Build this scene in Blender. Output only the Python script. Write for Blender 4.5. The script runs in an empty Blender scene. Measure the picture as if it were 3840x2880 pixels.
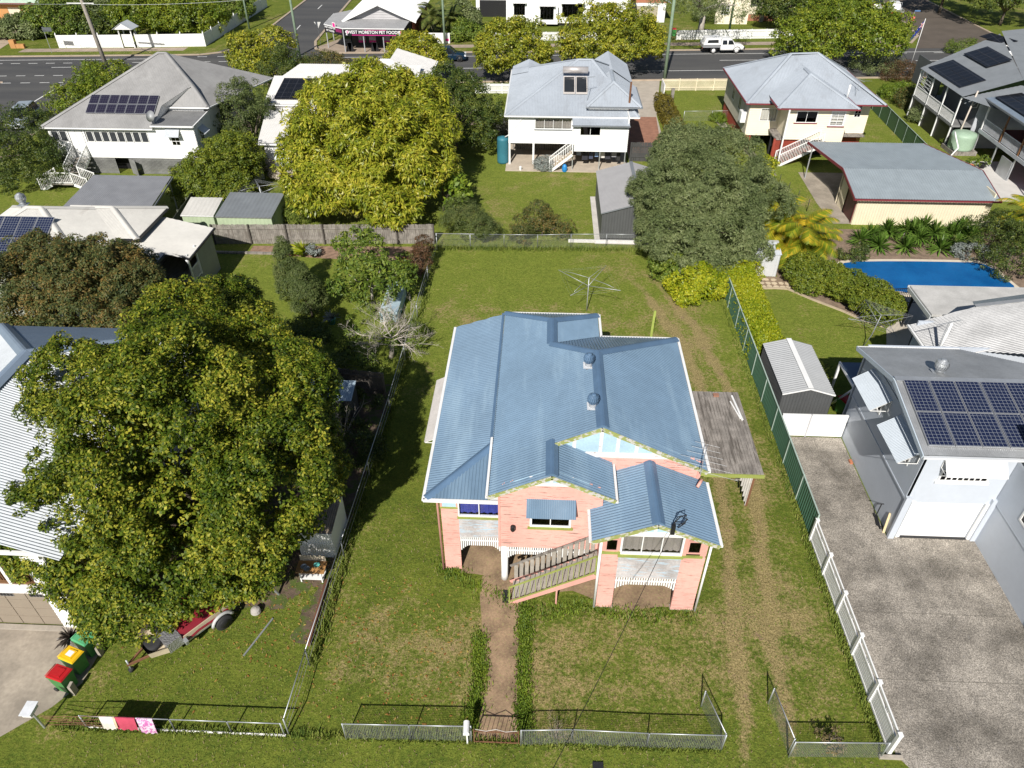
import bpy, math, random
import numpy as np
from mathutils import Vector, Matrix
random.seed(7); rng=np.random.default_rng(11)
PI=math.pi; R=math.radians
S=bpy.context.scene; COL=S.collection
# ---------------------------------------------------------------- camera, sky, sun, exposure
FPX=2720.0; PITCH=R(38.3); CAMH=24.4; YAW=R(2.48)
_cy,_sy,_ct,_st=math.cos(YAW),math.sin(YAW),math.cos(PITCH),math.sin(PITCH)
_fw=np.array([-_sy*_ct,_cy*_ct,-_st]); _rt=np.array([_cy,_sy,0.0]); _up=np.cross(_rt,_fw)
def G(px,py,h=0.0):
    """photo pixel (3840x2880) -> point at height h"""
    d=_fw+_rt*((px-1920)/FPX)-_up*((py-1440)/FPX); t=(h-CAMH)/d[2]
    return (float(d[0]*t),float(d[1]*t),h)
def GY(px,py,Y):
    """photo pixel -> point on the vertical plane y=Y"""
    d=_fw+_rt*((px-1920)/FPX)-_up*((py-1440)/FPX); t=Y/d[1]
    return (float(d[0]*t),Y,float(CAMH+d[2]*t))
cam=bpy.data.cameras.new('camera'); camo=bpy.data.objects.new('camera',cam); COL.objects.link(camo)
camo.location=(0,0,CAMH); camo.rotation_euler=(PI/2-PITCH,0,YAW)
cam.sensor_width=36; cam.sensor_fit='HORIZONTAL'; cam.lens=36*FPX/3840; cam.clip_start=.5; cam.clip_end=3000
S.camera=camo
SUN_EL=R(39.5); SH=Vector((.21,1.0)).normalized()
w=bpy.data.worlds.new('World'); S.world=w; w.use_nodes=True
nt=w.node_tree; bg=nt.nodes['Background']; sk=nt.nodes.new('ShaderNodeTexSky'); sk.sky_type='NISHITA'
sk.sun_disc=False; sk.sun_elevation=SUN_EL; sk.sun_rotation=math.atan2(-SH.x,-SH.y); sk.air_density=1.0; sk.dust_density=.6
nt.links.new(sk.outputs[0],bg.inputs[0]); bg.inputs[1].default_value=.05
sl=bpy.data.lights.new('sun','SUN'); so=bpy.data.objects.new('sun',sl); COL.objects.link(so)
sl.energy=4.8; sl.angle=R(.53); sl.color=(1,.955,.885)
so.rotation_euler=Vector((SH.x*math.cos(SUN_EL),SH.y*math.cos(SUN_EL),-math.sin(SUN_EL))).to_track_quat('-Z','Y').to_euler(); so.location=(-20,-60,60)
S.view_settings.view_transform='Standard'; S.view_settings.look='None'; S.view_settings.gamma=1; S.view_settings.exposure=.35
S.render.resolution_x=1024; S.render.resolution_y=768

# ---------------------------------------------------------------- materials
MATS={}
def _nt(name):
    m=bpy.data.materials.new(name); m.use_nodes=True; t=m.node_tree
    return m,t,t.nodes['Principled BSDF']
def nd(t,typ,**k):
    n=t.nodes.new(typ)
    for a,b in k.items(): setattr(n,a,b)
    return n
def noise(t,sc,vec,det=3,rough=.55):
    n=nd(t,'ShaderNodeTexNoise'); n.inputs['Scale'].default_value=sc; n.inputs['Detail'].default_value=det; n.inputs['Roughness'].default_value=rough
    t.links.new(vec,n.inputs['Vector']); return n.outputs['Fac']
def rng_(t,v,a,b,c,d):
    n=nd(t,'ShaderNodeMapRange'); n.inputs[1].default_value=a; n.inputs[2].default_value=b; n.inputs[3].default_value=c; n.inputs[4].default_value=d
    t.links.new(v,n.inputs[0]); return n.outputs[0]
def mth(t,op,a,b=None):
    n=nd(t,'ShaderNodeMath',operation=op)
    for i,x in enumerate((a,b)):
        if x is None: continue
        if isinstance(x,(int,float)): n.inputs[i].default_value=x
        else: t.links.new(x,n.inputs[i])
    return n.outputs[0]
def mixc(t,f,a,b,blend='MIX'):
    n=nd(t,'ShaderNodeMix',data_type='RGBA',blend_type=blend)
    for s,x in ((0,f),(6,a),(7,b)):
        if isinstance(x,(int,float)): n.inputs[s].default_value=x
        elif isinstance(x,(tuple,list)): n.inputs[s].default_value=(*x[:3],1)
        else: t.links.new(x,n.inputs[s])
    return n.outputs[2]
def posv(t,scale=None):
    g=nd(t,'ShaderNodeNewGeometry').outputs['Position']
    if scale:
        m=nd(t,'ShaderNodeVectorMath',operation='MULTIPLY'); m.inputs[1].default_value=scale; t.links.new(g,m.inputs[0]); g=m.outputs[0]
    return g
def hsv_val(t,col,val):
    h=nd(t,'ShaderNodeHueSaturation')
    if isinstance(col,(tuple,list)): h.inputs['Color'].default_value=(*col,1)
    else: t.links.new(col,h.inputs['Color'])
    t.links.new(val,h.inputs['Value']); return h.outputs[0]
def bumpn(t,p,h,strength,dist=.01):
    b=nd(t,'ShaderNodeBump'); b.inputs['Strength'].default_value=strength; b.inputs['Distance'].default_value=dist
    t.links.new(h,b.inputs['Height']); t.links.new(b.outputs[0],p.inputs['Normal'])
def M(name,col,rough=.6,metal=0.,var=.12,sc=1.2,bump=0.,bsc=40,wear=None,spec=.4):
    """wear=(colour, (sx,sy,sz) noise scale, lo, hi)"""
    if name in MATS: return MATS[name]
    m,t,p=_nt(name); P=posv(t)
    v=rng_(t,noise(t,sc,P,4),.3,.7,1-var,1+var)
    v2=rng_(t,noise(t,sc*9,P,3),.3,.7,1-var*.5,1+var*.5)
    c=hsv_val(t,col,mth(t,'MULTIPLY',v,v2))
    if wear:
        wc,ws,lo,hi=wear; f=rng_(t,noise(t,1.,posv(t,ws),5,.65),lo,hi,0,1); c=mixc(t,f,c,wc)
    t.links.new(c,p.inputs['Base Color']); p.inputs['Roughness'].default_value=rough; p.inputs['Metallic'].default_value=metal
    p.inputs['Specular IOR Level'].default_value=spec
    if bump: bumpn(t,p,noise(t,bsc,P,4),bump)
    MATS[name]=m; return m
def Mglass(name,tint=(.02,.025,.03),f0=.06):
    if name in MATS: return MATS[name]
    m,t,p=_nt(name); t.nodes.remove(p); o=t.nodes['Material Output']
    gl=nd(t,'ShaderNodeBsdfGlossy'); gl.inputs['Roughness'].default_value=.03
    tr=nd(t,'ShaderNodeBsdfTransparent'); tr.inputs[0].default_value=(*tint,1)
    fr=nd(t,'ShaderNodeLayerWeight'); fr.inputs[0].default_value=.5
    mx=nd(t,'ShaderNodeMixShader'); t.links.new(mth(t,'ADD',mth(t,'MULTIPLY',mth(t,'POWER',fr.outputs[1],4.),.6),f0),mx.inputs[0]); t.links.new(tr.outputs[0],mx.inputs[1]); t.links.new(gl.outputs[0],mx.inputs[2])
    t.links.new(mx.outputs[0],o.inputs[0]); MATS[name]=m; return m
def Mleaf(name,cols,rough=.45,trans=.25,nsc=.7,spec=.35):
    """three leaf colours picked leaf by leaf and branch by branch"""
    m,t,p=_nt(name); o=t.nodes['Material Output']
    g=nd(t,'ShaderNodeNewGeometry'); f=noise(t,nsc,g.outputs['Position'],3)
    k=mth(t,'ADD',mth(t,'MULTIPLY',g.outputs['Random Per Island'],.6),mth(t,'MULTIPLY',rng_(t,f,.3,.7,0,1),.4))
    r=nd(t,'ShaderNodeValToRGB'); e=r.color_ramp.elements; e[0].position=.12; e[0].color=(*cols[0],1); e[1].position=.9; e[1].color=(*cols[2],1)
    x=e.new(.5); x.color=(*cols[1],1)
    t.links.new(k,r.inputs[0]); t.links.new(r.outputs[0],p.inputs['Base Color']); p.inputs['Roughness'].default_value=rough; p.inputs['Specular IOR Level'].default_value=spec
    tl=nd(t,'ShaderNodeBsdfTranslucent'); t.links.new(r.outputs[0],tl.inputs[0]); mx=nd(t,'ShaderNodeMixShader'); mx.inputs[0].default_value=trans
    t.links.new(p.outputs[0],mx.inputs[1]); t.links.new(tl.outputs[0],mx.inputs[2]); t.links.new(mx.outputs[0],o.inputs[0]); MATS[name]=m; return m

# ---------------------------------------------------------------- objects
def wloc(o):
    v=Vector((0,0,0))
    while o is not None: v+=Vector(o.location); o=o.parent
    return v
def tag(o,label=None,cat=None,group=None,kind=None):
    if label: o['label']=label
    if cat: o['category']=cat
    if group: o['group']=group
    if kind: o['kind']=kind
    return o
def thing(name,label,cat,loc=(0,0,0),group=None):
    o=bpy.data.objects.new(name,None); o.empty_display_size=.2; COL.objects.link(o); o.location=loc
    return tag(o,label,cat,group)
def attach(o,parent,at=(0,0,0)):
    COL.objects.link(o)
    if parent is not None: o.parent=parent; o.location=Vector(at)-wloc(parent)
    else: o.location=at
    return o
def norm(v): return v/np.linalg.norm(v)
class Fr:
    """wall frame: s runs along u, d outwards, z up"""
    def __init__(s,o,u): s.o=o; l=math.hypot(*u); s.u=(u[0]/l,u[1]/l); s.n=(s.u[1],-s.u[0]); s.a=math.atan2(s.u[1],s.u[0])
    def __call__(s,a,d,z): return (s.o[0]+s.u[0]*a+s.n[0]*d, s.o[1]+s.u[1]*a+s.n[1]*d, z)
class MB:
    def __init__(s): s.v=[]; s.f=[]
    def add(s,vs,fs):
        k=len(s.v); s.v+= [tuple(map(float,x)) for x in vs]; s.f+=[tuple(i+k for i in f) for f in fs]; return s
    CF=[(0,3,2,1),(4,5,6,7),(0,1,5,4),(1,2,6,5),(2,3,7,6),(3,0,4,7)]
    def box(s,x0,y0,z0,x1,y1,z1): return s.add([(x0,y0,z0),(x1,y0,z0),(x1,y1,z0),(x0,y1,z0),(x0,y0,z1),(x1,y0,z1),(x1,y1,z1),(x0,y1,z1)],MB.CF)
    def fb(s,F,s0,s1,d0,d1,z0,z1): return s.add([F(s0,d1,z0),F(s1,d1,z0),F(s1,d0,z0),F(s0,d0,z0),F(s0,d1,z1),F(s1,d1,z1),F(s1,d0,z1),F(s0,d0,z1)],MB.CF)
    def beam(s,p,q,w,h,up=(0,0,1)):
        p=np.array(p,float); q=np.array(q,float); d=norm(q-p); u=np.array(up,float)
        if abs(d@u)>.98: u=np.array((0,1.,0))
        a=norm(np.cross(d,u))*w/2; b=norm(np.cross(a,d))*h/2
        return s.add([p-a-b,p+a-b,p+a+b,p-a+b,q-a-b,q+a-b,q+a+b,q-a+b],[(0,1,2,3),(7,6,5,4),(0,4,5,1),(1,5,6,2),(2,6,7,3),(3,7,4,0)])
    def tube(s,pts,r,n=6,cap=True):
        pts=[np.array(p,float) for p in pts]
        rs=r if isinstance(r,(list,tuple)) else [r]*len(pts)
        k=len(s.v); ref=np.array((0,0,1.))
        for i,p in enumerate(pts):
            d=norm(pts[min(i+1,len(pts)-1)]-pts[max(i-1,0)]); u=ref if abs(d@ref)<.95 else np.array((0,1.,0))
            a=norm(np.cross(d,u)); b=np.cross(a,d)
            for j in range(n): t=2*PI*j/n; s.v.append(tuple(p+rs[i]*(math.cos(t)*a+math.sin(t)*b)))
        for i in range(len(pts)-1):
            for j in range(n): A=k+i*n+j; B=k+i*n+(j+1)%n; s.f.append((A,B,B+n,A+n))
        if cap: s.f.append(tuple(k+n-1-j for j in range(n))); s.f.append(tuple(k+(len(pts)-1)*n+j for j in range(n)))
        return s
    def lathe(s,c,prof,n=16):
        k=len(s.v)
        for r,z in prof:
            for j in range(n): t=2*PI*j/n; s.v.append((c[0]+r*math.cos(t),c[1]+r*math.sin(t),c[2]+z))
        for i in range(len(prof)-1):
            for j in range(n): A=k+i*n+j; B=k+i*n+(j+1)%n; s.f.append((A,B,B+n,A+n))
        s.f.append(tuple(k+n-1-j for j in range(n))); s.f.append(tuple(k+(len(prof)-1)*n+j for j in range(n))); return s
    def poly(s,pts): return s.add(pts,[tuple(range(len(pts)))])
    def prism(s,pts,vec):
        n=len(pts); q=[tuple(np.array(p,float)+np.array(vec,float)) for p in pts]
        return s.add(list(pts)+q,[tuple(range(n))[::-1],tuple(range(n,2*n))]+[(i,(i+1)%n,n+(i+1)%n,n+i) for i in range(n)])
    def corr(s,poly,down,pitch=.076,amp=.011,sub=4,box=False):
        """corrugated sheet filling a planar polygon, ribs along 'down'"""
        P=[np.array(p,float) for p in poly]; o=P[0]
        n=np.zeros(3)
        for i in range(1,len(P)-1): n+=np.cross(P[i]-o,P[i+1]-o)
        n=norm(n); n=n if n[2]>=0 else -n
        v=np.array(down,float); v=norm(v-n*(v@n)); u=np.cross(n,v)
        Q=[((p-o)@u,(p-o)@v) for p in P]; us=[q[0] for q in Q]; u0,u1=min(us)+1e-4,max(us)-1e-4
        N=max(2,int((u1-u0)/pitch*sub)); xs=sorted(set([u0+(u1-u0)*i/N for i in range(N+1)]+[q for q in us if u0<q<u1]))
        prev=None
        for x in xs:
            hit=[]
            for i in range(len(Q)):
                a,b=Q[i],Q[(i+1)%len(Q)]
                if (a[0]-x)*(b[0]-x)<0 : hit.append(a[1]+(b[1]-a[1])*(x-a[0])/(b[0]-a[0]))
                elif a[0]==x: hit.append(a[1])
            if len(hit)<2: continue
            ph=(x/pitch)%1
            off=amp*(math.sin(2*PI*ph) if not box else (1 if ph<.25 else -1))
            c=o+u*x+n*off; k=len(s.v); s.v+=[tuple(c+v*min(hit)),tuple(c+v*max(hit))]
            if prev is not None: s.f.append((prev,k,k+1,prev+1))
            prev=k
        return s
    def build(s,name,mat,parent=None,smooth=False,at=(0,0,0)):
        me=bpy.data.meshes.new(name); me.from_pydata(s.v,[],s.f); me.update()
        if mat is not None: me.materials.append(mat)
        if smooth: me.polygons.foreach_set('use_smooth',[True]*len(me.polygons))
        return attach(bpy.data.objects.new(name,me),parent,at)
UNIT={}
def piece(name,parent,c,size,mat,rot=(0,0,0),kind='box'):
    """one board / paling / pane: shares a unit mesh per material"""
    key=(kind,mat.name)
    if key not in UNIT:
        b=MB()
        if kind=='box': b.box(-.5,-.5,-.5,.5,.5,.5)
        elif kind=='picket': b.prism([(-.5,-.5,-.5),(.5,-.5,-.5),(.5,-.5,.44),(0,-.5,.5),(-.5,-.5,.44)],(0,1,0))
        elif kind=='cyl': b.lathe((0,0,-.5),[(.5,0),(.5,1)],10)
        me=bpy.data.meshes.new(name); me.from_pydata(b.v,[],b.f); me.materials.append(mat); UNIT[key]=me
    o=bpy.data.objects.new(name,UNIT[key]); attach(o,parent,c); o.scale=size; o.rotation_euler=rot; return o
def dup(root,loc,rotz=0,label=None,group=None,mats=None):
    def cp(o,par):
        c=o.copy(); COL.objects.link(c); c.parent=par
        if mats and o.type=='MESH' and o.data.materials and o.data.materials[0].name in mats:
            c.data=o.data.copy(); c.data.materials[0]=mats[o.data.materials[0].name]
        for ch in o.children: cp(ch,c)
        return c
    r=cp(root,None); r.location=loc; r.rotation_euler=(0,0,rotz)
    if label: r['label']=label
    if group: r['group']=group
    return r

# ---------------------------------------------------------------- building kit
def rects_minus(s0,s1,z0,z1,ops):
    """split a wall rectangle around its openings"""
    zs=sorted(set([z0,z1]+[min(max(z,z0),z1) for o in ops for z in (o[2],o[3])])); out=[]
    for a,b in zip(zs,zs[1:]):
        if b-a<1e-4: continue
        cur=s0
        for o in sorted(o for o in ops if o[2]<b-1e-4 and o[3]>a+1e-4):
            if o[0]>cur+1e-3: out.append((cur,min(o[0],s1),a,b))
            cur=max(cur,o[1])
        if cur<s1-1e-3: out.append((cur,s1,a,b))
    return out
def wall(parent,F,s0,s1,z0,z1,mat,ops=(),bh=.16,top=None,th=.1,boards=True,name='wall',bmat=None,lean=.17):
    """framed wall with single weatherboards in front; top(z) -> (lo,hi) trims a gable"""
    b=MB()
    if top is None:
        for r in rects_minus(s0,s1,z0,z1,ops): b.fb(F,r[0],r[1],-th,0,r[2],r[3])
    else:
        N=24
        for i in range(N):
            a,c=z0+(z1-z0)*i/N,z0+(z1-z0)*(i+1)/N; lo,hi=top(c); lo=max(lo,s0); hi=min(hi,s1)
            if hi-lo>.02:
                for r in rects_minus(lo,hi,a,c,ops): b.fb(F,r[0],r[1],-th,0,r[2],r[3])
    wp=b.build(name,mat,parent)
    if boards:
        n=max(1,round((z1-z0)/bh)); h=(z1-z0)/n
        for i in range(n):
            a,c=z0+i*h,z0+(i+1)*h; lo,hi=(s0,s1) if top is None else top((a+c)/2+h*.3); lo=max(lo,s0); hi=min(hi,s1)
            if hi-lo<.06: continue
            for r in rects_minus(lo,hi,a,c,ops):
                if r[3]-r[2]<.02: continue
                q=F((r[0]+r[1])/2,.016,(r[2]+r[3])/2)
                piece('weatherboard',wp,q,(r[1]-r[0],.02,r[3]-r[2]+.012),bmat or mat,(-lean*1.0,0,F.a))
    return wp
def window(parent,F,s0,s1,z0,z1,cols,rows,fm,gm,d=.03,fw=.06,curtain=None,bar=.035,back=.12):
    b=MB(); D0,D1=-.05,d+.02
    b.fb(F,s0,s0+fw,D0,D1,z0,z1).fb(F,s1-fw,s1,D0,D1,z0,z1).fb(F,s0+fw,s1-fw,D0,D1,z0,z0+fw).fb(F,s0+fw,s1-fw,D0,D1,z1-fw,z1)
    A,B,Z0,Z1=s0+fw,s1-fw,z0+fw,z1-fw
    for i in range(1,cols): x=A+(B-A)*i/cols; b.fb(F,x-bar/2,x+bar/2,D0+.01,D1-.012,Z0,Z1)
    for j in range(1,rows):
        zz=Z0+(Z1-Z0)*j/rows
        for i in range(cols): b.fb(F,A+(B-A)*i/cols+bar/2,A+(B-A)*(i+1)/cols-bar/2,D0+.01,D1-.018,zz-bar/2,zz+bar/2)
    wp=b.build('window',fm,parent)
    for i in range(cols):
        for j in range(rows):
            a,c=A+(B-A)*i/cols,A+(B-A)*(i+1)/cols; e,g=Z0+(Z1-Z0)*j/rows,Z0+(Z1-Z0)*(j+1)/rows
            piece('pane',wp,F((a+c)/2,d-.02,(e+g)/2),(c-a,.006,g-e),gm,(0,0,F.a))
    if curtain is not None:
        b=MB(); n=int((B-A)/.035)
        vs=[]
        for i in range(n+1):
            x=A+(B-A)*i/n; o=-back+.025*math.sin(i*.9)+.012*math.sin(i*2.3+1)
            vs+=[F(x,o,Z0+.02),F(x,o,Z1)]
        b.add(vs,[(2*i,2*i+2,2*i+3,2*i+1) for i in range(n)]); b.build('curtain',curtain,wp,True)
    return wp
def louvre(parent,F,s0,s1,z0,z1,fm,lm,n=8):
    b=MB().fb(F,s0,s0+.05,-.05,.05,z0,z1).fb(F,s1-.05,s1,-.05,.05,z0,z1).fb(F,s0+.05,s1-.05,-.05,.05,z0,z0+.05).fb(F,s0+.05,s1-.05,-.05,.05,z1-.05,z1)
    wp=b.build('window',fm,parent)
    for i in range(n):
        zz=z0+.05+(z1-z0-.1)*(i+.5)/n
        piece('louvre_blade',wp,F((s0+s1)/2,0,zz),(s1-s0-.1,.09,.012),lm,(.7,0,F.a))
    return wp
def hood(parent,F,s0,s1,z1,drop,out,mat,fm=None,brk=True,pitch=.076):
    """corrugated window hood hung on a wall"""
    p=[F(s0,.03,z1),F(s1,.03,z1),F(s1,out,z1-drop),F(s0,out,z1-drop)]
    dn=np.array(p[3])-np.array(p[0]); h=MB().corr(p,dn,pitch,.01).build('window_hood',mat,parent)
    for s in (s0+.04,s1-.04):
        b=MB()
        b.beam(F(s,.05,z1-.05),F(s,out-.03,z1-drop-.015),.03,.03); b.beam(F(s,.05,z1-drop-.03),F(s,out-.05,z1-drop-.03),.025,.025)
        b.beam(F(s,.05,z1-.05),F(s,.05,z1-drop-.03),.025,.025).build('bracket',fm or mat,h)
    return h
def barge(b,p,q,w=.16,t=.03): return b.beam(p,q,t,w)
def capline(parent,pts,mat,r=.085,name='ridge_cap'):
    b=MB()
    for p,q in zip(pts,pts[1:]):
        p=np.array(p,float); q=np.array(q,float); d=norm(q-p); a=norm(np.cross(d,(0,0,1.)))
        b.add([p-a*r*1.9+(0,0,-r*.55),p-a*r*.6+(0,0,r*.35),p+(0,0,r*.5),p+a*r*.6+(0,0,r*.35),p+a*r*1.9+(0,0,-r*.55),
               q-a*r*1.9+(0,0,-r*.55),q-a*r*.6+(0,0,r*.35),q+(0,0,r*.5),q+a*r*.6+(0,0,r*.35),q+a*r*1.9+(0,0,-r*.55)],[(i,i+1,i+6,i+5) for i in range(4)]+[(4,3,2,1,0),(5,6,7,8,9)])
    return b.build(name,mat,parent)
def gutter(parent,pts,mat,w=.11,h=.1,name='gutter'):
    b=MB()
    for p,q in zip(pts,pts[1:]): b.beam(p,q,w,h)
    return b.build(name,mat,parent)
def solar(parent,o,uv,vv,cols,rows,w,h,gap,gm,fm):
    """panels on a roof plane: o corner, uv along row, vv up the slope"""
    o=np.array(o,float); u=norm(np.array(uv,float)); v=norm(np.array(vv,float)); n=norm(np.cross(u,v))
    for i in range(cols):
        for j in range(rows):
            p=o+u*(i*(w+gap))+v*(j*(h+gap))+n*.09; f=MB()
            q=[p,p+u*w,p+u*w+v*h,p+v*h]
            f.prism([x-n*.035 for x in q],n*.035); fr=f.build('solar_panel',fm,parent)
            q=[p+u*.03+v*.03,p+u*(w-.03)+v*.03,p+u*(w-.03)+v*(h-.03),p+u*.03+v*(h-.03)]
            MB().prism([x+n*.001 for x in q],n*.004).build('panel_glass',gm,fr)
def whirly(parent_label,loc,mat,neck,r=.2,group='whirlybird roof ventilators'):
    t=thing('roof_ventilator',parent_label,'ventilator',loc,group)
    x,y,z=loc
    b=MB().lathe((x,y,z-.22),[(r*.72,0),(r*.72,.34),(r*.8,.36)],16).build('neck',neck,t,True)
    MB().box(x-r*1.1,y-r*1.1,z-.03,x+r*1.1,y+r*1.1,z-.02).build('flashing',neck,t)
    b=MB(); n=18
    for i in range(n):
        a=2*PI*i/n; vs=[]
        for k,(rr,zz) in enumerate([(.75,.12),(1.05,.2),(1.18,.33),(1.0,.46),(.5,.53)]):
            for e in (0,.30): vs.append((x+r*rr*math.cos(a+e+k*.12)*(1-.06*(e>0)),y+r*rr*math.sin(a+e+k*.12)*(1-.06*(e>0)),z+zz*r/.2))
        b.add(vs,[(2*k,2*k+1,2*k+3,2*k+2) for k in range(4)])
    b.build('vanes',mat,t); MB().lathe((x,y,z+.52*r/.2),[(r*.55,0),(r*.4,.03),(.02,.045)],14).build('cap',mat,t,True)
    return t
# ---------------------------------------------------------------- palette
def C(hx,k=.72):
    v=[int(hx[i:i+2],16)/255 for i in (0,2,4)]; return tuple(min(.85,k*(x/12.92 if x<.04045 else ((x+.055)/1.055)**2.4)) for x in v)
white=M('white_paint',(.78,.78,.77),.5,var=.05)
whitebd=M('white_weatherboard',(.80,.80,.79),.5,var=.04)
creambd=M('cream_weatherboard',(.80,.72,.56),.55,var=.05)
greybd=M('pale_grey_wall',(.50,.54,.60),.55,var=.04,sc=.5)
pinkbd=M('peeling_pink_board',(.68,.355,.30),.7,var=.10,sc=.7,wear=((.24,.15,.125),(1.5,1.5,22),.57,.63))
pink=M('pink_paint',(.66,.34,.285),.65,var=.08)
weather=M('flaked_sheet',(.40,.375,.37),.8,var=.25,sc=1.5,wear=((.38,.48,.56),(1.6,1.6,12),.52,.62))
lime=M('lime_green_paint',(.27,.31,.08),.6,var=.12)
limeflake=M('flaking_lime_paint',(.28,.31,.10),.7,var=.12,wear=((.50,.48,.45),(5,5,7),.5,.56))
whiteflake=M('flaking_white_paint',(.72,.70,.69),.7,var=.06,wear=((.38,.30,.28),(4,4,14),.60,.68))
pblue=M('pale_blue_sheet',(.40,.56,.66),.7,var=.1)
blueroof=M('blue_roof_iron',(.145,.222,.31),.38,metal=.0,var=.10,sc=.35,wear=((.24,.34,.43),(1.2,.16,.6),.50,.85),spec=.5)
bluecap=M('blue_ridge_iron',(.10,.17,.27),.4,var=.08)
darkvoid=M('dark_inside',(.012,.012,.013),.9,var=0)  # near-black colour standing in for unlit interiors
slabc=M('bare_concrete',(.36,.32,.27),.85,var=.15,bump=.2)
timber=M('weathered_timber',(.26,.235,.21),.85,var=.3,sc=2.,wear=((.13,.115,.10),(7,.7,1),.5,.62))
steptimb=M('grey_tread_timber',(.33,.30,.26),.85,var=.2)
alu=M('aluminium',(.55,.56,.58),.35,metal=.7,var=.05)
galv=M('galvanised_pipe',(.50,.52,.54),.45,metal=.6,var=.1)
rust=M('rusty_steel',(.16,.075,.04),.8,var=.25)
blackm=M('black_plastic',(.02,.02,.022),.5,var=.1)
rubber=M('tyre_rubber',(.03,.03,.032),.8,var=.1)
blackpaint=M('black_paint',(.018,.018,.02),.4,var=.05)
glass=Mglass('window_glass',(.95,.96,.97)); dglass=Mglass('dark_window_glass',(.10,.11,.12),.03)
ccblue=M('royal_blue_curtain',(.055,.07,.36),.8,var=.1); ccbrown=M('taupe_curtain',(.30,.265,.24),.8,var=.12); ccwhite=M('white_curtain',(.6,.57,.5),.8,var=.05)
bark=M('bark',(.13,.105,.08),.9,var=.3,sc=3,bump=.4,bsc=20)
barkpale=M('pale_bark',(.42,.38,.33),.85,var=.2,sc=3)
irongrey=M('pale_grey_roof_iron',(.36,.395,.44),.42,var=.09,sc=.3,wear=((.29,.31,.34),(.9,.25,.5),.56,.8))
ironA=M('dull_grey_roof_iron',(.30,.295,.29),.5,var=.14,sc=.25,wear=((.22,.215,.21),(.5,.12,.4),.52,.75))
ironwhite=M('white_roof_iron',(.54,.525,.49),.5,var=.08,sc=.4,wear=((.36,.33,.30),(1.5,.25,.6),.62,.85))
ironD=M('new_zincalume_roof',(.50,.53,.56),.5,metal=.0,var=.08,sc=.5)
ironH=M('zincalume_roof',(.36,.37,.38),.4,metal=.3,var=.14,sc=.8)
ironHw=M('weathered_corrugated_iron',(.40,.40,.40),.45,metal=.2,var=.18,sc=1.1)
ironblue=M('blue_grey_garage_roof',(.27,.31,.335),.45,var=.08)
irondark=M('charcoal_roof_iron',(.185,.20,.215),.5,var=.08)
ironmid=M('mid_grey_roof_iron',(.24,.245,.26),.5,var=.1)
charwall=M('charcoal_wall_iron',(.085,.088,.09),.5,var=.08)
maroon=M('maroon_trim',(.20,.035,.045),.5,var=.08)
redbat=M('red_brown_batten',(.30,.055,.035),.65,var=.15)
colorgreen=M('green_steel_fence',(.065,.15,.105),.5,var=.1)
colorgreend=M('dark_green_steel_fence',(.06,.115,.06),.5,var=.08)
shedgreen=M('pale_green_shed_wall',(.40,.48,.32),.55,var=.08)
creamiron=M('cream_wall_iron',(.70,.62,.46),.55,var=.05)
silverwall=M('silver_shed_wall',(.62,.64,.66),.4,metal=.25,var=.06)
tan=M('tan_garage_door',(.27,.225,.175),.55,var=.05)
patio=M('concrete_patio_roof',(.47,.46,.44),.8,var=.14,bump=.1)
dirt=M('bare_dirt',(.27,.185,.115),.95,var=.35,sc=1.3,bump=.5,bsc=25,wear=((.30,.25,.12),(9,9,9),.55,.65))
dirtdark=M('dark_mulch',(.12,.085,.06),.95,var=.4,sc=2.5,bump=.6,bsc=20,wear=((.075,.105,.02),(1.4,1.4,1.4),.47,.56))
brickpave=M('red_brick_paving',(.30,.15,.10),.9,var=.2,sc=2)
deckw=M('stained_deck_timber',(.17,.085,.04),.6,var=.25,sc=3)

def solarmat(name,cw,base=(.012,.018,.05),line=(.25,.27,.3),rough=.12):
    m,t,p=_nt(name); P=posv(t); s=nd(t,'ShaderNodeSeparateXYZ'); t.links.new(P,s.inputs[0]); out=None
    for k in (0,1):
        f=mth(t,'FRACT',mth(t,'DIVIDE',s.outputs[k],cw)); f=mth(t,'LESS_THAN',f,.07); out=f if out is None else mth(t,'MAXIMUM',out,f)
    c=mixc(t,out,base,line); t.links.new(c,p.inputs['Base Color']); p.inputs['Roughness'].default_value=rough; p.inputs['Specular IOR Level'].default_value=.35; return m
solarpoly=solarmat('blue_solar_cells',.158); solarblack=solarmat('black_solar_cells',.8,(.010,.010,.012),(.035,.035,.04),.2)

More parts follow.
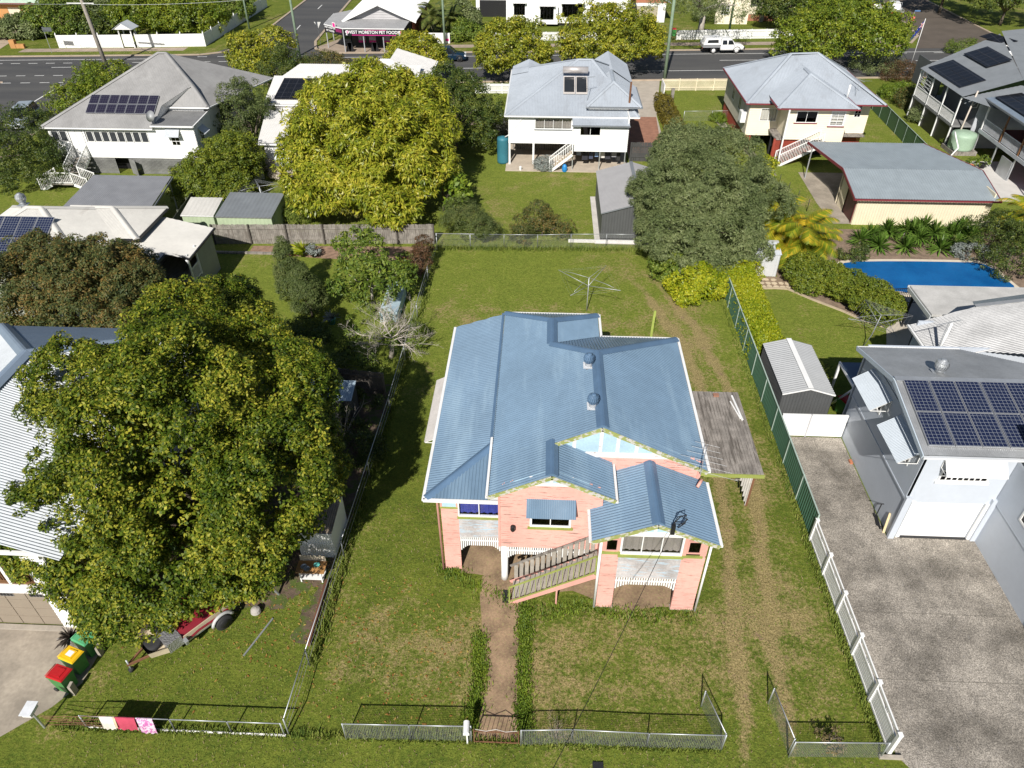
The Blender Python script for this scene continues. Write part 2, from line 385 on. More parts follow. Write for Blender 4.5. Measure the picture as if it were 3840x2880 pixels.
# ---------------------------------------------------------------- ground, streets
def lawn_mat(name,dry0=0.,track=False,green=1.0):
    m,t,p=_nt(name); P=posv(t); sx=nd(t,'ShaderNodeSeparateXYZ'); t.links.new(P,sx.inputs[0]); X,Y=sx.outputs[0],sx.outputs[1]
    big=noise(t,.13,P,3); med=noise(t,.75,P,4,.6); fine=noise(t,6,P,4,.75); vf=noise(t,17,posv(t,(1,.8,1)),3,.8)
    g=mixc(t,rng_(t,med,.35,.65,0,1),(.055,.095,.012),(.115,.15,.020))
    g=mixc(t,rng_(t,fine,.3,.75,0,.75),g,(.20,.215,.035))
    d=mth(t,'ADD',mth(t,'MULTIPLY',rng_(t,med,.35,.7,0,1),.5),mth(t,'MULTIPLY',rng_(t,big,.35,.65,0,1),.5))
    def rect(x0,x1,y0,y1,s):
        a=mth(t,'MULTIPLY',rng_(t,X,x0-s,x0+s,0,1),rng_(t,X,x1-s,x1+s,1,0)); b=mth(t,'MULTIPLY',rng_(t,Y,y0-s,y0+s,0,1),rng_(t,Y,y1-s,y1+s,1,0)); return mth(t,'MULTIPLY',a,b)
    lush=mth(t,'MULTIPLY',rect(-60,40,31,84,3.),.5); g=mixc(t,lush,g,mixc(t,rng_(t,fine,.3,.7,0,1),(.125,.18,.020),(.26,.285,.055)))
    yard=rect(-7.2,11.5,12.4,17.2,1.2)
    side=rect(7.2,11.4,17,40,1.2); back=rect(-6.5,9.5,33,39.5,2.)
    dry=mth(t,'ADD',mth(t,'SUBTRACT',d,.60),mth(t,'MULTIPLY',yard,.50)); dry=mth(t,'ADD',dry,mth(t,'MULTIPLY',side,.28)); dry=mth(t,'ADD',dry,mth(t,'MULTIPLY',back,.42)); dry=mth(t,'ADD',dry,mth(t,'MULTIPLY',rng_(t,fine,.3,.7,-.5,.5),.7))
    # wheel tracks beside the house, bending into the back yard
    bend=mth(t,'MULTIPLY',mth(t,'MULTIPLY',rng_(t,Y,29,44,0,1),rng_(t,Y,29,44,0,1)),-3.6)
    wob=mth(t,'ADD',mth(t,'ADD',mth(t,'MULTIPLY',rng_(t,noise(t,.35,P,2),.3,.7,-.5,.5),.3),rng_(t,Y,11,26,-1.15,.55)),bend)
    for xc in (8.35,9.75):
        e=mth(t,'ABSOLUTE',mth(t,'SUBTRACT',X,mth(t,'ADD',wob,xc))); tr=mth(t,'MULTIPLY',rng_(t,e,.08,.42,1,-.12),rng_(t,Y,44,40,0,1))
        dry=mth(t,'ADD',dry,mth(t,'MULTIPLY',tr,.5))
    dry=rng_(t,dry,.0,.45,0,1)
    straw=mixc(t,rng_(t,vf,.3,.7,0,1),(.20,.155,.06),(.38,.29,.15))
    c=mixc(t,mth(t,'MULTIPLY',dry,.88),g,straw)
    bare=rng_(t,mth(t,'ADD',mth(t,'MULTIPLY',dry,.25),noise(t,1.6,P,5,.7)),.82,.9,0,1)
    c=mixc(t,mth(t,'MULTIPLY',bare,.75),c,(.24,.165,.105))
    c=hsv_val(t,c,mth(t,'MULTIPLY',rng_(t,vf,.3,.7,.58,1.45),rng_(t,noise(t,2.6,P,4,.7),.3,.7,.84,1.16)))
    t.links.new(c,p.inputs['Base Color']); p.inputs['Roughness'].default_value=.9; p.inputs['Specular IOR Level'].default_value=.12
    h=mth(t,'ADD',fine,mth(t,'MULTIPLY',vf,.8)); bumpn(t,p,h,.9,.05); return m
lawn=lawn_mat('lawn')
def asphalt_mat():
    m,t,p=_nt('asphalt'); P=posv(t)
    c=mixc(t,rng_(t,noise(t,.25,posv(t,(.25,1.6,1)),4),.35,.65,0,1),(.055,.055,.057),(.085,.083,.08))
    c=hsv_val(t,c,rng_(t,noise(t,25,P,3),.3,.7,.8,1.2)); t.links.new(c,p.inputs['Base Color']); p.inputs['Roughness'].default_value=.85; return m
asphalt=asphalt_mat()
def aggregate_mat():
    m,t,p=_nt('exposed_aggregate'); P=posv(t)
    c=mixc(t,rng_(t,noise(t,.45,P,5,.65),.36,.62,0,1),(.135,.12,.10),(.34,.305,.26))
    c=mixc(t,rng_(t,noise(t,2.2,P,4),.5,.75,0,.5),c,(.11,.10,.085))
    c=hsv_val(t,c,mth(t,'MULTIPLY',rng_(t,noise(t,15,P,2,.8),.28,.72,.55,1.45),rng_(t,noise(t,30,P,1,.8),.3,.7,.65,1.35)))
    c=mixc(t,rng_(t,noise(t,9,posv(t,(1,.55,1)),3,.7),.6,.72,0,.55),c,(.30,.28,.27)); t.links.new(c,p.inputs['Base Color']); p.inputs['Roughness'].default_value=.85; bumpn(t,p,noise(t,30,P,2),.5,.03); return m
aggregate=aggregate_mat()
oldconc=M('stained_concrete',(.33,.285,.23),.85,var=.22,sc=.8,bump=.15,wear=((.22,.19,.155),(.7,.7,.7),.5,.75))
footp=M('footpath_concrete',(.34,.27,.21),.9,var=.15)
linew=M('road_line_paint',(.72,.72,.70),.7,var=.15,sc=4)
def sheet(name,pts,z,mat,kind='structure',parent=None):
    o=MB().poly([(p[0],p[1],z) for p in pts]).build(name,mat,parent)
    if kind: o['kind']=kind
    return o
def rag(p,q,n,a,seed):
    r=random.Random(seed); return [(p[0]+(q[0]-p[0])*i/n+r.uniform(-a,a),p[1]+(q[1]-p[1])*i/n+r.uniform(-a,a)) for i in range(n+1)]
tag(MB().box(-500,-200,-1,500,900,0).build('ground',lawn),kind='structure')
yf=lambda x:100.3+.08*x
RW=13.2
sheet('road',[(-420,yf(-420)-RW),(420,yf(420)-RW),(420,yf(420)),(-420,yf(-420))],.006,asphalt)
sheet('road',[(-62,-60),(-49,-60),(-49,yf(-49)-RW+.1),(-62,yf(-62)-RW+.1)],.010,asphalt)
sheet('road',[(-43,yf(-43)-.1),(-28.5,yf(-28.5)-.1),(-31.2,104.5),(-32.2,132),(-32.2,300),(-39.6,300),(-39.4,106)],.012,asphalt)
brownroad=M('brown_asphalt',(.105,.085,.068),.9,var=.15,sc=.4)
sheet('road',[(48.5,yf(48.5)-.2),(68,yf(68)-.2),(62.2,111),(62.2,300),(55,300),(54.8,135),(51.4,110.8)],.012,brownroad)
conck=M('kerb_concrete',(.40,.32,.24),.85,var=.12)
def kerb(pts):
    b=MB()
    for p,q in zip(pts,pts[1:]): b.beam((*p,.05),(*q,.05),.34,.11)
    tag(b.build('kerb',conck),kind='structure')
kerb([(-420,yf(-420)),(-44,yf(-44)),(-41.3,98.3),(-39.6,106),(-39.6,131),(-39.6,300)])
kerb([(-32.3,300),(-32.2,131),(-31,104),(-30,100.3),(-27,98.3),(-18,yf(-18)),(20,yf(20)),(46,yf(46)+.6),(49,107),(51.3,110.8),(54.9,135),(55,300)])
kerb([(62.2,300),(62.2,111),(66,108.5),(80,107.5),(420,yf(420))])
kerb([(-420,yf(-420)-RW),(-66,yf(-66)-RW),(-62,84)]); kerb([(-62,80),(-62,-60)]); kerb([(-49,-60),(-49,78),(-46,83),(-40,yf(-40)-RW),(420,yf(420)-RW)])
for a,b,w0,w1 in ((-68,-47,2.2,3.9),(-18,46,2.4,4.0)):
    sheet('footpath',[(a,yf(a)+w0),(b,yf(b)+w0),(b,yf(b)+w1),(a,yf(a)+w1)],.008,footp)
sheet('footpath',[(-30.3,101),(-27,98.6),(-18,yf(-18)+.3),(-17.5,103.5),(-28,106)],.009,footp)
def dash(x0,x1,off,L=None,gap=None,w=.14):
    b=MB(); x=x0
    while x<x1:
        e=min(x1,x+(L or 4)); b.poly([(x,yf(x)-off-w/2,.018),(e,yf(e)-off-w/2,.018),(e,yf(e)-off+w/2,.018),(x,yf(x)-off+w/2,.018)]); x=e+(gap or 0)
    tag(b.build('road_marking',linew),kind='structure')
dash(-90,-47,1.7); dash(-27.5,90,1.9); dash(-72,-28,3.3,1.1,1.0); dash(-44,-27,.9,1.2,1.3)
dash(-59.8,-56.9,5.2); dash(-26,-20,5.0); dash(-10,-4,7.4); dash(-2,60,9.4); dash(21.7,34,5.0); dash(44.6,60,2.4,1.8,3.5); dash(46,80,6.,3.1,6)
dash(-90,-53,8.7,1.1,1.05); dash(-90,-55,11.6,1.1,1.05)
b=MB(); p,q=G(236,316),G(108,394); b.beam((p[0],p[1],.018),(q[0],q[1],.018),.16,.004); p,q=G(950+360/2.212,245/2.212),G(950+390/2.212,210/2.212); b.beam((p[0],p[1],.02),(q[0],q[1],.02),.13,.004); p,q=G(950+535/2.212,75/2.212),G(950+570/2.212,42/2.212); b.beam((p[0],p[1],.02),(q[0],q[1],.02),.13,.004); tag(b.build('road_marking',linew),kind='structure')
# driveways and paths
drvR=[(12.05,27.25),(15.15,27.25),(15.15,21),(18.8,21),(18.8,14),(45,14),(45,-40),(14.2,-40),(13.4,10),(12.15,11.7),(11.98,20)]
sheet('driveway',drvR,.008,aggregate)
joint=M('joint_line',(.13,.12,.10),.9)
b=MB()
for Y in (10.9,14.4,17.2): b.box(12.4,Y,.0135,18.6 if Y>14 else 40,Y+.015,.0145)
tag(b.build('driveway_joint',joint),kind='structure')
sheet('driveway',[(-30,15.15),(-16.75,15.15),(-15.85,14.6),(-15.9,13),(-16.5,12.1),(-17.7,11.0),(-19.5,9.6),(-22,7),(-24,-40),(-60,-40),(-60,15.15)],.008,oldconc)
sheet('driveway',[(8.3,88.0),(13.3,88.4),(11.5,75.6),(11.2,63.3),(7.7,63.3),(7.6,75.6)],.008,M('pale_driveway',(.42,.37,.31),.85,var=.12))
sheet('driveway',[(7.75,75.2),(11.4,75.2),(11.0,68),(11.05,63.3),(7.75,63.3)],.013,brickpave)
pth=rag((-1.75,11.6),(-1.45,14),7,.09,1)+rag((-1.7,14.2),(-2.1,18.2),8,.12,2)+[(-1.2,18.7),(.2,18.5)]+rag((-.35,17.4),(-.45,14),8,.09,3)+rag((-.4,13.8),(-.22,11.6),6,.07,4)
sheet('path',pth,.008,dirt)
under=[(-2.9,18.3),(-1.2,18.9),(1.8,18.4),(2.2,17.5),(3.2,16.75),(5.4,16.85),(6.3,17.2),(6.3,28),(-3.3,28)]
sheet('bare_earth',rag(under[0],under[3],10,.12,5)+rag(under[4],under[6],8,.1,6)+under[6:],.007,dirt)
# left neighbour's yard: dirt under the big tree
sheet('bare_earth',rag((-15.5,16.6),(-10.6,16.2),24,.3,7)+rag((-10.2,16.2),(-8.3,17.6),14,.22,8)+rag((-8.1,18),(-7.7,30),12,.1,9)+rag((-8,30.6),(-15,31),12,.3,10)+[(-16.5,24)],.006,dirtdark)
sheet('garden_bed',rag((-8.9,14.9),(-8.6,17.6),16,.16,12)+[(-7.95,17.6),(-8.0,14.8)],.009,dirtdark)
# ================================================================ MAIN HOUSE (pink, blue roof)
mh=thing('pink_house','pink weatherboard house on stumps with a blue corrugated roof, paint peeling','house',(1.4,19,0))
FL=Fr((0,18.6),(1,0)); FC=Fr((0,18.15),(1,0)); FB=Fr((0,17.0),(1,0)); FG=Fr((0,19.75),(1,0))
# side and back walls (closed box so the rooms are dark)
wall(mh,Fr((-3.5,28.9),(0,-1)),0,10.3,2.05,4.5,pink,boards=False); wall(mh,Fr((6.25,17.0),(0,1)),0,2.7,2.05,4.2,pink,boards=False); wall(mh,Fr((6.25,19.7),(0,1)),0,7.9,2.05,5.1,pink,boards=False)
wall(mh,Fr((6.25,27.6),(-1,0)),0,3.6,2.05,5.1,pink,boards=False); wall(mh,Fr((2.65,29.4),(-1,0)),0,4.1,2.05,5.1,pink,boards=False); wall(mh,Fr((-1.4,28.9),(-1,0)),0,2.1,2.05,4.6,pink,boards=False)
MB().box(-3.45,18.6,1.93,2.5,28.8,2.04).box(2.5,17.05,1.93,6.2,27.5,2.04).build('floor',timber,mh)
# left sleepout front
wall(mh,FL,-3.52,-2.86,0,3.62,pinkbd,bh=.15,name='wall')
MB().fb(FL,-3.46,-2.93,-.05,.02,3.7,4.3).build('wall_sheet',pblue,mh); MB().fb(FL,-3.54,-2.86,-.06,.05,3.62,3.70).build('sill',lime,mh)
MB().fb(FL,-3.54,-3.46,-.08,.03,3.7,4.42).build('corner_stop',pink,mh); MB().fb(FL,-2.93,-2.86,-.06,.035,3.7,4.42).build('corner_stop',pink,mh)
window(mh,FL,-2.86,-1.26,3.2,4.3,2,1,white,glass,curtain=ccblue,fw=.05)
MB().fb(FL,-2.9,-1.25,-.05,.09,3.1,3.2).build('sill',lime,mh)
wall(mh,FL,-2.86,-1.2,2.0,3.1,weather,bh=.14)
def valance(parent,F,s0,s1,z1,lo,hi,n,mat=None):
    mat=mat or white
    v=MB().fb(F,s0,s1,-.03,.0,z1-.02,z1+.05).fb(F,s0,s1,-.03,0,z1-.26,z1-.2).build('valance',mat,parent)
    for i in range(n):
        t=(i+.5)/n; e=max(0,min(1,min(t,1-t)/.22)); d=hi+(lo-hi)*(1-e)**1.5
        piece('slat',v,F(s0+(s1-s0)*t,.008,z1-d/2),((s1-s0)/n*.62,.016,d),mat,(0,0,F.a))
valance(mh,FL,-2.86,-1.25,1.98,.85,.5,20)
# centre gable wall
ops=[(-.12,1.42,3.2,4.35)]
gtop=lambda z:((-9,9) if z<5.1 else (.62-(6.33-z)*1.98,.62+(6.33-z)*1.98))
wall(mh,FC,-1.24,2.52,2.05,5.62,pinkbd,ops,.15,top=gtop)
MB().fb(FC,-1.3,-1.22,-.1,.045,2.05,5.1).build('corner_stop',pink,mh)
window(mh,FC,-.12,1.42,3.28,4.35,2,1,white,dglass,fw=.08); MB().fb(FC,-.2,1.5,0,.1,3.18,3.28).build('sill',lime,mh)
MB().box(-.1,18.3,3.3,1.4,18.34,4.3).build('blind',ccbrown,mh)
hood(mh,FC,-.25,1.55,4.78,.42,.6,blueroof,bluecap)
# gable panel with cover strips
gp=MB().prism([FC(-.75,.03,5.66),FC(1.99,.03,5.66),FC(.62,.03,6.32)],(0,-.012,0)).build('gable_panel',pblue,mh)
for x in (-.1,.62,1.34): zt=6.32-abs(x-.62)*.49; piece('cover_strip',gp,FC(x,.055,(5.66+zt)/2),(.12,.02,zt-5.66),whiteflake)
MB().fb(FC,-.62,1.86,.0,.07,5.50,5.64).build('gable_rail',whiteflake,mh)
# wall lamp
MB().lathe((-.75,18.02,3.05),[(.02,.34),(.09,.3),(.1,.12),(.05,.02),(.02,0)][::-1],8).beam((-.75,18.14,3.3),(-.75,18.0,3.36),.03,.03).build('wall_lamp',blackpaint,mh)
valance(mh,FC,-1.05,1.05,2.02,.78,.42,24); valance(mh,FC,1.05,2.5,2.02,.7,.4,16)
def stump(x,y,z1=1.95,r=.1,m=None,nm='stump'): MB().lathe((x,y,0),[(r*1.15,0),(r,.3),(r,z1)],10).build(nm,m or white,mh,True)
stump(-1.08,18.2,2.05,.14); stump(1.05,18.2,2.0,.07)
for x in (-3.2,-1.1,1.2,3.4,5.9):
    for y in (20.6,23.2,25.8,28.0):
        if not (x>2.8 and y>27.5): stump(x,y,1.93,.1,timber)
# big front gable above the bay
gt2=lambda z:((2.42-(7.2-z)*2.02,2.42+(7.2-z)*2.02))
wall(mh,FG,2.2,6.3,4.2,5.5,pinkbd,(),.15,top=lambda z:(-9,9) if z<5.2 else gt2(z))
gp=MB().prism([FG(-.55,.03,5.72),FG(5.4,.03,5.72),FG(2.42,.03,7.18)],(0,-.012,0)).build('gable_panel',pblue,mh)
for x in (.75,1.45,2.42,3.05,3.75,4.4,5.0): zt=7.16-abs(x-2.42)*.49; piece('cover_strip',gp,FG(x,.055,(5.72+zt)/2),(.13,.02,zt-5.72),whiteflake)
MB().fb(FG,.3,5.2,.0,.08,5.48,5.70).build('gable_rail',whiteflake,mh)
# right bay (closed-in verandah)
wall(mh,FB,2.53,3.14,0.05,3.3,pinkbd,(),.15); wall(mh,FB,5.42,6.27,0.05,3.2,pinkbd,(),.15)
MB().fb(FB,2.5,3.2,-.2,.03,-.02,.05).fb(FB,5.4,6.3,-.2,.03,-.02,.05).build('footing',slabc,mh)
for a,b_ in ((2.62,3.08),(5.55,6.05)):
    window(mh,FB,a,b_,3.42,4.1,1,1,pink,dglass,fw=.05)
MB().fb(FB,2.5,3.18,0,.09,3.3,3.42).build('sill',lime,mh); MB().fb(FB,5.4,6.15,0,.07,3.2,3.30).build('sill',lime,mh)
for a_,b_,c_,d_ in ((2.5,2.62,3.42,4.3),(3.08,3.16,3.42,4.5),(5.38,5.55,3.3,4.5),(6.05,6.27,3.3,4.3)): MB().fb(FB,a_,b_,-.06,.03,c_,d_).build('corner_stop',pink,mh)
window(mh,FB,3.16,5.40,3.28,4.36,3,1,white,glass,curtain=ccbrown,fw=.07); MB().fb(FB,3.1,5.46,0,.1,3.16,3.28).build('sill',lime,mh)
wall(mh,FB,3.14,5.42,1.92,3.16,weather,(),.14); valance(mh,FB,3.14,5.42,1.9,.72,.42,24)
MB().fb(FB,3.1,5.45,.02,.06,4.36,4.52).build('gable_rail',white,mh)
gp=MB().prism([FB(2.7,.02,4.5),FB(6.0,.02,4.5),FB(4.3,.02,5.2)],(0,-.012,0)).build('gable_panel',pblue,mh)
for x in (3.75,4.3,4.85): zt=5.2-abs(x-4.3)*.44; piece('cover_strip',gp,FB(x,.045,(4.5+zt)/2),(.12,.02,zt-4.5),whiteflake)
MB().fb(Fr((2.5,20),(0,-1)),0,3,-.08,0,2.05,4.3).build('wall',pink,mh)
# downpipes
MB().tube([(-3.62,18.35,4.35),(-3.62,18.5,4.0),(-3.6,18.5,.02)],.045,8).build('downpipe',pink,mh,True)
MB().tube([(2.46,16.93,4.2),(2.46,16.93,.05)],.055,8).build('downpipe',white,mh,True); MB().tube([(6.36,16.93,4.15),(6.36,16.93,.05)],.045,8).build('downpipe',white,mh,True)
MB().tube([(6.25,19.3,4.85),(6.05,19.0,4.75)],.06,8).build('downpipe',pink,mh,True)
# roofs
def rp(pts,down,mat=blueroof,name='roof_sheet',par=mh,pitch=.125,amp=.018): return MB().corr(pts,down,pitch,amp).build(name,mat,par)
E0,K=5.2,.5
zL=lambda x:E0+(x+1.62)*K
xr=2.4; zr=zL(xr); xw=.62; zw=zL(xw)
rp([(-1.62,17.8,E0),(-1.62,29.9,E0),(xw,27.66,zw),(xw,25.8,zw),(xr,24.0,zr),(xr,19.4,zr),(xw+.0,19.4,zw),(xw,17.8,zw)],(-1,0,-K))
rp([(xr,19.4,zr),(6.42,19.4,E0),(6.42,28.02,E0),(xr,24.0,zr)],(1,0,-K))
rp([(xw,25.8,zw),(xr,24,zr),(6.42,28.02,E0),(2.86,28.02,E0)],(0,1,-K)); rp([(xw,25.8,zw),(xw,27.66,zw),(2.86,29.9,E0),(2.86,28.02,E0)],(1,0,-K)); rp([(-1.62,29.9,E0),(xw,27.66,zw),(2.86,29.9,E0)],(0,1,-K))
rp([(xw,17.8,zw),(xw,19.72,zw),(2.92,19.72,zw-2.3*K),(2.92,17.8,zw-2.3*K)],(1,0,-K))
# lean-to
el=4.55; sl_=(5.13-el)/2.35
rp([(-4.0,18.2,el),(-4.0,29.5,el),(-1.64,29.9,5.13),(-1.64,20.55,5.13)],(-1,0,-sl_)); rp([(-4.0,18.2,el),(-1.64,20.55,5.13),(-1.64,18.2,el)],(0,-1,-sl_))
# bay
zb=5.3; eb=4.32; KB=(zb-eb)/2.22
rp([(4.3,16.65,zb),(4.3,19.72,zb),(2.08,18.25,eb),(2.08,16.65,eb)],(-1,0,-KB)) if 0 else rp([(4.3,16.65,zb),(4.3,19.72,zb),(2.08,19.72,eb),(2.08,16.65,eb)],(-1,0,-KB))
rp([(4.3,16.65,zb),(6.54,16.65,eb-.01),(6.54,19.72,eb-.01),(4.3,19.72,zb)],(1,0,-KB))
capline(mh,[(xr,19.42,zr+.02),(xr,24,zr+.02),(6.4,28,E0+.03)],bluecap,.12); capline(mh,[(xr,24,zr+.02),(xw,25.8,zw+.03),(xw,27.66,zw+.03),(2.84,29.88,E0+.03)],bluecap,.12); capline(mh,[(xw,27.66,zw+.03),(-1.6,29.88,E0+.03)],bluecap,.11)
capline(mh,[(xw,17.82,zw+.03),(xw,19.6,zw+.03)],bluecap,.12); capline(mh,[(4.3,16.67,zb+.03),(4.3,19.7,zb+.03)],bluecap,.12); capline(mh,[(-3.98,18.22,el+.02),(-1.66,20.53,5.15)],bluecap,.10)
MB().beam((-1.72,18.3,5.09),(-1.72,29.9,5.13),.1,.08).build('flashing',bluecap,mh)
gutter(mh,[(-1.69,17.8,5.12),(-1.69,20.9,5.16)],white,.09,.1); gutter(mh,[(-4.06,29.5,4.5),(-4.06,18.14,4.5),(-1.3,18.14,4.5)],white); gutter(mh,[(6.5,19.42,5.13),(6.5,28.08,5.13),(2.95,28.08,5.13),(2.95,29.96,5.13),(-1.66,29.96,5.13)],white); gutter(mh,[(2.98,17.8,5.08),(2.98,19.7,5.08)],whiteflake,.09,.1); gutter(mh,[(6.6,16.65,4.25),(6.6,19.7,4.25)],white); gutter(mh,[(2.03,16.65,4.26),(2.03,18.3,4.26)],whiteflake,.1,.09)
def bargeb(F,d,xa,xp,xb,ze,zp,mat):
    b=MB(); b.beam(F(xa,d,ze-.1),F(xp,d,zp-.1),.03,.17); b.beam(F(xp,d,zp-.1),F(xb,d,ze-.1),.03,.17); b.build('bargeboard',mat,mh)
bargeb(FC,.36,-1.66,xw,2.93,5.2,zw,limeflake); bargeb(FG,.36,1.0,xr,6.44,zL(1.0)-.0,zr,limeflake) if 0 else None
b=MB(); b.beam((.66,19.39,zL(.66)-.08),(xr,19.39,zr-.1),.03,.17); b.beam((xr,19.39,zr-.1),(6.44,19.39,E0-.1),.03,.17); b.build('bargeboard',limeflake,mh)
b=MB(); b.beam((2.06,16.64,eb-.1),(4.3,16.64,zb-.1),.03,.17); b.beam((4.3,16.64,zb-.1),(6.56,16.64,eb-.11),.03,.17); b.build('bargeboard',limeflake,mh)
# soffits
MB().poly([(-1.64,17.8,5.06),(-1.24,18.15,5.06),(-1.24,19.7,5.06),(-1.64,19.7,5.06)]).poly([(2.9,17.8,5.06),(2.9,19.7,5.06),(2.5,19.7,5.06),(2.5,18.15,5.06)]).poly([(-4,18.2,4.45),(-1.3,18.2,4.45),(-1.3,18.62,4.45),(-3.5,18.62,4.45),(-3.5,29,4.45),(-4,29,4.45)]).build('soffit',white,mh)
# front steps: landing at the bay, going down to the left
st=MB(); N=13; sx0,sx1,sz1=-.72,2.42,2.0
for i in range(N):
    x=sx0+(sx1-sx0)*(i+.5)/N; zz=sz1*(i+1)/N; piece('tread',mh,(x,17.5,zz-.02),((sx1-sx0)/N*1.1,.92,.04),steptimb)
    piece('riser',mh,(x-.11,17.5,zz-.09),(.015,.9,.12),steptimb)
for y,mt in ((17.02,pink),(17.98,pink)): MB().beam((sx0-.1,y,.0),(sx1,y,sz1-.12),.04,.24).build('stringer',mt,mh)
MB().box(2.3,17.02,1.9,2.53,18.1,1.98).build('landing',steptimb,mh)
MB().box(-1.12,17.0,.004,-.82,17.6,.02).build('door_mat',blackm,mh)
def rail(y,mat,rr,nb,bal):
    r=MB().beam((sx0-.12,y,1.02),(sx1-.05,y,sz1+1.08),.05,.05); r.beam((sx0-.12,y,.12),(sx1-.05,y,sz1+.12),.04,.04); r.beam((sx0-.12,y,0),(sx0-.12,y,1.03),.05,.05); r.beam((sx1-.05,y,sz1),(sx1-.05,y,sz1+1.08),.05,.05)
    h=r.build('handrail',mat,mh)
    for i in range(1,nb): x=sx0-.12+(sx1-sx0+.07)*i/nb; z0=.12+(x-sx0)*(sz1/(sx1-sx0)); piece('baluster',h,(x,y,z0+.47),(.022,.022,.9),bal)
rail(16.98,lime,.03,16,lime)
h=MB().beam((sx0-.12,18.02,1.0),(sx1-.05,18.02,sz1+1.0),.05,.09).build('handrail',timber,mh)
for i in range(15): x=sx0+(sx1-sx0)*(i+.5)/15; z0=(x-sx0)*(sz1/(sx1-sx0)); piece('batten',h,(x,18.02,z0+.55),(.15,.02,.86),steptimb)
MB().beam((.98,17.05,0),(.98,17.05,1.05),.06,.06).build('stair_post',pink,mh)
# left side hood, carport on the right
hood(mh,Fr((-3.52,26.1),(0,-1)),0,4.2,4.42,.55,1.08,M('pale_hood_iron',(.42,.40,.385),.6,var=.1),white)
cp=thing('carport','flat carport of weathered grey boards attached to the pink house','carport',(8.2,22,0))
x0,x1,y0,y1,zc=6.3,9.55,21.8,27.25,2.7
for i in range(24): xx=x0+(x1-x0)*(i+.5)/24; piece('roof_board',cp,(xx,(y0+y1)/2,zc+.006*((i*7)%3)),((x1-x0)/24*.93,y1-y0,.03),timber,(0,0,.0))
MB().beam((x0,y0-.03,zc-.08),(x1+.05,y0-.03,zc-.08),.05,.18).build('fascia',lime,cp)
MB().beam((x0,y1,zc-.08),(x1,y1,zc-.08),.05,.14).beam((x1,y0,zc-.06),(x1,y1,zc-.06),.05,.1).beam((x0,24.5,zc-.1),(x1,24.5,zc-.1),.05,.14).build('beam',timber,cp)
for y in (22.55,27.1): MB().beam((9.5,y,0),(9.5,y,zc-.1),.1,.1).build('post',rust,cp)
sp=MB().box(8.72,22.53,1.6,9.5,22.57,1.66).box(8.72,22.53,2.5,9.5,22.57,2.58).build('side_panel',timber,cp)
for i in range(8): xx=8.76+i*.1; z0=2.55-(i+1)*.32 if i<7 else .05; piece('panel_board',sp,(xx,22.52,(2.55+max(z0,.05))/2),(.085,.02,2.55-max(z0,.05)),M('pale_worn_board',(.45,.43,.40),.8,var=.2))
tag(MB().tube([(9.2,26.9,2.78),(9.35,25.2,2.78)],.05,8).build('pipe_offcut',white),'long white plastic pipe lying on the grey carport roof','pipe',group='pipe offcuts on the carport roof'); tag(MB().tube([(9.06,26.5,2.76),(9.28,25.3,2.76)],.035,8).build('pipe_offcut',white),'short white plastic pipe lying beside the longer one on the carport','pipe',group='pipe offcuts on the carport roof')
tag(MB().box(8.35,26.85,2.72,8.6,27.05,2.8).build('brick',brickpave),'single brick lying near the far edge of the grey carport roof','brick')
whirly('blue whirlybird vent near the back of the blue ridge',(2.05,23.2,zL(2.05)+.1),bluecap,M('pale_vent_neck',(.55,.57,.6),.5)); whirly('blue whirlybird vent above the big front gable of the blue roof',(2.1,20.65,zL(2.1)+.1),bluecap,MATS['pale_vent_neck'])
def antenna(label,base,h,ang,n=9,L=1.6,lean=(0,0),wid=1.3):
    t=thing('tv_antenna',label,'antenna',base); x,y,z=base; tx,ty=x+lean[0],y+lean[1]
    MB().tube([base,(tx,ty,z+h)],.018,6).build('mast',galv,t)
    ca,sa=math.cos(ang),math.sin(ang); b=MB().beam((tx-ca*L/2,ty-sa*L/2,z+h-.05),(tx+ca*L/2,ty+sa*L/2,z+h-.05),.025,.025).build('boom',galv,t)
    for i in range(n):
        s=-L/2+L*i/(n-1); w=wid*(.35+.65*((n-1-i)/(n-1))**1.6)/2; px,py=tx+ca*s,ty+sa*s
        e=MB().tube([(px-sa*w,py+ca*w,z+h-.03),(px+sa*w,py-ca*w,z+h-.03)],.006,5).build('element',M('dull_alloy',(.28,.29,.30),.5,metal=.4),b)
    return t
antenna('tv antenna on a short mast over the right bay of the pink house',(6.15,19.3,5.1),.9,1.25,6,1.5,wid=2.6)
tag(MB().tube([(4.75,16.62,5.0),(4.78,16.6,5.45),(5.0,16.7,5.7),(5.25,16.75,5.5),(5.1,16.75,5.25),(4.8,16.7,5.3),(4.9,16.75,5.6),(5.2,16.8,5.65),(5.2,16.75,5.3),(4.95,16.65,5.15)],.022,6).box(4.72,16.55,4.9,4.86,16.63,5.35).build('service_cable',blackpaint),'looped black service cable and bracket on the bay gable peak','cable')
b=MB(); P0=np.array((4.78,16.58,5.3)); P1=np.array(G(1960,3100,6.6))
for dx in (0,):
    Pe=P1+np.array((dx,0,0)); b.tube([P0*(1-t)+Pe*t-np.array((0,0,1.2*t*(1-t))) for t in np.linspace(0,1,14)],.010,5)
tag(b.build('power_line',blackpaint),'thin black service wire running from the bay gable towards the street','wire')
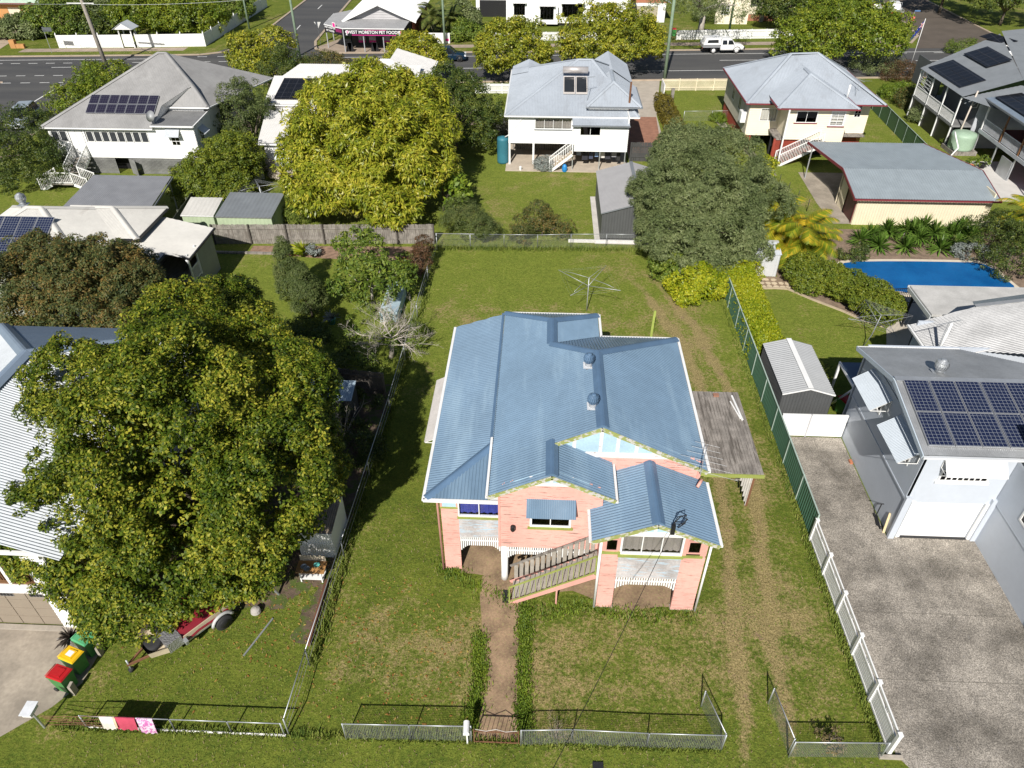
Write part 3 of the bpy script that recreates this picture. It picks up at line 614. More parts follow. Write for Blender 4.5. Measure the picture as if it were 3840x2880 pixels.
# ================================================================ RIGHT NEIGHBOUR (pale grey, garage, solar)
hh=thing('grey_house','pale grey two storey house with a white garage door and solar panels','house',(17,21.1,0))
F1=Fr((0,21.05),(1,0)); F2=Fr((15.2,31),(0,-1))
clad=M('pale_grey_cladding',(.46,.50,.56),.5,var=.04)
wall(hh,F1,15.2,18.75,0,5.15,greybd,[(15.66,18.47,0,2.15),(16.05,18.0,3.43,4.05)],boards=False)
gd=MB().fb(F1,15.66,18.47,-.12,-.08,0,2.15).build('garage_door',white,hh)
for i in range(10): piece('door_slat',gd,F1(17.065,-.07,.12+i*.205),(2.78,.02,.195),white,(-.06,0,0))
for a in (15.5,18.47): MB().fb(F1,a,a+.16,0,.06,0,2.2).build('door_trim',white,hh)
for a in (15.15,18.6): MB().fb(F1,a,a+.25 if a<16 else a+.2,.0,.14,0,2.5).build('pilaster',greybd,hh)
MB().box(15.6,20.98,.008,18.5,21.1,.03).build('threshold',blackm,hh)
window(hh,F1,16.05,18.0,3.43,4.05,8,2,white,dglass,fw=.07,bar=.05); MB().fb(F1,15.98,18.08,0,.08,3.33,3.43).build('sill',white,hh)
hood(hh,F1,15.9,18.25,4.78,.55,.62,M('white_hood_iron',(.72,.73,.74),.5,var=.05),white)
wall(hh,F2,3.3,9.95,0,2.36,greybd,boards=False)
MB().corr([F2(0,.03,2.36),F2(9.95,.03,2.36),F2(9.95,.03,5.0),F2(0,.03,5.0)],(1,0,0)if 0 else (0,-1,0),.11,.014).build('cladding',clad,hh) if 0 else None
wall(hh,F2,3.3,9.95,2.36,4.98,clad,[(5.0,6.0,3.45,4.55),(8.2,9.2,3.45,4.55)],bh=.11,name='wall',lean=.16)
MB().prism([(15.2,20.95,5.05),(15.2,27.7,5.0),(15.2,24.3,5.9)],(.06,0,0)).build('gable_panel',clad,hh)
MB().fb(F2,3.3,9.95,0,.05,2.3,2.4).build('wall_rail',greybd,hh)
for a,b_ in ((5.0,6.0),(8.2,9.2)):
    window(hh,F2,a,b_,3.45,4.55,3,3,white,dglass,fw=.08); hood(hh,F2,a-.75,b_+.55,4.72,.6,.85,M('pale_blue_hood',(.48,.53,.58),.45,var=.05),white)
wall(hh,Fr((18.8,21.1),(0,-1)),0,5.0,0,2.3,greybd,boards=False); wall(hh,Fr((18.8,21.1),(0,-1)),0,5.0,2.3,4.6,clad,[(1.5,2.6,2.9,3.9)],bh=.11,lean=.16)
window(hh,Fr((18.8,21.1),(0,-1)),1.5,2.6,2.9,3.9,3,3,white,dglass,fw=.08)
MB().tube([(18.7,16.2,2.2),(18.7,16.2,.02)],.05,8).build('downpipe',white,hh,True)
MB().box(18.8,16.1,0,40,16.2,4.6).build('wall',greybd,hh); MB().corr([(18.5,15.6,4.5),(40,15.6,4.5),(40,21,6.5),(18.5,21,6.5)],(0,-1,-.37)).build('roof_sheet',ironHw,hh)
MB().box(15.25,21.2,-.0,40,28.4,.05).build('slab',slabc,hh); wall(hh,Fr((27,28.2),(-1,0)),0,11.7,0,5,greybd,boards=False)
# roof
zp=6.0; ef,ebk=5.2,5.0
MB().corr([(14.78,20.62,ef),(40,20.62,ef),(40,24.3,zp),(14.78,24.3,zp)],(0,-1,-.22)).build('roof_sheet',ironH,hh)
MB().corr([(14.78,24.3,zp),(40,24.3,zp),(40,26.2,5.49),(21.6,26.2,5.49),(19.4,27.98,ebk),(14.78,27.98,ebk)],(0,1,-.27)).build('roof_sheet',ironH,hh)
MB().box(14.78,24.15,zp+.02,40,24.45,zp+.04).build('ridge_cap',galv,hh)
pb=M('pale_blue_fascia',(.48,.55,.62),.5,var=.04)
b=MB(); b.beam((14.74,20.6,ef-.08),(14.74,24.3,zp-.08),.04,.2); b.beam((14.74,24.3,zp-.08),(14.74,28,ebk-.08),.04,.2); b.build('bargeboard',pb,hh)
gutter(hh,[(14.75,20.56,5.12),(40,20.56,5.12)],M('gutter_grey',(.62,.64,.66),.45,var=.05)); gutter(hh,[(14.75,28.04,4.93),(19.4,28.04,4.93)],white)
MB().corr([(18.55,28.1,4.28),(18.55,31.1,4.28),(21.5,31.4,5.224),(27.5,30.2,7.144),(27.5,24.2,7.144),(20.5,28.0,4.9)],(-1,0,-.32),.12,.02).build('roof_sheet',ironHw,hh)
MB().corr([(21.5,31.4,5.22),(27.5,30.2,7.14),(28,34.5,4.6),(23,34.0,4.0)],(0,1,-.6)).build('roof_sheet',ironblue,hh)
b=MB(); b.beam((21.5,31.42,5.27),(27.5,30.22,7.19),.25,.03); b.build('ridge_cap',ironH,hh)
gutter(hh,[(18.5,28.1,4.2),(18.5,31.15,4.2)],white); wall(hh,Fr((18.8,31),(0,-1)),0,3,0,4.2,greybd,boards=False); wall(hh,Fr((27,31),(-1,0)),0,8.2,0,4.6,greybd,boards=False)
MB().beam((18.9,29.6,4.5),(18.9,30.7,5.8),.0001,.0001) if 0 else None
MB().tube([(18.85,28.6,4.4),(19.1,28.9,5.9)],.07,8).build('vent_pipe',white,hh,True)
sdir=np.array((0,3.68,.8)); sdir/=np.linalg.norm(sdir)
solar(hh,(15.05,21.0,5.285),(1,0,0),sdir,5,2,.99,1.62,.03,solarpoly,alu)
whirly('silver whirlybird vent behind the solar panels of the grey house',(16.95,25.1,5.82),galv,galv,.24)
antenna('tv antenna standing on the corrugated back roof of the grey house',(18.75,28.6,4.5),1.6,.35,8,1.4,wid=1.8)
ir=thing('patio_roof','flat pale concrete coloured patio roof beside the swimming pool','patio roof',(24,37,0))
MB().box(21.6,34.6,2.55,32,37.7,2.7).build('roof_slab',patio,ir); MB().beam((21.55,34.6,2.5),(21.55,37.7,2.5),.06,.24).beam((21.5,37.75,2.62),(32,37.75,2.62),.06,.14).build('fascia',M('pale_fascia',(.5,.52,.52),.6),ir)
for x,y in ((21.9,37.5),(21.9,34.8),(26,37.5)): MB().beam((x,y,0),(x,y,2.5),.1,.1).build('post',white if y<37 else blackpaint,ir)
sheet('patio_paving',[(20.9,37.2),(22.3,38.6),(23.2,41.0),(34,41),(34,28.3),(19.2,28.3),(18.9,31.5)],.010,M('cream_paving',(.50,.45,.38),.8,var=.1))
# lean-to over the bins
pl=thing('small_awning','small skillion awning with white frame beside the grey shed','awning',(16,29.5,0))
MB().corr([(15.55,30.55,2.25),(17.5,30.55,2.25),(17.5,28.2,2.35),(15.55,28.2,2.35)],(1,0,0),.09,.012).build('roof_sheet',M('slate_blue_iron',(.12,.17,.25),.5),pl)
MB().beam((15.5,30.6,2.2),(15.5,28.2,2.3),.07,.12).build('fascia',white,pl)
MB().beam((15.5,30.5,0),(15.5,30.5,2.2),.1,.1).build('post',white,pl); MB().beam((15.45,29.9,0),(15.5,28.4,2.2),.08,.08).build('brace',white,pl)
# ---- charcoal garden shed
def shed(name,label,cat,x0,x1,y0,y1,ze,zp,wm,rm,tm,axis='Y',pitch=.12,doors=None,group=None,ov=.06,amp=.015):
    t=thing(name,label,cat,((x0+x1)/2,y0,0),group)
    def sidew(pts,nm='wall'): MB().corr(pts,(0,0,-1),pitch,amp).build(nm,wm,t)
    xm,ym=(x0+x1)/2,(y0+y1)/2
    zz=lambda x,y: ze+(zp-ze)*(1-abs(x-xm)/((x1-x0)/2)) if axis=='Y' else (ze+(zp-ze)*(1-abs(y-ym)/((y1-y0)/2)) if axis=='X' else ze+(zp-ze)*(y-y0)/(y1-y0))
    def vc(pts):
        P=[(x,y,0) for x,y in (pts[0],pts[1])]
        # corr() flattens vertical sheets fine: normal horizontal
        q=[(pts[0][0],pts[0][1],0),(pts[1][0],pts[1][1],0)]
        mids=[(xm,pts[0][1])] if axis=='Y' and pts[0][1]==pts[1][1] else ([(pts[0][0],ym)] if axis=='X' and pts[0][0]==pts[1][0] else [])
        q.append((pts[1][0],pts[1][1],zz(*pts[1])))
        for m_ in mids: q.append((m_[0],m_[1],zz(*m_)))
        q.append((pts[0][0],pts[0][1],zz(*pts[0]))); sidew(q)
    vc([(x0,y0),(x1,y0)]); vc([(x0,y1),(x1,y1)]); vc([(x0,y0),(x0,y1)]); vc([(x1,y0),(x1,y1)])
    o=ov
    if axis=='Y':
        k=(zp-ze)/((x1-x0)/2)
        for s,xe in ((-1,x0-o),(1,x1+o)): MB().corr([(xm,y0-o,zp+.02),(xm,y1+o,zp+.02),(xe,y1+o,ze-k*o+.02),(xe,y0-o,ze-k*o+.02)],(s,0,-k),pitch,amp).build('roof_sheet',rm,t)
        b=MB(); b.box(xm-.13,y0-o,zp+.035,xm+.13,y1+o,zp+.05); b.build('ridge_cap',tm,t)
        b=MB()
        for s,xe in ((-1,x0-o),(1,x1+o)): b.beam((xm,y0-o-.02,zp-.02),(xe,y0-o-.02,ze-k*o-.02),.03,.07)
        b.build('bargeboard',tm,t)
    elif axis=='X':
        k=(zp-ze)/((y1-y0)/2)
        for s,ye in ((-1,y0-o),(1,y1+o)): MB().corr([(x0-o,ym,zp+.02),(x1+o,ym,zp+.02),(x1+o,ye,ze-k*o+.02),(x0-o,ye,ze-k*o+.02)],(0,s,-k),pitch,amp).build('roof_sheet',rm,t)
        MB().box(x0-o,ym-.12,zp+.03,x1+o,ym+.12,zp+.045).build('ridge_cap',tm,t)
    else:
        MB().corr([(x0-o,y0-o,ze+.02),(x1+o,y0-o,ze+.02),(x1+o,y1+o,zp+.02),(x0-o,y1+o,zp+.02)],(0,-1,0),pitch,amp).build('roof_sheet',rm,t)
        MB().beam((x0-o,y0-o,ze-.02),(x1+o,y0-o,ze-.02),.04,.06).build('gutter',tm,t)
    if doors:
        for a,b_ in doors: MB().box(a,y0-.035,.03,b_,y0-.015,ze-.08).build('door',tm if 0 else wm,t)
    return t
grib=M('grey_white_rib_roof',(.36,.37,.38),.45,var=.05)
shed('garden_shed','charcoal steel garden shed with a ribbed grey gable roof behind the white gates','shed',12.25,14.75,28.55,32.75,1.72,2.08,charwall,grib,white,'Y',.16,ov=.05,amp=.018)
shed('garden_shed','silver garden shed with double doors beside the golden palms','shed',13.55,15.75,43.2,45.6,1.62,1.95,silverwall,ironD,silverwall,'X',.15,doors=[(14.1,14.78),(14.82,15.5)])
shed('garden_shed','pale green garden shed with a white roof behind the paling fence','shed',-25.9,-23.6,47.5,49.6,1.55,1.95,shedgreen,ironwhite,white,'S',.3)
shed('garden_shed','long pale green garden shed with a dark grey roof behind the paling fence','shed',-23.3,-19.3,47.3,50.6,1.6,1.95,shedgreen,irondark,alu,'S',.3)
shed('garage','grey steel gable garage beside the back boundary fence','garage',4.3,9.4,47.75,55.2,2.25,3.0,charwall,M('warm_grey_roof',(.33,.325,.33),.5,var=.06),irondark,'Y',.2,ov=.1,amp=.012)
sheet('slab',[(3.9,47.35),(9.8,47.35),(9.8,55.5),(3.9,55.5)],.012,M('pale_slab',(.55,.52,.48),.8))
tag(MB().box(2.0,47.5,0,8.4,47.62,.22).build('retaining_edge',whiteflake),'low white edging along the foot of the grey garage','edging')
shed('tool_shed','white tool shed with a rusty corrugated roof under the big tree','shed',-9.6,-8.15,18.9,20.9,1.55,1.75,white,M('brown_stained_iron',(.30,.24,.18),.6,var=.35,sc=2),white,'S',.09)
shed('lean_shed','dark shed with a pale blue corrugated roof in deep shade beside the paling fence','shed',-11.4,-9.2,27.3,28.5,1.5,1.75,charwall,M('pale_blue_iron',(.40,.50,.58),.5),charwall,'S',.09)
# ---- boundary fences of the front yard
def chainfence(name,label,pts,h,posts=None,mesh=True,rail=True,postm=galv,sp=2.0,cell=.055,wire=.0035,group=None,lowrail=False,skip_last=False):
    t=thing(name,label,'fence',(pts[0][0],pts[0][1],0),group)
    for (p,q) in zip(pts,pts[1:]):
        L=math.hypot(q[0]-p[0],q[1]-p[1]); n=max(1,round(L/sp))
        for i in range(n+1):
            x,y=p[0]+(q[0]-p[0])*i/n,p[1]+(q[1]-p[1])*i/n; MB().tube([(x,y,0),(x,y,h+.03)],.025,7).build('post',postm,t,True)
        if rail: MB().tube([(*p,h),(*q,h)],.02,6).build('rail',postm,t,True)
        if lowrail: MB().tube([(*p,.06),(*q,.06)],.02,6).build('rail',whiteflake,t,True)
        if mesh:
            b=MB(); u=((q[0]-p[0])/L,(q[1]-p[1])/L); m=int(L/cell)
            for i in range(m+1):
                x,y=p[0]+u[0]*L*i/m,p[1]+u[1]*L*i/m; r=wire
                b.add([(x-u[0]*r,y-u[1]*r,.02),(x+u[0]*r,y+u[1]*r,.02),(x+u[0]*r,y+u[1]*r,h),(x-u[0]*r,y-u[1]*r,h)],[(0,1,2,3)])
            k=int(h/(cell))
            for j in range(k+1):
                zz=.03+(h-.05)*j/k; b.add([(*p,zz-wire),(*q,zz-wire),(*q,zz+wire),(*p,zz+wire)],[(0,1,2,3)])
            o=b.build('wire_mesh',postm,t); o['kind']='stuff'
    return t
chainfence('wire_fence','grey wire mesh front fence left of the gate, leaning slightly',[(-6.05,11.45),(-3.87,11.5),(-1.85,11.55)],1.02,sp=2.1)
chainfence('wire_fence','long grey wire mesh front fence between the gate and the drive opening',[(-.2,11.5),(1.46,11.6),(3.95,11.58),(6.42,11.62)],1.0,sp=2.5)
chainfence('wire_gate','open wire mesh drive gate swung inwards beside the long front fence',[(6.42,11.68),(6.0,13.1)],1.0,sp=3)
chainfence('wire_gate','open wire mesh drive gate swung inwards near the white slat fence',[(8.6,11.6),(8.35,13.3)],1.0,sp=3)
chainfence('wire_fence','short grey wire mesh front fence ending at the white slat fence',[(8.6,11.5),(11.6,11.6)],1.0,sp=3.2)
chainfence('wire_fence','galvanised pipe front fence of the left yard with washing on it',[(-14.9,11.45),(-11.86,11.46),(-9.93,11.47),(-8.15,11.48)],.8,mesh=False,lowrail=True,sp=2.0)
t=chainfence('pipe_fence','long thin pipe and wire side fence left of the pink house',[(-8.0,11.5),(-7.95,14.0),(-7.8,18.9),(-7.5,28.2),(-7.3,46)],1.05,mesh=False,sp=4.9)
for zz in (.35,.7): MB().tube([(-8,11.5,zz),(-7.95,14,zz),(-7.8,18.9,zz),(-7.5,28.2,zz),(-7.3,46,zz)],.006,4).build('wire',galv,t)
chainfence('chain_fence','chain wire fence along the back boundary of the pink house',[(-7.35,46.3),(-2.57,46.35),(-.2,46.4),(2.15,46.6),(4.64,46.72),(7.11,46.75),(9.5,46.8)],1.1,sp=2.5,cell=.09,wire=.003)
t=thing('loose_wire_fence','sagging rusty wire fence at the left corner of the front yards','fence',(-16,11.4,0))
for i in range(5):
    zz=.15+.17*i; pts=[(-16.2+1.3*k*.85,11.42+.03*math.sin(k*2+i),zz+.05*math.sin(k*1.7+i)) for k in range(3)]; MB().tube(pts,.010,4).build('wire',rust,t)
MB().tube([(-14.95,11.45,0),(-15.05,11.45,.75)],.012,5).build('stake',rust,t)
tag(MB().tube([(-16.36,11.39,0),(-16.4,11.39,1.05)],.035,8).build('corner_post',galv),'galvanised corner post beneath the white letterbox','post')
def letterbox(label,x,y,h,rz,w=.2,L=.4):
    t=thing('letterbox',label,'letterbox'); MB().beam((0,0,0),(0,0,h),.05,.05).build('post',white,t)
    n=10; prof=[(-w/2,h)]+[(-w/2*math.cos(PI*i/n),h+.12+w/2*math.sin(PI*i/n)) for i in range(n+1)]+[(w/2,h)]
    MB().prism([(a,-L/2,z_) for a,z_ in prof],(0,L,0)).build('box',white,t); t.location=(x,y,0); t.rotation_euler=(0,0,rz); return t
letterbox('white rounded letterbox on a post beside the front gate',-1.98,11.48,.95,.05)
t=thing('letterbox','white flat letterbox on the galvanised corner post by the left driveway','letterbox',(-16.4,11.39,1.05)); MB().box(-16.56,11.2,1.05,-16.26,11.6,1.22).build('box',white,t); MB().box(-16.6,11.15,1.22,-16.22,11.66,1.25).build('lid',M('lid_white',(.7,.72,.75),.4),t)
t=thing('garden_gate','low rusty wrought iron front gate across the dirt path','gate',(-1,11.5,0))
MB().beam((-1.75,11.5,.12),(-.28,11.5,.12),.03,.03).beam((-1.75,11.5,.82),(-.28,11.5,.82),.03,.03).beam((-1.75,11.5,.1),(-1.75,11.5,.95),.035,.035).beam((-.28,11.5,.1),(-.28,11.5,.95),.035,.035).build('frame',rust,t)
for i in range(9): x=-1.6+i*.15; piece('bar',t,(x,11.5,.47),(.014,.014,.68),rust)
MB().tube([(-1.7,11.5,.95),(-1.35,11.5,.85),(-1.02,11.5,1.0),(-.7,11.5,.85),(-.33,11.5,.95)],.012,5).build('scroll',M('peeling_white_iron',(.5,.46,.42),.7),t)
# white slat fence and green steel fence on the right boundary
t=thing('slat_fence','white slatted fence with taller posts along the concrete driveway','fence',(11.9,15,0)); A=np.array((11.9,11.75)); Bq=np.array((11.83,20.7)); L=float(np.linalg.norm(Bq-A)); n=5
for i in range(n+1):
    p=A+(Bq-A)*i/n; MB().box(p[0]-.06,p[1]-.06,0,p[0]+.06,p[1]+.06,1.28).box(p[0]-.075,p[1]-.075,1.28,p[0]+.075,p[1]+.075,1.31).build('post',white,t)
for i in range(n):
    p,q=A+(Bq-A)*(i+.02)/n,A+(Bq-A)*(i+.98)/n
    for zz,hh_ in ((.12,.1),(.9,.1),(1.18,.1)): MB().beam((*p,zz),(*q,zz),.05,hh_).build('rail',white,t)
    for j in range(17):
        c=p+(q-p)*(j+.5)/17; piece('slat',t,(c[0],c[1],.5),(.02,L/n/17*.78,.72),white)
    for j in (8.2,8.9,9.6):
        c=p+(q-p)*j/17; piece('slat',t,(c[0],c[1],1.04),(.02,.03,.2),white)
MB().box(11.55,11.55,0,12.3,11.66,.12).build('footing',slabc,t)
t=thing('steel_fence','green corrugated steel fence between the back lawn and the neighbour','fence',(11.8,30,0))
Y0,Y1=20.75,41.5; n=9
for i in range(n+1):
    y=Y0+(Y1-Y0)*i/n; MB().beam((11.84,y,0),(11.84,y,1.56),.06,.05).build('post',M('pale_green_cap',(.36,.45,.40),.5),t)
    if i<n:
        y2=Y0+(Y1-Y0)*(i+1)/n; MB().corr([(11.84,y+.03,.04),(11.84,y2-.03,.04),(11.84,y2-.03,1.52),(11.84,y+.03,1.52)],(0,0,-1),.2,.018).build('fence_panel',colorgreen,t); MB().beam((11.84,y,1.53),(11.84,y2,1.53),.06,.035).build('top_rail',MATS['pale_green_cap'],t)
t=thing('side_gates','pair of white solid panel gates between the grey house and green fence','gate',(13.9,27.3,0))
for a,b_ in ((12.0,13.35),(13.42,15.15)): MB().box(a,27.27,.06,b_,27.32,1.38).build('gate_panel',white,t); MB().box(a,27.25,1.38,b_,27.34,1.43).build('top_rail',white,t)
MB().box(13.36,27.26,.0,13.41,27.36,1.42).build('gate_stile',M('seam_grey',(.5,.5,.52),.5),t)
# ---- pool
pool=[G(2840+x/2.212,700+y/2.212) for x,y in ((700,650),(720,638),(800,628),(1050,624),(1300,625),(1550,629),(1800,635),(1880,650),(1960,690),(2040,760))]
pool=[(p[0],p[1]) for p in pool]+[(31.0,42.6),(30.6,41.3),(29.5,40.6),(26,40.9),(22.9,41.6),(21.6,42.4),(20.75,43.4)]
cx=sum(p[0] for p in pool)/len(pool); cyy=sum(p[1] for p in pool)/len(pool)
def grow(P,d): return [(cx+(x-cx)*(1+d/8),cyy+(y-cyy)*(1+d/2.6)) for x,y in P]
pt=thing('swimming_pool','blue covered swimming pool with cream coping behind a clipped hedge','swimming pool',(cx,cyy,0))
m_,t_,p_=_nt('pool_cover'); t_.links.new(hsv_val(t_,mixc(t_,rng_(t_,noise(t_,.5,posv(t_),3),.3,.7,0,1),(.004,.085,.27),(.008,.13,.36)),rng_(t_,noise(t_,9,posv(t_),2),.3,.7,.93,1.07)),p_.inputs['Base Color']); p_.inputs['Roughness'].default_value=.25; MATS['pool_cover']=m_
MB().prism([(x,y,0) for x,y in grow(pool,.45)],(0,0,.05)).build('coping',M('cream_coping',(.62,.54,.43),.8,var=.08),pt)
MB().poly([(x,y,.056) for x,y in pool]).build('pool_cover',m_,pt)
sheet('garden_bed',[(15.3,48),(21,50.5),(34,50.5),(34,39),(31,39.5),(30,41),(23,41.2),(20.8,37.4),(18.9,39.0),(17.3,40.4),(16.1,41.7),(15.9,43)],.005,M('brown_mulch',(.22,.16,.115),.95,var=.3,sc=2.5,bump=.5,bsc=15))
sheet('stone_paving',[(14.0,41.6),(15.9,41.5),(17.1,42.3),(16.2,43.2),(13.9,43.1)],.0075,M('earth_joint',(.22,.16,.11),.9))
r=random.Random(3)
spv=[o for o in COL.objects if o.name=='stone_paving'][0]
for i in range(16):
    x,y=14.2+.42*(i%6)+r.uniform(-.05,.05),41.85+.45*(i//6)+r.uniform(-.05,.05); k=r.randint(5,7); MB().prism([(x+.2*math.cos(2*PI*j/k+i)*r.uniform(.85,1.1),y+.19*math.sin(2*PI*j/k+i)*r.uniform(.85,1.1),.005) for j in range(k)],(0,0,.02)).build('paving_stone',M('sandstone',(.50,.41,.29),.85,var=.2),spv)
b=[G(2840+x/2.212,700+y/2.212) for x,y in ((0,848),(140,846),(250,852),(450,938),(700,1033),(900,1123),(1050,1168))]
eb_=MB()
for p,q in zip(b,b[1:]): eb_.beam((p[0],p[1],.04),(q[0],q[1],.04),.12,.1)
tag(eb_.build('garden_edging',M('edging_stone',(.42,.34,.24),.85,var=.15)),'curved pale edging between the pool garden bed and the lawn','edging')
t=thing('pool_fence','black tubular pool fence under the flat patio roof','fence',(22.5,40.6,0))
MB().beam((21.8,39.9,1.15),(25,40.3,1.15),.04,.04).beam((21.8,39.9,.1),(25,40.3,.1),.04,.04).build('rail',blackpaint,t)
for i in range(27): f=i/26; piece('picket',t,(21.8+3.2*f,39.9+.4*f,.63),(.02,.02,1.05),blackpaint)
# ================================================================ OTHER HOUSES
def hiproof(par,x0,x1,y0,y1,ze,zr,rx0,rx1,ry0,ry1,mat,cap,pitch=.12,amp=.012,sides='FBLR',gut=white,capr=.1):
    """hip roof: eave rectangle, ridge from (rx0,ry0) to (rx1,ry1)"""
    if abs(rx1-rx0)>=abs(ry1-ry0):   # ridge along X
        F_=[(x0,y0,ze),(x1,y0,ze),(rx1,ry1,zr),(rx0,ry0,zr)]; B_=[(x1,y1,ze),(x0,y1,ze),(rx0,ry0,zr),(rx1,ry1,zr)]; L_=[(x0,y1,ze),(x0,y0,ze),(rx0,ry0,zr)]; R_=[(x1,y0,ze),(x1,y1,ze),(rx1,ry1,zr)]
        hips=[((x0,y0,ze),(rx0,ry0,zr)),((x0,y1,ze),(rx0,ry0,zr)),((x1,y0,ze),(rx1,ry1,zr)),((x1,y1,ze),(rx1,ry1,zr))]
    else:
        F_=[(x0,y0,ze),(x1,y0,ze),(rx0,ry0,zr)]; B_=[(x1,y1,ze),(x0,y1,ze),(rx1,ry1,zr)]; L_=[(x0,y1,ze),(x0,y0,ze),(rx0,ry0,zr),(rx1,ry1,zr)]; R_=[(x1,y0,ze),(x1,y1,ze),(rx1,ry1,zr),(rx0,ry0,zr)]
        hips=[((x0,y0,ze),(rx0,ry0,zr)),((x1,y0,ze),(rx0,ry0,zr)),((x0,y1,ze),(rx1,ry1,zr)),((x1,y1,ze),(rx1,ry1,zr))]
    for k,P,d in (('F',F_,(0,-1,-.4)),('B',B_,(0,1,-.4)),('L',L_,(-1,0,-.4)),('R',R_,(1,0,-.4))):
        if k in sides: MB().corr(P,d,pitch,amp).build('roof_sheet',mat,par)
    for p,q in hips: capline(par,[(p[0],p[1],p[2]+.03),(q[0],q[1],q[2]+.03)],cap,capr)
    capline(par,[(rx0,ry0,zr+.03),(rx1,ry1,zr+.03)],cap,capr) if (rx0,ry0)!=(rx1,ry1) else None
    if gut: gutter(par,[(x0-.04,y0-.04,ze-.06),(x1+.04,y0-.04,ze-.06),(x1+.04,y1+.04,ze-.06),(x0-.04,y1+.04,ze-.06),(x0-.04,y0-.04,ze-.06)],gut)
def box4(par,x0,x1,y0,y1,z0,z1,mat,skip=''):
    for k,F,L in (('F',Fr((x0,y0),(1,0)),x1-x0),('R',Fr((x1,y0),(0,1)),y1-y0),('B',Fr((x1,y1),(-1,0)),x1-x0),('L',Fr((x0,y1),(0,-1)),y1-y0)):
        if k not in skip: wall(par,F,0,L,z0,z1,mat,boards=False)
def battens(par,F,s0,s1,z0,z1,n,mat,name='batten',w=.6):
    b=MB().fb(F,s0,s1,-.04,-.01,z0+.1,z0+.2).fb(F,s0,s1,-.04,-.01,z1-.2,z1-.1).build('batten_rail',mat,par)
    for i in range(n): piece(name,b,F(s0+(s1-s0)*(i+.5)/n,.0,(z0+z1)/2),((s1-s0)/n*w,.02,z1-z0),mat,(0,0,F.a))
def balustrade(par,F,s0,s1,z,n,mat,h=.95,name='balustrade'):
    b=MB().fb(F,s0,s1,-.03,.03,z+h-.06,z+h).fb(F,s0,s1,-.02,.02,z+.06,z+.12).build(name,mat,par)
    for i in range(n): piece('baluster',b,F(s0+(s1-s0)*(i+.5)/n,0,z+h/2+.03),(.03,.03,h-.18),mat,(0,0,F.a))
# ---- D: left edge house
D=thing('left_house','white two storey house with a bright corrugated roof, tan garage door and timber deck','house',(-20,15.2,0))
FD=Fr((0,15.2),(1,0))
zD=lambda x:4.6+.44*(-15.9-x)
MB().corr([(-15.9,14.8,4.6),(-15.9,28.6,4.6),(-21.1,23.4,zD(-21.1)),(-21.1,14.8,zD(-21.1))],(1,0,-.44),.12,.02).build('roof_sheet',ironD,D)
MB().corr([(-15.9,28.6,4.6),(-26.3,28.6,4.6),(-21.1,23.4,zD(-21.1))],(0,1,-.44),.1).build('roof_sheet',M('shade_and_cap_iron',(.22,.28,.36),.45,var=.06),D); MB().corr([(-26.3,28.6,4.6),(-26.3,14.8,4.6),(-21.1,14.8,zD(-21.1)),(-21.1,23.4,zD(-21.1))],(-1,0,-.44),.1).build('roof_sheet',ironD,D)  # back slope's blue-grey puts its sunless shade into the colour; caps share it
capline(D,[(-21.1,14.8,6.93),(-21.1,23.4,6.93),(-15.9,28.6,4.65)],MATS['shade_and_cap_iron'],.16); capline(D,[(-21.1,23.4,6.93),(-26.3,28.6,4.65)],MATS['shade_and_cap_iron'],.16)
wall(D,FD,-17.68,-16.86,0,4.2,whitebd,(),.17); wall(D,Fr((-16.86,15.2),(0,1)),0,13,0,4.5,M('worn_white_side',(.6,.58,.54),.7,var=.15,sc=1.5),(),.17)
gd=MB().fb(FD,-21,-17.7,-.14,-.1,0,2.1).build('garage_door',tan,D)
for i in range(4):
    for j in range(4): piece('door_panel',gd,FD(-18.1-.82*i,-.09,.27+.52*j),(.78,.02,.48),tan)
for i in range(3):
    wv=MB().fb(FD,-18.35-1.1*i,-17.85-1.1*i,-.078,-.06,1.78,1.98).build('door_window',alu,gd)
    for j in range(4): piece('pane',wv,FD(-18.29-1.1*i+.125*j,-.055,1.88),(.1,.01,.14),blackpaint)
MB().fb(FD,-24,-17.68,-.12,.04,2.12,2.62).build('beam',whiteflake,D)
MB().box(-24,15.2,2.62,-16.9,19,2.72).build('deck',deckw,D); MB().box(-24,18.9,2.7,-16.9,19,4.9).build('wall',deckw,D)
for x in (-18.6,-20.2): MB().beam((x,15.2,2.7),(x,15.2,5.6),.12,.12).build('post',white,D)
MB().beam((-16.95,15.15,4.2),(-16.95,15.15,4.95),.12,.12).build('post',white,D); MB().beam((-24,15.1,4.6),(-16.0,15.1,4.52),.1,.14).build('beam',white,D)
for a,b_ in ((-18.55,-17.7),(-20.2,-18.65)): balustrade(D,FD,a,b_,2.72,int((b_-a)/.1),deckw)
MB().box(-24,15.0,.008,-16.8,15.22,.05).build('threshold',slabc,D)
for i in range(18): piece('deck_board',D,(-20.4+.0,15.4+.19*i,2.735),(7,.17,.02),deckw)
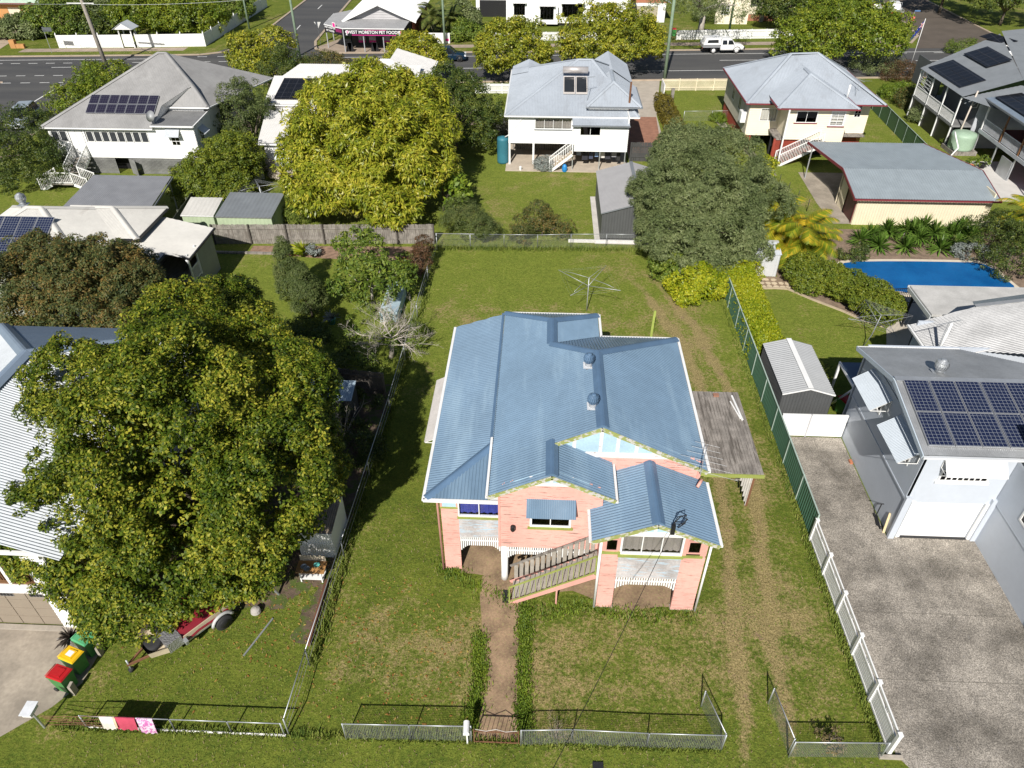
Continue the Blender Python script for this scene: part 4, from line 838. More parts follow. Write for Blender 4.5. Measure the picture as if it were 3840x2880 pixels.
# ---- E: white-roofed house left of the garden
E=thing('white_roof_house','low house with a stained white iron roof, blue solar panels and rear verandah','house',(-29,38,0))
K_=.46
hiproof(E,-35.4,-26.3,35.9,44.1,3.6,5.5,-31.3,-30.4,40,40,ironwhite,ironwhite,.09,.012)
wz=4.62
MB().corr([(-25,39.8,3.6),(-25,44.4,3.6),(-27.3,42.1,wz)],(1,0,-.44),.09).build('roof_sheet',ironwhite,E); MB().corr([(-25,39.8,3.6),(-27.3,42.1,wz),(-29.4,42.1,wz),(-27.3,39.8,3.62),(-26.6,39.8,3.6)],(0,-1,-.44),.09).build('roof_sheet',ironwhite,E); MB().corr([(-25,44.4,3.6),(-27.3,42.1,wz),(-30,42.1,wz),(-30,44.4,3.6)],(0,1,-.44),.09).build('roof_sheet',ironwhite,E)
capline(E,[(-25,39.8,3.63),(-27.3,42.1,wz+.03),(-30,42.1,wz+.03)],ironwhite,.1); capline(E,[(-27.3,42.1,wz+.03),(-25,44.4,3.63)],ironwhite,.1)
gutter(E,[(-26.5,39.76,3.53),(-24.95,39.76,3.53),(-24.95,44.4,3.53)],blackm)
box4(E,-35,-26.7,36.3,43.7,.0,3.55,M('grey_green_wall',(.30,.31,.27),.7)); box4(E,-26.7,-25.3,40.1,44,.0,3.55,MATS['grey_green_wall'])
sdir=np.array((0,1,.463))
solar(E,(-34.3,36.3,3.80),(1,0,0),sdir,5,2,1.0,1.62,.02,solarpoly,alu)
whirly('silver whirlybird on the ridge of the white-roofed house',(-31.9,40.6,5.4),galv,galv,.26)
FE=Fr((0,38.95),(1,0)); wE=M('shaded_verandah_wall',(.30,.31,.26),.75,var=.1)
MB().corr([(-26.6,36.2,3.35),(-23.1,36.2,2.95),(-23.1,39.3,2.95),(-21.4,39.3,2.9),(-21.4,38.7,2.9),(-21.4,43.1,2.9),(-25,43.4,3.3),(-26.6,43.4,3.35)],(1,0,-.1),.09).build('roof_sheet',ironwhite,E) if 0 else None
MB().corr([(-26.5,36.2,3.4),(-23.1,36.2,3.05),(-23.1,39.4,3.05),(-26.5,39.4,3.4)],(1,0,-.1),.09).build('roof_sheet',ironwhite,E); MB().corr([(-26.5,39.4,3.4),(-21.5,38.75,2.9),(-21.5,42.9,2.9),(-25,43.6,3.3)],(1,0,-.1),.09).build('roof_sheet',ironwhite,E)
gutter(E,[(-23.05,36.2,2.97),(-23.05,39.3,2.97),(-21.45,38.72,2.84),(-21.45,42.95,2.84)],blackm)
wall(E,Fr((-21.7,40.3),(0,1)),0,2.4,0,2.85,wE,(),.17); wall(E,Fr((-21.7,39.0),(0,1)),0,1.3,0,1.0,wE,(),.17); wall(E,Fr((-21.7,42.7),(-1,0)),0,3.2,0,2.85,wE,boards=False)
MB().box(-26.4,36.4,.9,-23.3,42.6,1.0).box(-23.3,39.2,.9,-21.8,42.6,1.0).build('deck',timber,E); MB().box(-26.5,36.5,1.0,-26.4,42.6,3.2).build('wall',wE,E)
for x,y in ((-23.2,36.4),(-23.2,38.1),(-21.75,39.05),(-21.75,40.25)): MB().beam((x,y,0),(x,y,3.0),.1,.1).build('post',white,E)
balustrade(E,Fr((-23.2,36.4),(0,1)),0,1.7,1.0,15,white); balustrade(E,Fr((-21.75,39.1),(0,1)),0,1.1,1.0,9,white); balustrade(E,Fr((-23.1,38.2),(1,0)),0,.1,1.0,1,white)
MB().beam((-22.9,38.9,.0),(-22.3,36.6,1.9),.05,.05).build('stair_rail',white,E); MB().tube([(-21.62,38.6,2.85),(-21.62,38.8,2.4),(-21.62,38.8,.05)],.05,8).build('downpipe',white,E,True)
# ---- A: big Queenslander with solar
A_=thing('queenslander_house','white weatherboard house on stumps with a tall dull grey hip roof and solar panels','house',(-35,58.5,0))
FA=Fr((0,58.55),(1,0)); wd=white
ops=[(-40.95,-39.55,2.7,3.66),(-39.45,-38.2,1.45,3.75)]+[(-38.05,-32.7,2.7,3.66)]
wall(A_,FA,-41.1,-32.0,1.4,3.95,whitebd,ops,.17); wall(A_,FA,-32.0,-28.75,1.4,4.2,whitebd,[(-30.85,-30.1,2.55,3.3)],.17)
for a in (-40.9,-40.2): louvre(A_,FA,a,a+.62,2.72,3.62,white,M('louvre_glass',(.05,.055,.06),.15))
for k in range(8): a=-37.95+k*.66; louvre(A_,FA,a,a+.6,2.72,3.62,white,MATS['louvre_glass'])
MB().fb(FA,-38.05,-32.7,.0,.05,3.68,3.74).build('window_head',white,A_); MB().fb(FA,-38.05,-32.7,.0,.06,2.62,2.70).build('sill',white,A_); MB().box(-41,58.8,1.45,-32.1,58.85,3.9).build('dark_backing',darkvoid,A_)  # dark sheet behind the louvres, room shade put into its colour
for a in (-39.4,-38.82): MB().fb(FA,a,a+.56,-.06,.0,1.45,3.7).build('door',white,A_)
window(A_,FA,-30.85,-30.1,2.5,3.25,2,2,white,dglass,fw=.06); hood(A_,FA,-31.1,-29.9,3.95,.55,.6,ironD,white)
wall(A_,Fr((-28.75,58.55),(0,1)),0,3.6,1.4,4.25,whitebd,[(.9,1.6,2.5,3.4)],.17); hood(A_,Fr((-28.75,58.55),(0,1)),.7,1.8,3.75,.5,.55,ironD,white); window(A_,Fr((-28.75,58.55),(0,1)),.9,1.6,2.5,3.4,2,2,white,dglass)
wall(A_,Fr((-28.75,62.2),(0,1)),0,10.5,1.4,4.5,whitebd,[(2,3,2.4,3.6),(6,7,2.4,3.6)],.17); wall(A_,Fr((-41.1,73),(0,-1)),0,14.4,1.4,4,whitebd,boards=False); wall(A_,Fr((-28.75,72.7),(-1,0)),0,12.3,1.4,4,whitebd,boards=False)
MB().box(-41,58.65,1.3,-28.85,72.6,1.4).build('floor',timber,A_)
bt=M('grey_batten',(.20,.20,.195),.8,var=.25)
battens(A_,FA,-41,-36.2,0,1.38,46,bt,w=.7); battens(A_,FA,-35,-28.8,0,1.38,58,bt,w=.7); MB().box(-41,59.6,0,-28.9,59.7,1.35).build('dark_backing',darkvoid,A_)  # black sheet behind the battens stands in for underfloor shade
MB().beam((-35.0,58.5,.7),(-34.2,57.9,.7),.03,1.3).build('door',bt,A_)
MB().corr([(-41.4,58.25,4.0),(-32,58.25,4.0),(-31.8,60.4,5.17),(-29.7,62.4,6.26),(-32.8,65.6,8.0),(-33.5,65.6,8.0)],(0,-1,-.545),.14).build('roof_sheet',ironA,A_); MB().corr([(-41.4,58.25,4.0),(-33.5,65.6,8.0),(-41.4,73.1,4.0)],(-1,0,-.5),.14).build('roof_sheet',ironA,A_); MB().corr([(-41.4,73.1,4.0),(-33.5,65.6,8.0),(-32.8,65.6,8.0),(-26.6,73.1,4.0)],(0,1,-.5),.14).build('roof_sheet',ironA,A_)
MB().corr([(-28.3,61.2,4.85),(-26.6,73.1,4.0),(-32.8,65.6,8.0)],(1,-.15,-.5),.14).build('roof_sheet',ironA,A_); MB().corr([(-28.3,61.2,4.85),(-32.8,65.6,8.0),(-29.7,62.4,6.26)],(1,-.15,-.5),.14).build('roof_sheet',ironA,A_); MB().corr([(-32.3,61.2,4.85),(-28.3,61.2,4.85),(-29.7,62.4,6.26)],(0,-1,-1),.14).build('roof_sheet',ironA,A_); MB().poly([(-32,58.25,3.99),(-31.8,60.4,5.15),(-31.8,61.3,4.7),(-31.95,61.3,4.3),(-32,58.3,4.2)]).poly([(-31.8,60.4,5.15),(-29.7,62.4,6.24),(-31.0,62.2,4.8),(-31.8,61.3,4.7)]).build('infill_wall',white,A_)
capline(A_,[(-41.4,58.25,4.04),(-33.5,65.6,8.04),(-32.8,65.6,8.04),(-29.7,62.4,6.3),(-28.3,61.2,4.9)],ironA,.1); capline(A_,[(-32.3,61.2,4.9),(-29.7,62.4,6.3)],ironA,.07); gutter(A_,[(-32.4,61.15,4.78),(-28.25,61.15,4.78),(-26.55,73.1,3.93)],white); gutter(A_,[(-41.45,58.2,3.93),(-32,58.2,3.93)],white)
MB().corr([(-32.1,58.2,4.27),(-28.6,58.2,4.27),(-28.6,62.1,4.5),(-32.1,62.1,4.5)],(0,-1,-.06),.14).build('roof_sheet',M('dark_stained_iron',(.20,.20,.20),.5,var=.15),A_); gutter(A_,[(-32.1,58.15,4.21),(-28.55,58.15,4.21),(-28.55,62,4.4)],white); MB().fb(Fr((0,61.4),(1,0)),-32.3,-28.8,-.1,0,4.4,4.8).build('wall',white,A_)
sdir=np.array((0,1,.545)); solar(A_,(-37.95,59.5,4.72),(1,0,0),sdir,7,2,.80,.98,.03,solarmat('dark_solar_cells',.2,(.02,.018,.035),(.07,.07,.09)),alu)
t=thing('satellite_dish','grey satellite dish on the roof beside the solar panels','satellite dish',(-31.9,58.6,4.35)); MB().tube([(-31.9,58.6,4.2),(-31.9,58.6,4.7)],.03,6).build('mast',galv,t); d=MB().lathe((0,0,0),[(.45,.12),(.34,.05),(.18,.01),(.02,0)][::-1],18).build('dish',M('dish_grey',(.45,.46,.47),.5),t,True); d.location=Vector((0,-.12,.55)); d.rotation_euler=(R(62),0,R(-20))
# back stairs with landing
def stairs(par,p0,p1,w,n,mat,rm,axis,nm='tread'):
    p0=np.array(p0,float); p1=np.array(p1,float); d=p1-p0; dh=np.array((d[0],d[1],0)); u=norm(dh); s=np.array((-u[1],u[0],0)); L=np.linalg.norm(dh); a=math.atan2(u[1],u[0])
    for i in range(n): c=p0+d*(i+.5)/n; piece(nm,par,(c[0],c[1],c[2]+.02),(L/n*1.05,w,.045),mat,(0,0,a))
    for e in (-1,1):
        o=s*e*w/2; MB().beam(p0+o-(0,0,.08),p1+o-(0,0,.08),.05,.22).build('stringer',rm,par); h=MB().beam(p0+o+(0,0,.95),p1+o+(0,0,.95),.06,.06).beam(p0+o,p0+o+(0,0,1.),.08,.08).beam(p1+o,p1+o+(0,0,1.),.08,.08).build('handrail',rm,par)
        for i in range(1,int(L/.14)): c=p0+o+d*i/int(L/.14); piece('baluster',h,(c[0],c[1],c[2]+.5),(.03,.03,.85),rm)
stairs(A_,(-38.85,56.3,.55),(-38.85,58.4,1.45),1.15,6,steptimb,white,0); MB().box(-40.0,54.9,.45,-38.2,56.3,.55).build('landing',steptimb,A_); stairs(A_,(-37.0,55.6,.02),(-38.2,55.6,.5),1.2,3,steptimb,white,0); stairs(A_,(-41.0,55.4,.02),(-40.0,55.4,.5),1.0,3,steptimb,white,0); balustrade(A_,Fr((-40,54.9),(1,0)),0,1.8,.55,12,white)
cpt=thing('carport','grey flat iron carport roof behind the white-roofed house','carport',(-30.5,49.5,0)); MB().corr([(-33.6,46.2,2.6),(-27.3,46.2,2.6),(-28.0,51.6,2.75),(-34.0,51.6,2.75)],(0,-1,0),.14).build('roof_sheet',ironmid,cpt)
for x,y in ((-33.4,46.5),(-27.5,46.5),(-28.2,51.4),(-33.6,51.4)): MB().beam((x,y,0),(x,y,2.6),.08,.08).build('post',galv,cpt)
MB().beam((-27.2,46.2,2.5),(-27.9,51.6,2.65),.05,.12).build('beam',irondark,cpt)
# ---- B: white cottage behind the mango
Bc=thing('white_cottage','white cottage with long white roofs partly hidden behind the mango tree','house',(-20,60,0))
wroof=M('bright_white_roof',(.74,.72,.69),.5,var=.05)
MB().corr([(-23.9,59.2,2.6),(-16,59.2,2.6),(-16,66.4,3.3),(-25.2,66.4,3.3)],(0,-1,-.1),.2).build('roof_sheet',wroof,Bc); gutter(Bc,[(-24,59.1,2.52),(-16,59.1,2.52)],white)
wall(Bc,Fr((0,59.5),(1,0)),-23.5,-16.2,0,2.5,whitebd,[(-22.3,-21.4,.05,1.9)],.17); wall(Bc,Fr((-23.5,66.3),(0,-1)),0,6.8,0,2.6,whitebd,boards=False)
MB().corr([(-25.4,66.2,3.6),(-17,66.2,3.6),(-17,71.5,4.6),(-25.8,71.5,4.6)],(0,-1,-.2),.2).build('roof_sheet',wroof,Bc); wall(Bc,Fr((0,66.4),(1,0)),-25,-17,2.5,3.6,whitebd,boards=False); gutter(Bc,[(-25.5,66.1,3.53),(-17,66.1,3.53)],white)
solar(Bc,(-24.6,66.9,3.8),(1,0,0),(0,1,.19),3,2,1.0,1.95,.01,solarblack,blackpaint); box4(Bc,-25.2,-11.4,66.6,78,.0,3.9,whitebd,'F')
MB().corr([(-25,71.5,4.6),(-12,71.5,4.6),(-12,74.2,5.0),(-24,74.2,5.0)],(0,-1,-.2),.2).build('roof_sheet',wroof,Bc); MB().corr([(-11.2,70.2,4.2),(-11.2,79,4.2),(-15.0,78,5.6),(-15,74,5.6)],(1,0,-.3),.2).build('roof_sheet',wroof,Bc); gutter(Bc,[(-11.1,70.0,4.12),(-11.1,79,4.12)],white); MB().corr([(-11.2,70.2,4.2),(-18,70.2,4.2),(-18,74,5.6),(-15,74,5.6)],(0,-1,-.3),.2).build('roof_sheet',wroof,Bc)
ls=thing('shed_box','small pale blue-white steel shed under the cottage eaves','shed',(-21.8,58.9,0)); MB().prism([(-22.4,58.3,0),(-22.4,59.4,0),(-22.4,59.4,1.95),(-22.4,58.9,2.0),(-22.4,58.3,1.5)],(1.3,0,0)).build('body',M('ice_white_steel',(.62,.66,.70),.5),ls)
pl=thing('garden_arbour','small white timber arbour with a pitched roof and open sides','arbour',(-24.9,57.4,0))
for x in (-25.3,-24.5):
    for y in (57.1,57.8): MB().beam((x,y,0),(x,y,1.8),.07,.07).build('post',white,pl)
for s in (-1,1): MB().prism([(-24.9,56.9,2.25),(-24.9,58.0,2.25),(-24.9+s*.6,58.0,1.8),(-24.9+s*.6,56.9,1.8)],(0,0,.03)).build('roof_panel',white,pl)
tag(MB().box(-24.3,57.0,0,-23.4,57.05,1.3).build('screen',white),'white screen panel beside the white garden arbour','screen'); tag(MB().box(-25.3,57.85,0,-23.4,57.9,1.5).build('lattice_screen',white),'low white lattice panel behind the arbour','screen')
# ---- C: white house with hot water system
Cc=thing('white_house','white weatherboard house on stumps with a pale blue-grey roof and hot water tank','house',(2.3,62,0))
FC1=Fr((0,62.15),(1,0)); FC2=Fr((0,61.0),(1,0))
wall(Cc,FC1,-3,2.55,1.88,4.3,whitebd,[(-.75,2.4,3.1,4.1)],.17); window(Cc,FC1,-.75,2.4,3.1,4.05,4,1,white,glass,curtain=ccbrown,fw=.06); MB().fb(FC1,-.8,2.45,0,.1,3.03,3.1).build('sill',irondark,Cc)
wall(Cc,FC2,2.5,7.1,1.66,3.95,whitebd,[(3.05,4.8,3.0,3.8)],.17); window(Cc,FC2,3.05,4.8,3.0,3.8,2,1,white,dglass,fw=.06)
wall(Cc,Fr((7.1,61),(0,1)),0,14,1.66,4.6,whitebd,[(3,4,2.4,3.6)],.17); wall(Cc,Fr((-3,75),(0,-1)),0,12.9,1.88,4.3,whitebd,boards=False); wall(Cc,Fr((7.1,75),(-1,0)),0,10,1.7,4.4,whitebd,boards=False)
wall(Cc,Fr((2.5,62.15),(0,-1)),0,1.15,1.66,3.95,whitebd,boards=False); wall(Cc,Fr((0,62.6),(1,0)),3.7,7.1,4.2,5.1,whitebd,(),.17)
hiproof(Cc,-3.25,7.95,61.8,75.6,4.32,7.0,2.9,4.2,69,69,irongrey,irongrey,.13,.012,capr=.09)
MB().corr([(2.4,60.7,3.95),(7.15,60.7,3.95),(7.15,62.7,4.5),(2.4,62.7,4.5)],(0,-1,-.25),.13).build('roof_sheet',irongrey,Cc); gutter(Cc,[(2.35,60.66,3.9),(7.2,60.66,3.9)],irondark)
MB().corr([(3.55,62.25,5.0),(8.15,62.25,5.0),(5.85,64.5,6.4)],(0,-1,-.5),.13).build('roof_sheet',irongrey,Cc); MB().corr([(8.15,62.25,5.0),(8.15,68,5.0),(5.85,68,6.4),(5.85,64.5,6.4)],(1,0,-.5),.13).build('roof_sheet',irongrey,Cc); MB().corr([(3.55,62.25,5.0),(3.55,68,5.0),(5.85,68,6.4),(5.85,64.5,6.4)],(-1,0,-.5),.13).build('roof_sheet',irongrey,Cc); gutter(Cc,[(3.5,62.2,4.93),(8.2,62.2,4.93),(8.2,68,4.93)],irondark); capline(Cc,[(3.55,62.25,5.03),(5.85,64.5,6.43),(5.85,68,6.43)],irongrey,.09); capline(Cc,[(8.15,62.25,5.03),(5.85,64.5,6.43)],irongrey,.09); wall(Cc,Fr((7.1,62.6),(0,1)),0,6,4.5,5.0,whitebd,boards=False)
MB().corr([(8.1,70,4.7),(8.1,76.6,4.7),(6.15,76.6,5.9),(6.15,70,5.9)],(1,0,-.6),.13).build('roof_sheet',irongrey,Cc); MB().corr([(4.2,70,4.7),(4.2,76.6,4.7),(6.15,76.6,5.9),(6.15,70,5.9)],(-1,0,-.6),.13).build('roof_sheet',irongrey,Cc); MB().corr([(-3.2,73.5,4.4),(-3.2,76.5,4.4),(-1.6,76.5,5.1),(-1.6,72,5.1)],(-1,0,-.6),.13).build('roof_sheet',irongrey,Cc); MB().corr([(0,73.5,4.4),(0,76.5,4.4),(-1.6,76.5,5.1),(-1.6,72,5.1)],(1,0,-.6),.13).build('roof_sheet',irongrey,Cc); wall(Cc,Fr((8,76.3),(-1,0)),0,4,1.7,4.7,whitebd,boards=False)
for x,y,z1 in ((-2.9,62.1,1.88),(-.83,62.15,1.88),(2.55,61.0,1.66),(4.85,61.0,1.66),(7.0,61.0,1.66)): MB().beam((x,y,0),(x,y,z1),.16 if y>62 else .08,.16 if y>62 else .08).build('post',white if y>62 else galv,Cc)
MB().box(-3.2,60.5,.0,7.4,75,.04).build('slab',M('house_slab',(.47,.40,.32),.85,var=.12),Cc); battens(Cc,Fr((0,65.5),(1,0)),-2.8,2.4,.1,1.85,26,timber); battens(Cc,Fr((0,66.5),(1,0)),2.4,7,.04,1.7,20,blackpaint); MB().box(-3,66,1.7,7,75,1.88).build('floor',timber,Cc); MB().box(-2.9,62.3,1.72,7,66,1.86).build('floor',timber,Cc)
stairs(Cc,(.6,60.9,.05),(2.5,60.9,1.6),.8,8,M('tan_tread',(.42,.32,.21),.8),white,0)
hw=thing('solar_hot_water','silver solar hot water tank above two dark collector panels on the roof','hot water system',(2.6,65.0,5.6))
MB().tube([(1.55,66.6,6.75),(3.75,66.6,6.75)],.28,16).build('tank',M('brushed_steel_tank',(.62,.58,.56),.35,metal=.5),hw,True)
for a in (1.62,2.68): fr=MB().prism([(a,64.4,5.36),(a+1.0,64.4,5.36),(a+1.0,66.35,6.2),(a,66.35,6.2)],(0,0,.09)).build('collector_frame',M('collector_frame_metal',(.5,.46,.43),.5),hw); MB().poly([(a+.07,64.5,5.50),(a+.93,64.5,5.50),(a+.93,66.25,6.255),(a+.07,66.25,6.255)]).build('collector_glass',M('collector_black',(.025,.028,.032),.15),fr)
antenna('tv antenna beside the hot water collectors on the white house',(3.65,63.6,5.1),1.9,.5,7,1.2,wid=1.1); tag(MB().box(7.05,62.6,4.6,7.2,62.75,6.9).build('flue',rust),'thin rusty flue rising beside the right eave of the white house','flue')
tk=thing('water_tank','tall slim blue-green rainwater tank at the corner of the white house','water tank',(-3.5,62.5,0)); MB().lathe((-3.5,62.5,.02),[(.5,0)]+[(.5+.025*(i%2),.1+i*.1) for i in range(20)]+[(.48,2.2),(.05,2.3)],20).build('body',M('teal_tank',(.035,.16,.21),.5),tk,True); MB().tube([(-3.3,62.2,2.35),(-2.9,62.15,2.6),(-1.9,62.1,3.9)],.05,7).build('pipe',white,tk,True)
cl=thing('clothes_line','line of dark washing hanging under the white house','clothes line',(5,61.7,0)); MB().tube([(2.7,61.8,1.5),(6.9,61.8,1.5)],.008,4).build('line',galv,cl)
for i,(a,wd_,h_,cc) in enumerate(((2.9,.4,.5,(.25,.28,.36)),(3.4,.5,.9,(.03,.03,.04)),(4.0,.35,.8,(.05,.06,.10)),(4.5,.3,.6,(.2,.3,.5)),(4.95,.4,.7,(.6,.58,.55)),(5.4,.45,.8,(.04,.04,.05)),(5.95,.4,.6,(.3,.3,.33)),(6.4,.3,.9,(.03,.03,.03)))):
    MB().box(a,61.79,1.5-h_,a+wd_,61.82,1.5).build('garment',M('garment_%d'%i,cc,.9),cl)
tag(MB().lathe((1.9,60.6,.04),[(.2,0),(.24,.2),(.2,.45),(.1,.6)],10).build('toy_cart',M('bright_blue',(.02,.22,.55),.5)),'small bright blue bundle at the foot of the back stairs','toy')
# ---- F: cream house with red battens
Fh=thing('cream_house','cream weatherboard house with red-brown battens under it and a pale blue roof','house',(24,64,0))
FF1=Fr((0,66.7),(1,0)); FF2=Fr((0,64.0),(1,0)); mar=maroon
wall(Fh,FF1,18.3,21.1,1.3,4.15,creambd,[(19.3,20.8,2.55,3.7)],.17); window(Fh,FF1,19.3,20.8,2.55,3.7,2,1,white,glass,curtain=ccwhite,fw=.06); wall(Fh,FF2,21.0,24.3,1.9,4.6,creambd,[(21.6,23.4,3.35,4.35)],.17); wall(Fh,FF2,24.3,26.0,1.6,4.6,creambd,[(24.5,25.75,3.1,4.4)],.17); wall(Fh,Fr((0,67.6),(1,0)),26.0,29.2,1.3,4.2,creambd,[(27.9,28.5,2.7,3.9)],.17)
window(Fh,FF2,21.6,23.4,3.35,4.35,2,1,white,dglass,curtain=ccwhite,fw=.06); window(Fh,FF2,24.5,25.75,3.1,4.4,2,4,white,glass,curtain=ccwhite,fw=.1); window(Fh,Fr((0,67.6),(1,0)),27.9,28.5,2.7,3.9,2,4,white,dglass); MB().fb(FF2,21.5,23.5,0,.08,3.27,3.35).build('sill',mar,Fh); MB().fb(FF2,24.4,25.85,0,.1,3.02,3.1).build('sill',mar,Fh)
wall(Fh,Fr((21.0,66.7),(0,-1)),0,2.7,1.9,4.6,creambd,boards=False); wall(Fh,Fr((26,64),(0,1)),0,3.6,1.6,4.6,creambd,boards=False); gw_=M('shaded_cream_side',(.55,.51,.42),.6); wall(Fh,Fr((18.3,76.8),(0,-1)),0,10.1,1.3,4.2,gw_,[(3,4,2.4,3.6),(6,7,2.4,3.6)],.17); wall(Fh,Fr((29.2,67.6),(0,1)),0,9.2,1.3,4.2,creambd,boards=False); wall(Fh,Fr((29.2,76.8),(-1,0)),0,10.9,1.3,4.2,creambd,boards=False)  # left side wall: cream lowered in colour to carry its shade
for a in (3,6): window(Fh,Fr((18.3,76.8),(0,-1)),a,a+1,2.4,3.6,2,1,white,dglass)
battens(Fh,Fr((0,66.75),(1,0)),18.4,18.9,0,1.28,6,redbat,w=.8); battens(Fh,Fr((0,64.2),(1,0)),20.3,22.6,0,1.88,24,redbat,w=.8); battens(Fh,Fr((0,67.65),(1,0)),26.4,29.1,0,1.3,26,redbat,w=.8); battens(Fh,Fr((18.35,76.7),(0,-1)),0,10,0,1.28,60,redbat,w=.8); MB().beam((20.25,64.05,0),(20.25,64.05,1.9),.16,.16).build('post',redbat,Fh); MB().beam((18.4,66.75,0),(18.4,66.75,1.3),.16,.16).build('post',redbat,Fh)
MB().box(20.3,65.5,.0,26,65.6,1.85).build('dark_backing',darkvoid,Fh); MB().box(18.5,72,0,29,72.1,1.3).build('dark_backing',darkvoid,Fh); MB().box(18.4,66.8,1.2,29.1,76.7,1.3).box(20.3,64.1,1.78,25.9,66.8,1.88).build('floor',timber,Fh)  # near-black sheets imitate the shade under the house
hiproof(Fh,17.85,29.9,66.2,77.4,4.25,7.0,22.4,25.0,71.8,72.2,irongrey,irongrey,.13,.012,gut=maroon,capr=.09)
MB().corr([(19.85,63.5,4.7),(26.6,63.5,4.7),(23.2,67.6,6.4)],(0,-1,-.42),.13).build('roof_sheet',irongrey,Fh); MB().corr([(26.6,63.5,4.7),(26.6,68.5,4.7),(23.2,71,6.4),(23.2,67.6,6.4)],(1,0,-.5),.13).build('roof_sheet',irongrey,Fh); MB().corr([(19.85,63.5,4.7),(19.85,68.5,4.7),(23.2,71,6.4),(23.2,67.6,6.4)],(-1,0,-.5),.13).build('roof_sheet',irongrey,Fh); gutter(Fh,[(19.8,66.2,4.63),(19.8,63.46,4.63),(26.65,63.46,4.63),(26.65,67,4.63)],maroon); capline(Fh,[(19.85,63.5,4.73),(23.2,67.6,6.43),(23.2,69.4,6.43)],irongrey,.09); capline(Fh,[(26.6,63.5,4.73),(23.2,67.6,6.43)],irongrey,.09)
MB().beam((20.75,63.4,0),(20.75,63.4,4.6),.12,.12).build('post',white,Fh); stairs(Fh,(20.5,63.1,.05),(24.0,63.4,1.8),.9,10,M('maroon_tread',(.22,.08,.06),.7),white,0); MB().box(23.9,62.9,1.7,24.6,64,1.8).build('landing',steptimb,Fh)
MB().tube([(26.2,65.9,4.8),(26.2,65.9,6.0)],.08,10).build('flue',white,Fh,True); MB().beam((17.95,67.4,2.3),(17.95,67.4,3.2),.45,.9).build('air_conditioner',white,Fh)
antenna('tv antenna on the right slope of the cream house roof',(27.4,67.2,4.6),1.5,1.9,8,1.3,wid=1.5)
# ---- garage with cream walls and maroon trim
Gg=thing('big_garage','large cream corrugated garage with a blue-grey roof and maroon trim','garage',(28,51.5,0))
x0,x1,y0,y1=23.3,33.0,51.3,57.2
zg=lambda y: 2.25+(y-50.9)*.19 if y<54.8 else 3.0-(y-54.8)*.03
MB().corr([(x0,y0,0),(x1,y0,0),(x1,y0,2.3),(x0,y0,2.3)],(0,0,-1),.2,.015).build('wall',creamiron,Gg)
for (ya,yb) in ((51.3,51.55),(53.6,54.9)): MB().corr([(x0,ya,0),(x0,yb,0),(x0,yb,2.25 if ya<52 else 2.9),(x0,ya,2.25 if ya<52 else 2.7)],(0,0,-1),.2,.015).build('wall',creamiron,Gg)
MB().corr([(x0,51.55,1.9),(x0,53.6,1.9),(x0,53.6,2.7),(x0,51.55,2.3)],(0,0,-1),.2,.015).build('wall',creamiron,Gg); MB().box(x0+.05,51.6,0,x0+.1,53.55,1.9).build('roller_door',M('dark_red_door',(.10,.03,.025),.5),Gg); MB().box(x0-.03,51.5,0,x0+.05,51.6,2.0).build('door_trim',maroon,Gg)
wall(Gg,Fr((x1,y0),(0,1)),0,4,0,2.6,creamiron,boards=False); wall(Gg,Fr((x1,55.3),(-1,0)),0,9.7,0,2.8,creamiron,boards=False)
MB().corr([(22.85,50.9,2.25),(33.25,50.9,2.25),(33.4,54.8,2.98),(23.0,54.8,2.98)],(0,-1,-.19),.19,.012).build('roof_sheet',ironblue,Gg); MB().corr([(23.0,54.8,2.98),(33.4,54.8,2.98),(31.5,61.0,2.78),(22.1,61.0,2.78)],(0,1,-.03),.19,.012).build('roof_sheet',ironblue,Gg)
gutter(Gg,[(22.8,50.85,2.17),(33.3,50.85,2.17)],maroon); b=MB(); b.beam((22.8,50.9,2.15),(22.95,54.8,2.9),.05,.2); b.beam((22.95,54.8,2.9),(22.05,61.0,2.7),.05,.2); b.build('fascia',maroon,Gg); b=MB(); b.beam((33.3,50.9,2.15),(33.45,54.8,2.9),.05,.2); b.beam((33.45,54.8,2.9),(31.55,61.0,2.7),.05,.2); b.build('fascia',maroon,Gg)
for x,y in ((22.2,60),(31.3,60.7)): MB().beam((x,y,0),(x,y,2.7),.08,.08).build('post',galv,Gg)
sheet('slab',[(22.0,51.4),(23.3,51.4),(34,51.4),(34,61.3),(22,61.3),(21.8,55)],.011,oldconc)
# ---- G: dark-roofed house, right edge
Gh=thing('dark_roof_house','grey house with a dark iron roof, black solar panels and wide verandahs','house',(41,66,0))
pg=M('pale_grey_paint',(.45,.47,.50),.6)
MB().corr([(36.9,77,4.55),(36.9,67.6,4.55),(41.5,67.6,6.1),(45,80,7.0)],(-1,0,-.35),.16).build('roof_sheet',irondark,Gh); MB().corr([(41.5,67.6,6.1),(45,80,7.0),(62,86,7.4),(62,64,5.0),(46,64,5.3)],(.5,-1,-.4),.16).build('roof_sheet',irondark,Gh); MB().corr([(36.9,67.6,4.55),(41.5,67.6,6.1),(46,64,5.3),(40,64,4.6)],(-1,-.5,-.4),.16).build('roof_sheet',irondark,Gh)
sd=np.array((1,.0,.337)); solar(Gh,(37.4,76.4,4.73),(0,-1,0),sd,4,2,1.7,1.1,.01,solarblack,blackpaint); solar(Gh,(40.6,77.0,5.85),(0,-1,0),sd,3,2,1.6,1.05,.01,solarblack,blackpaint); solar(Gh,(43.2,80.2,6.7),(.3,-1,0),sd,2,1,1.7,1.1,.01,solarblack,blackpaint)
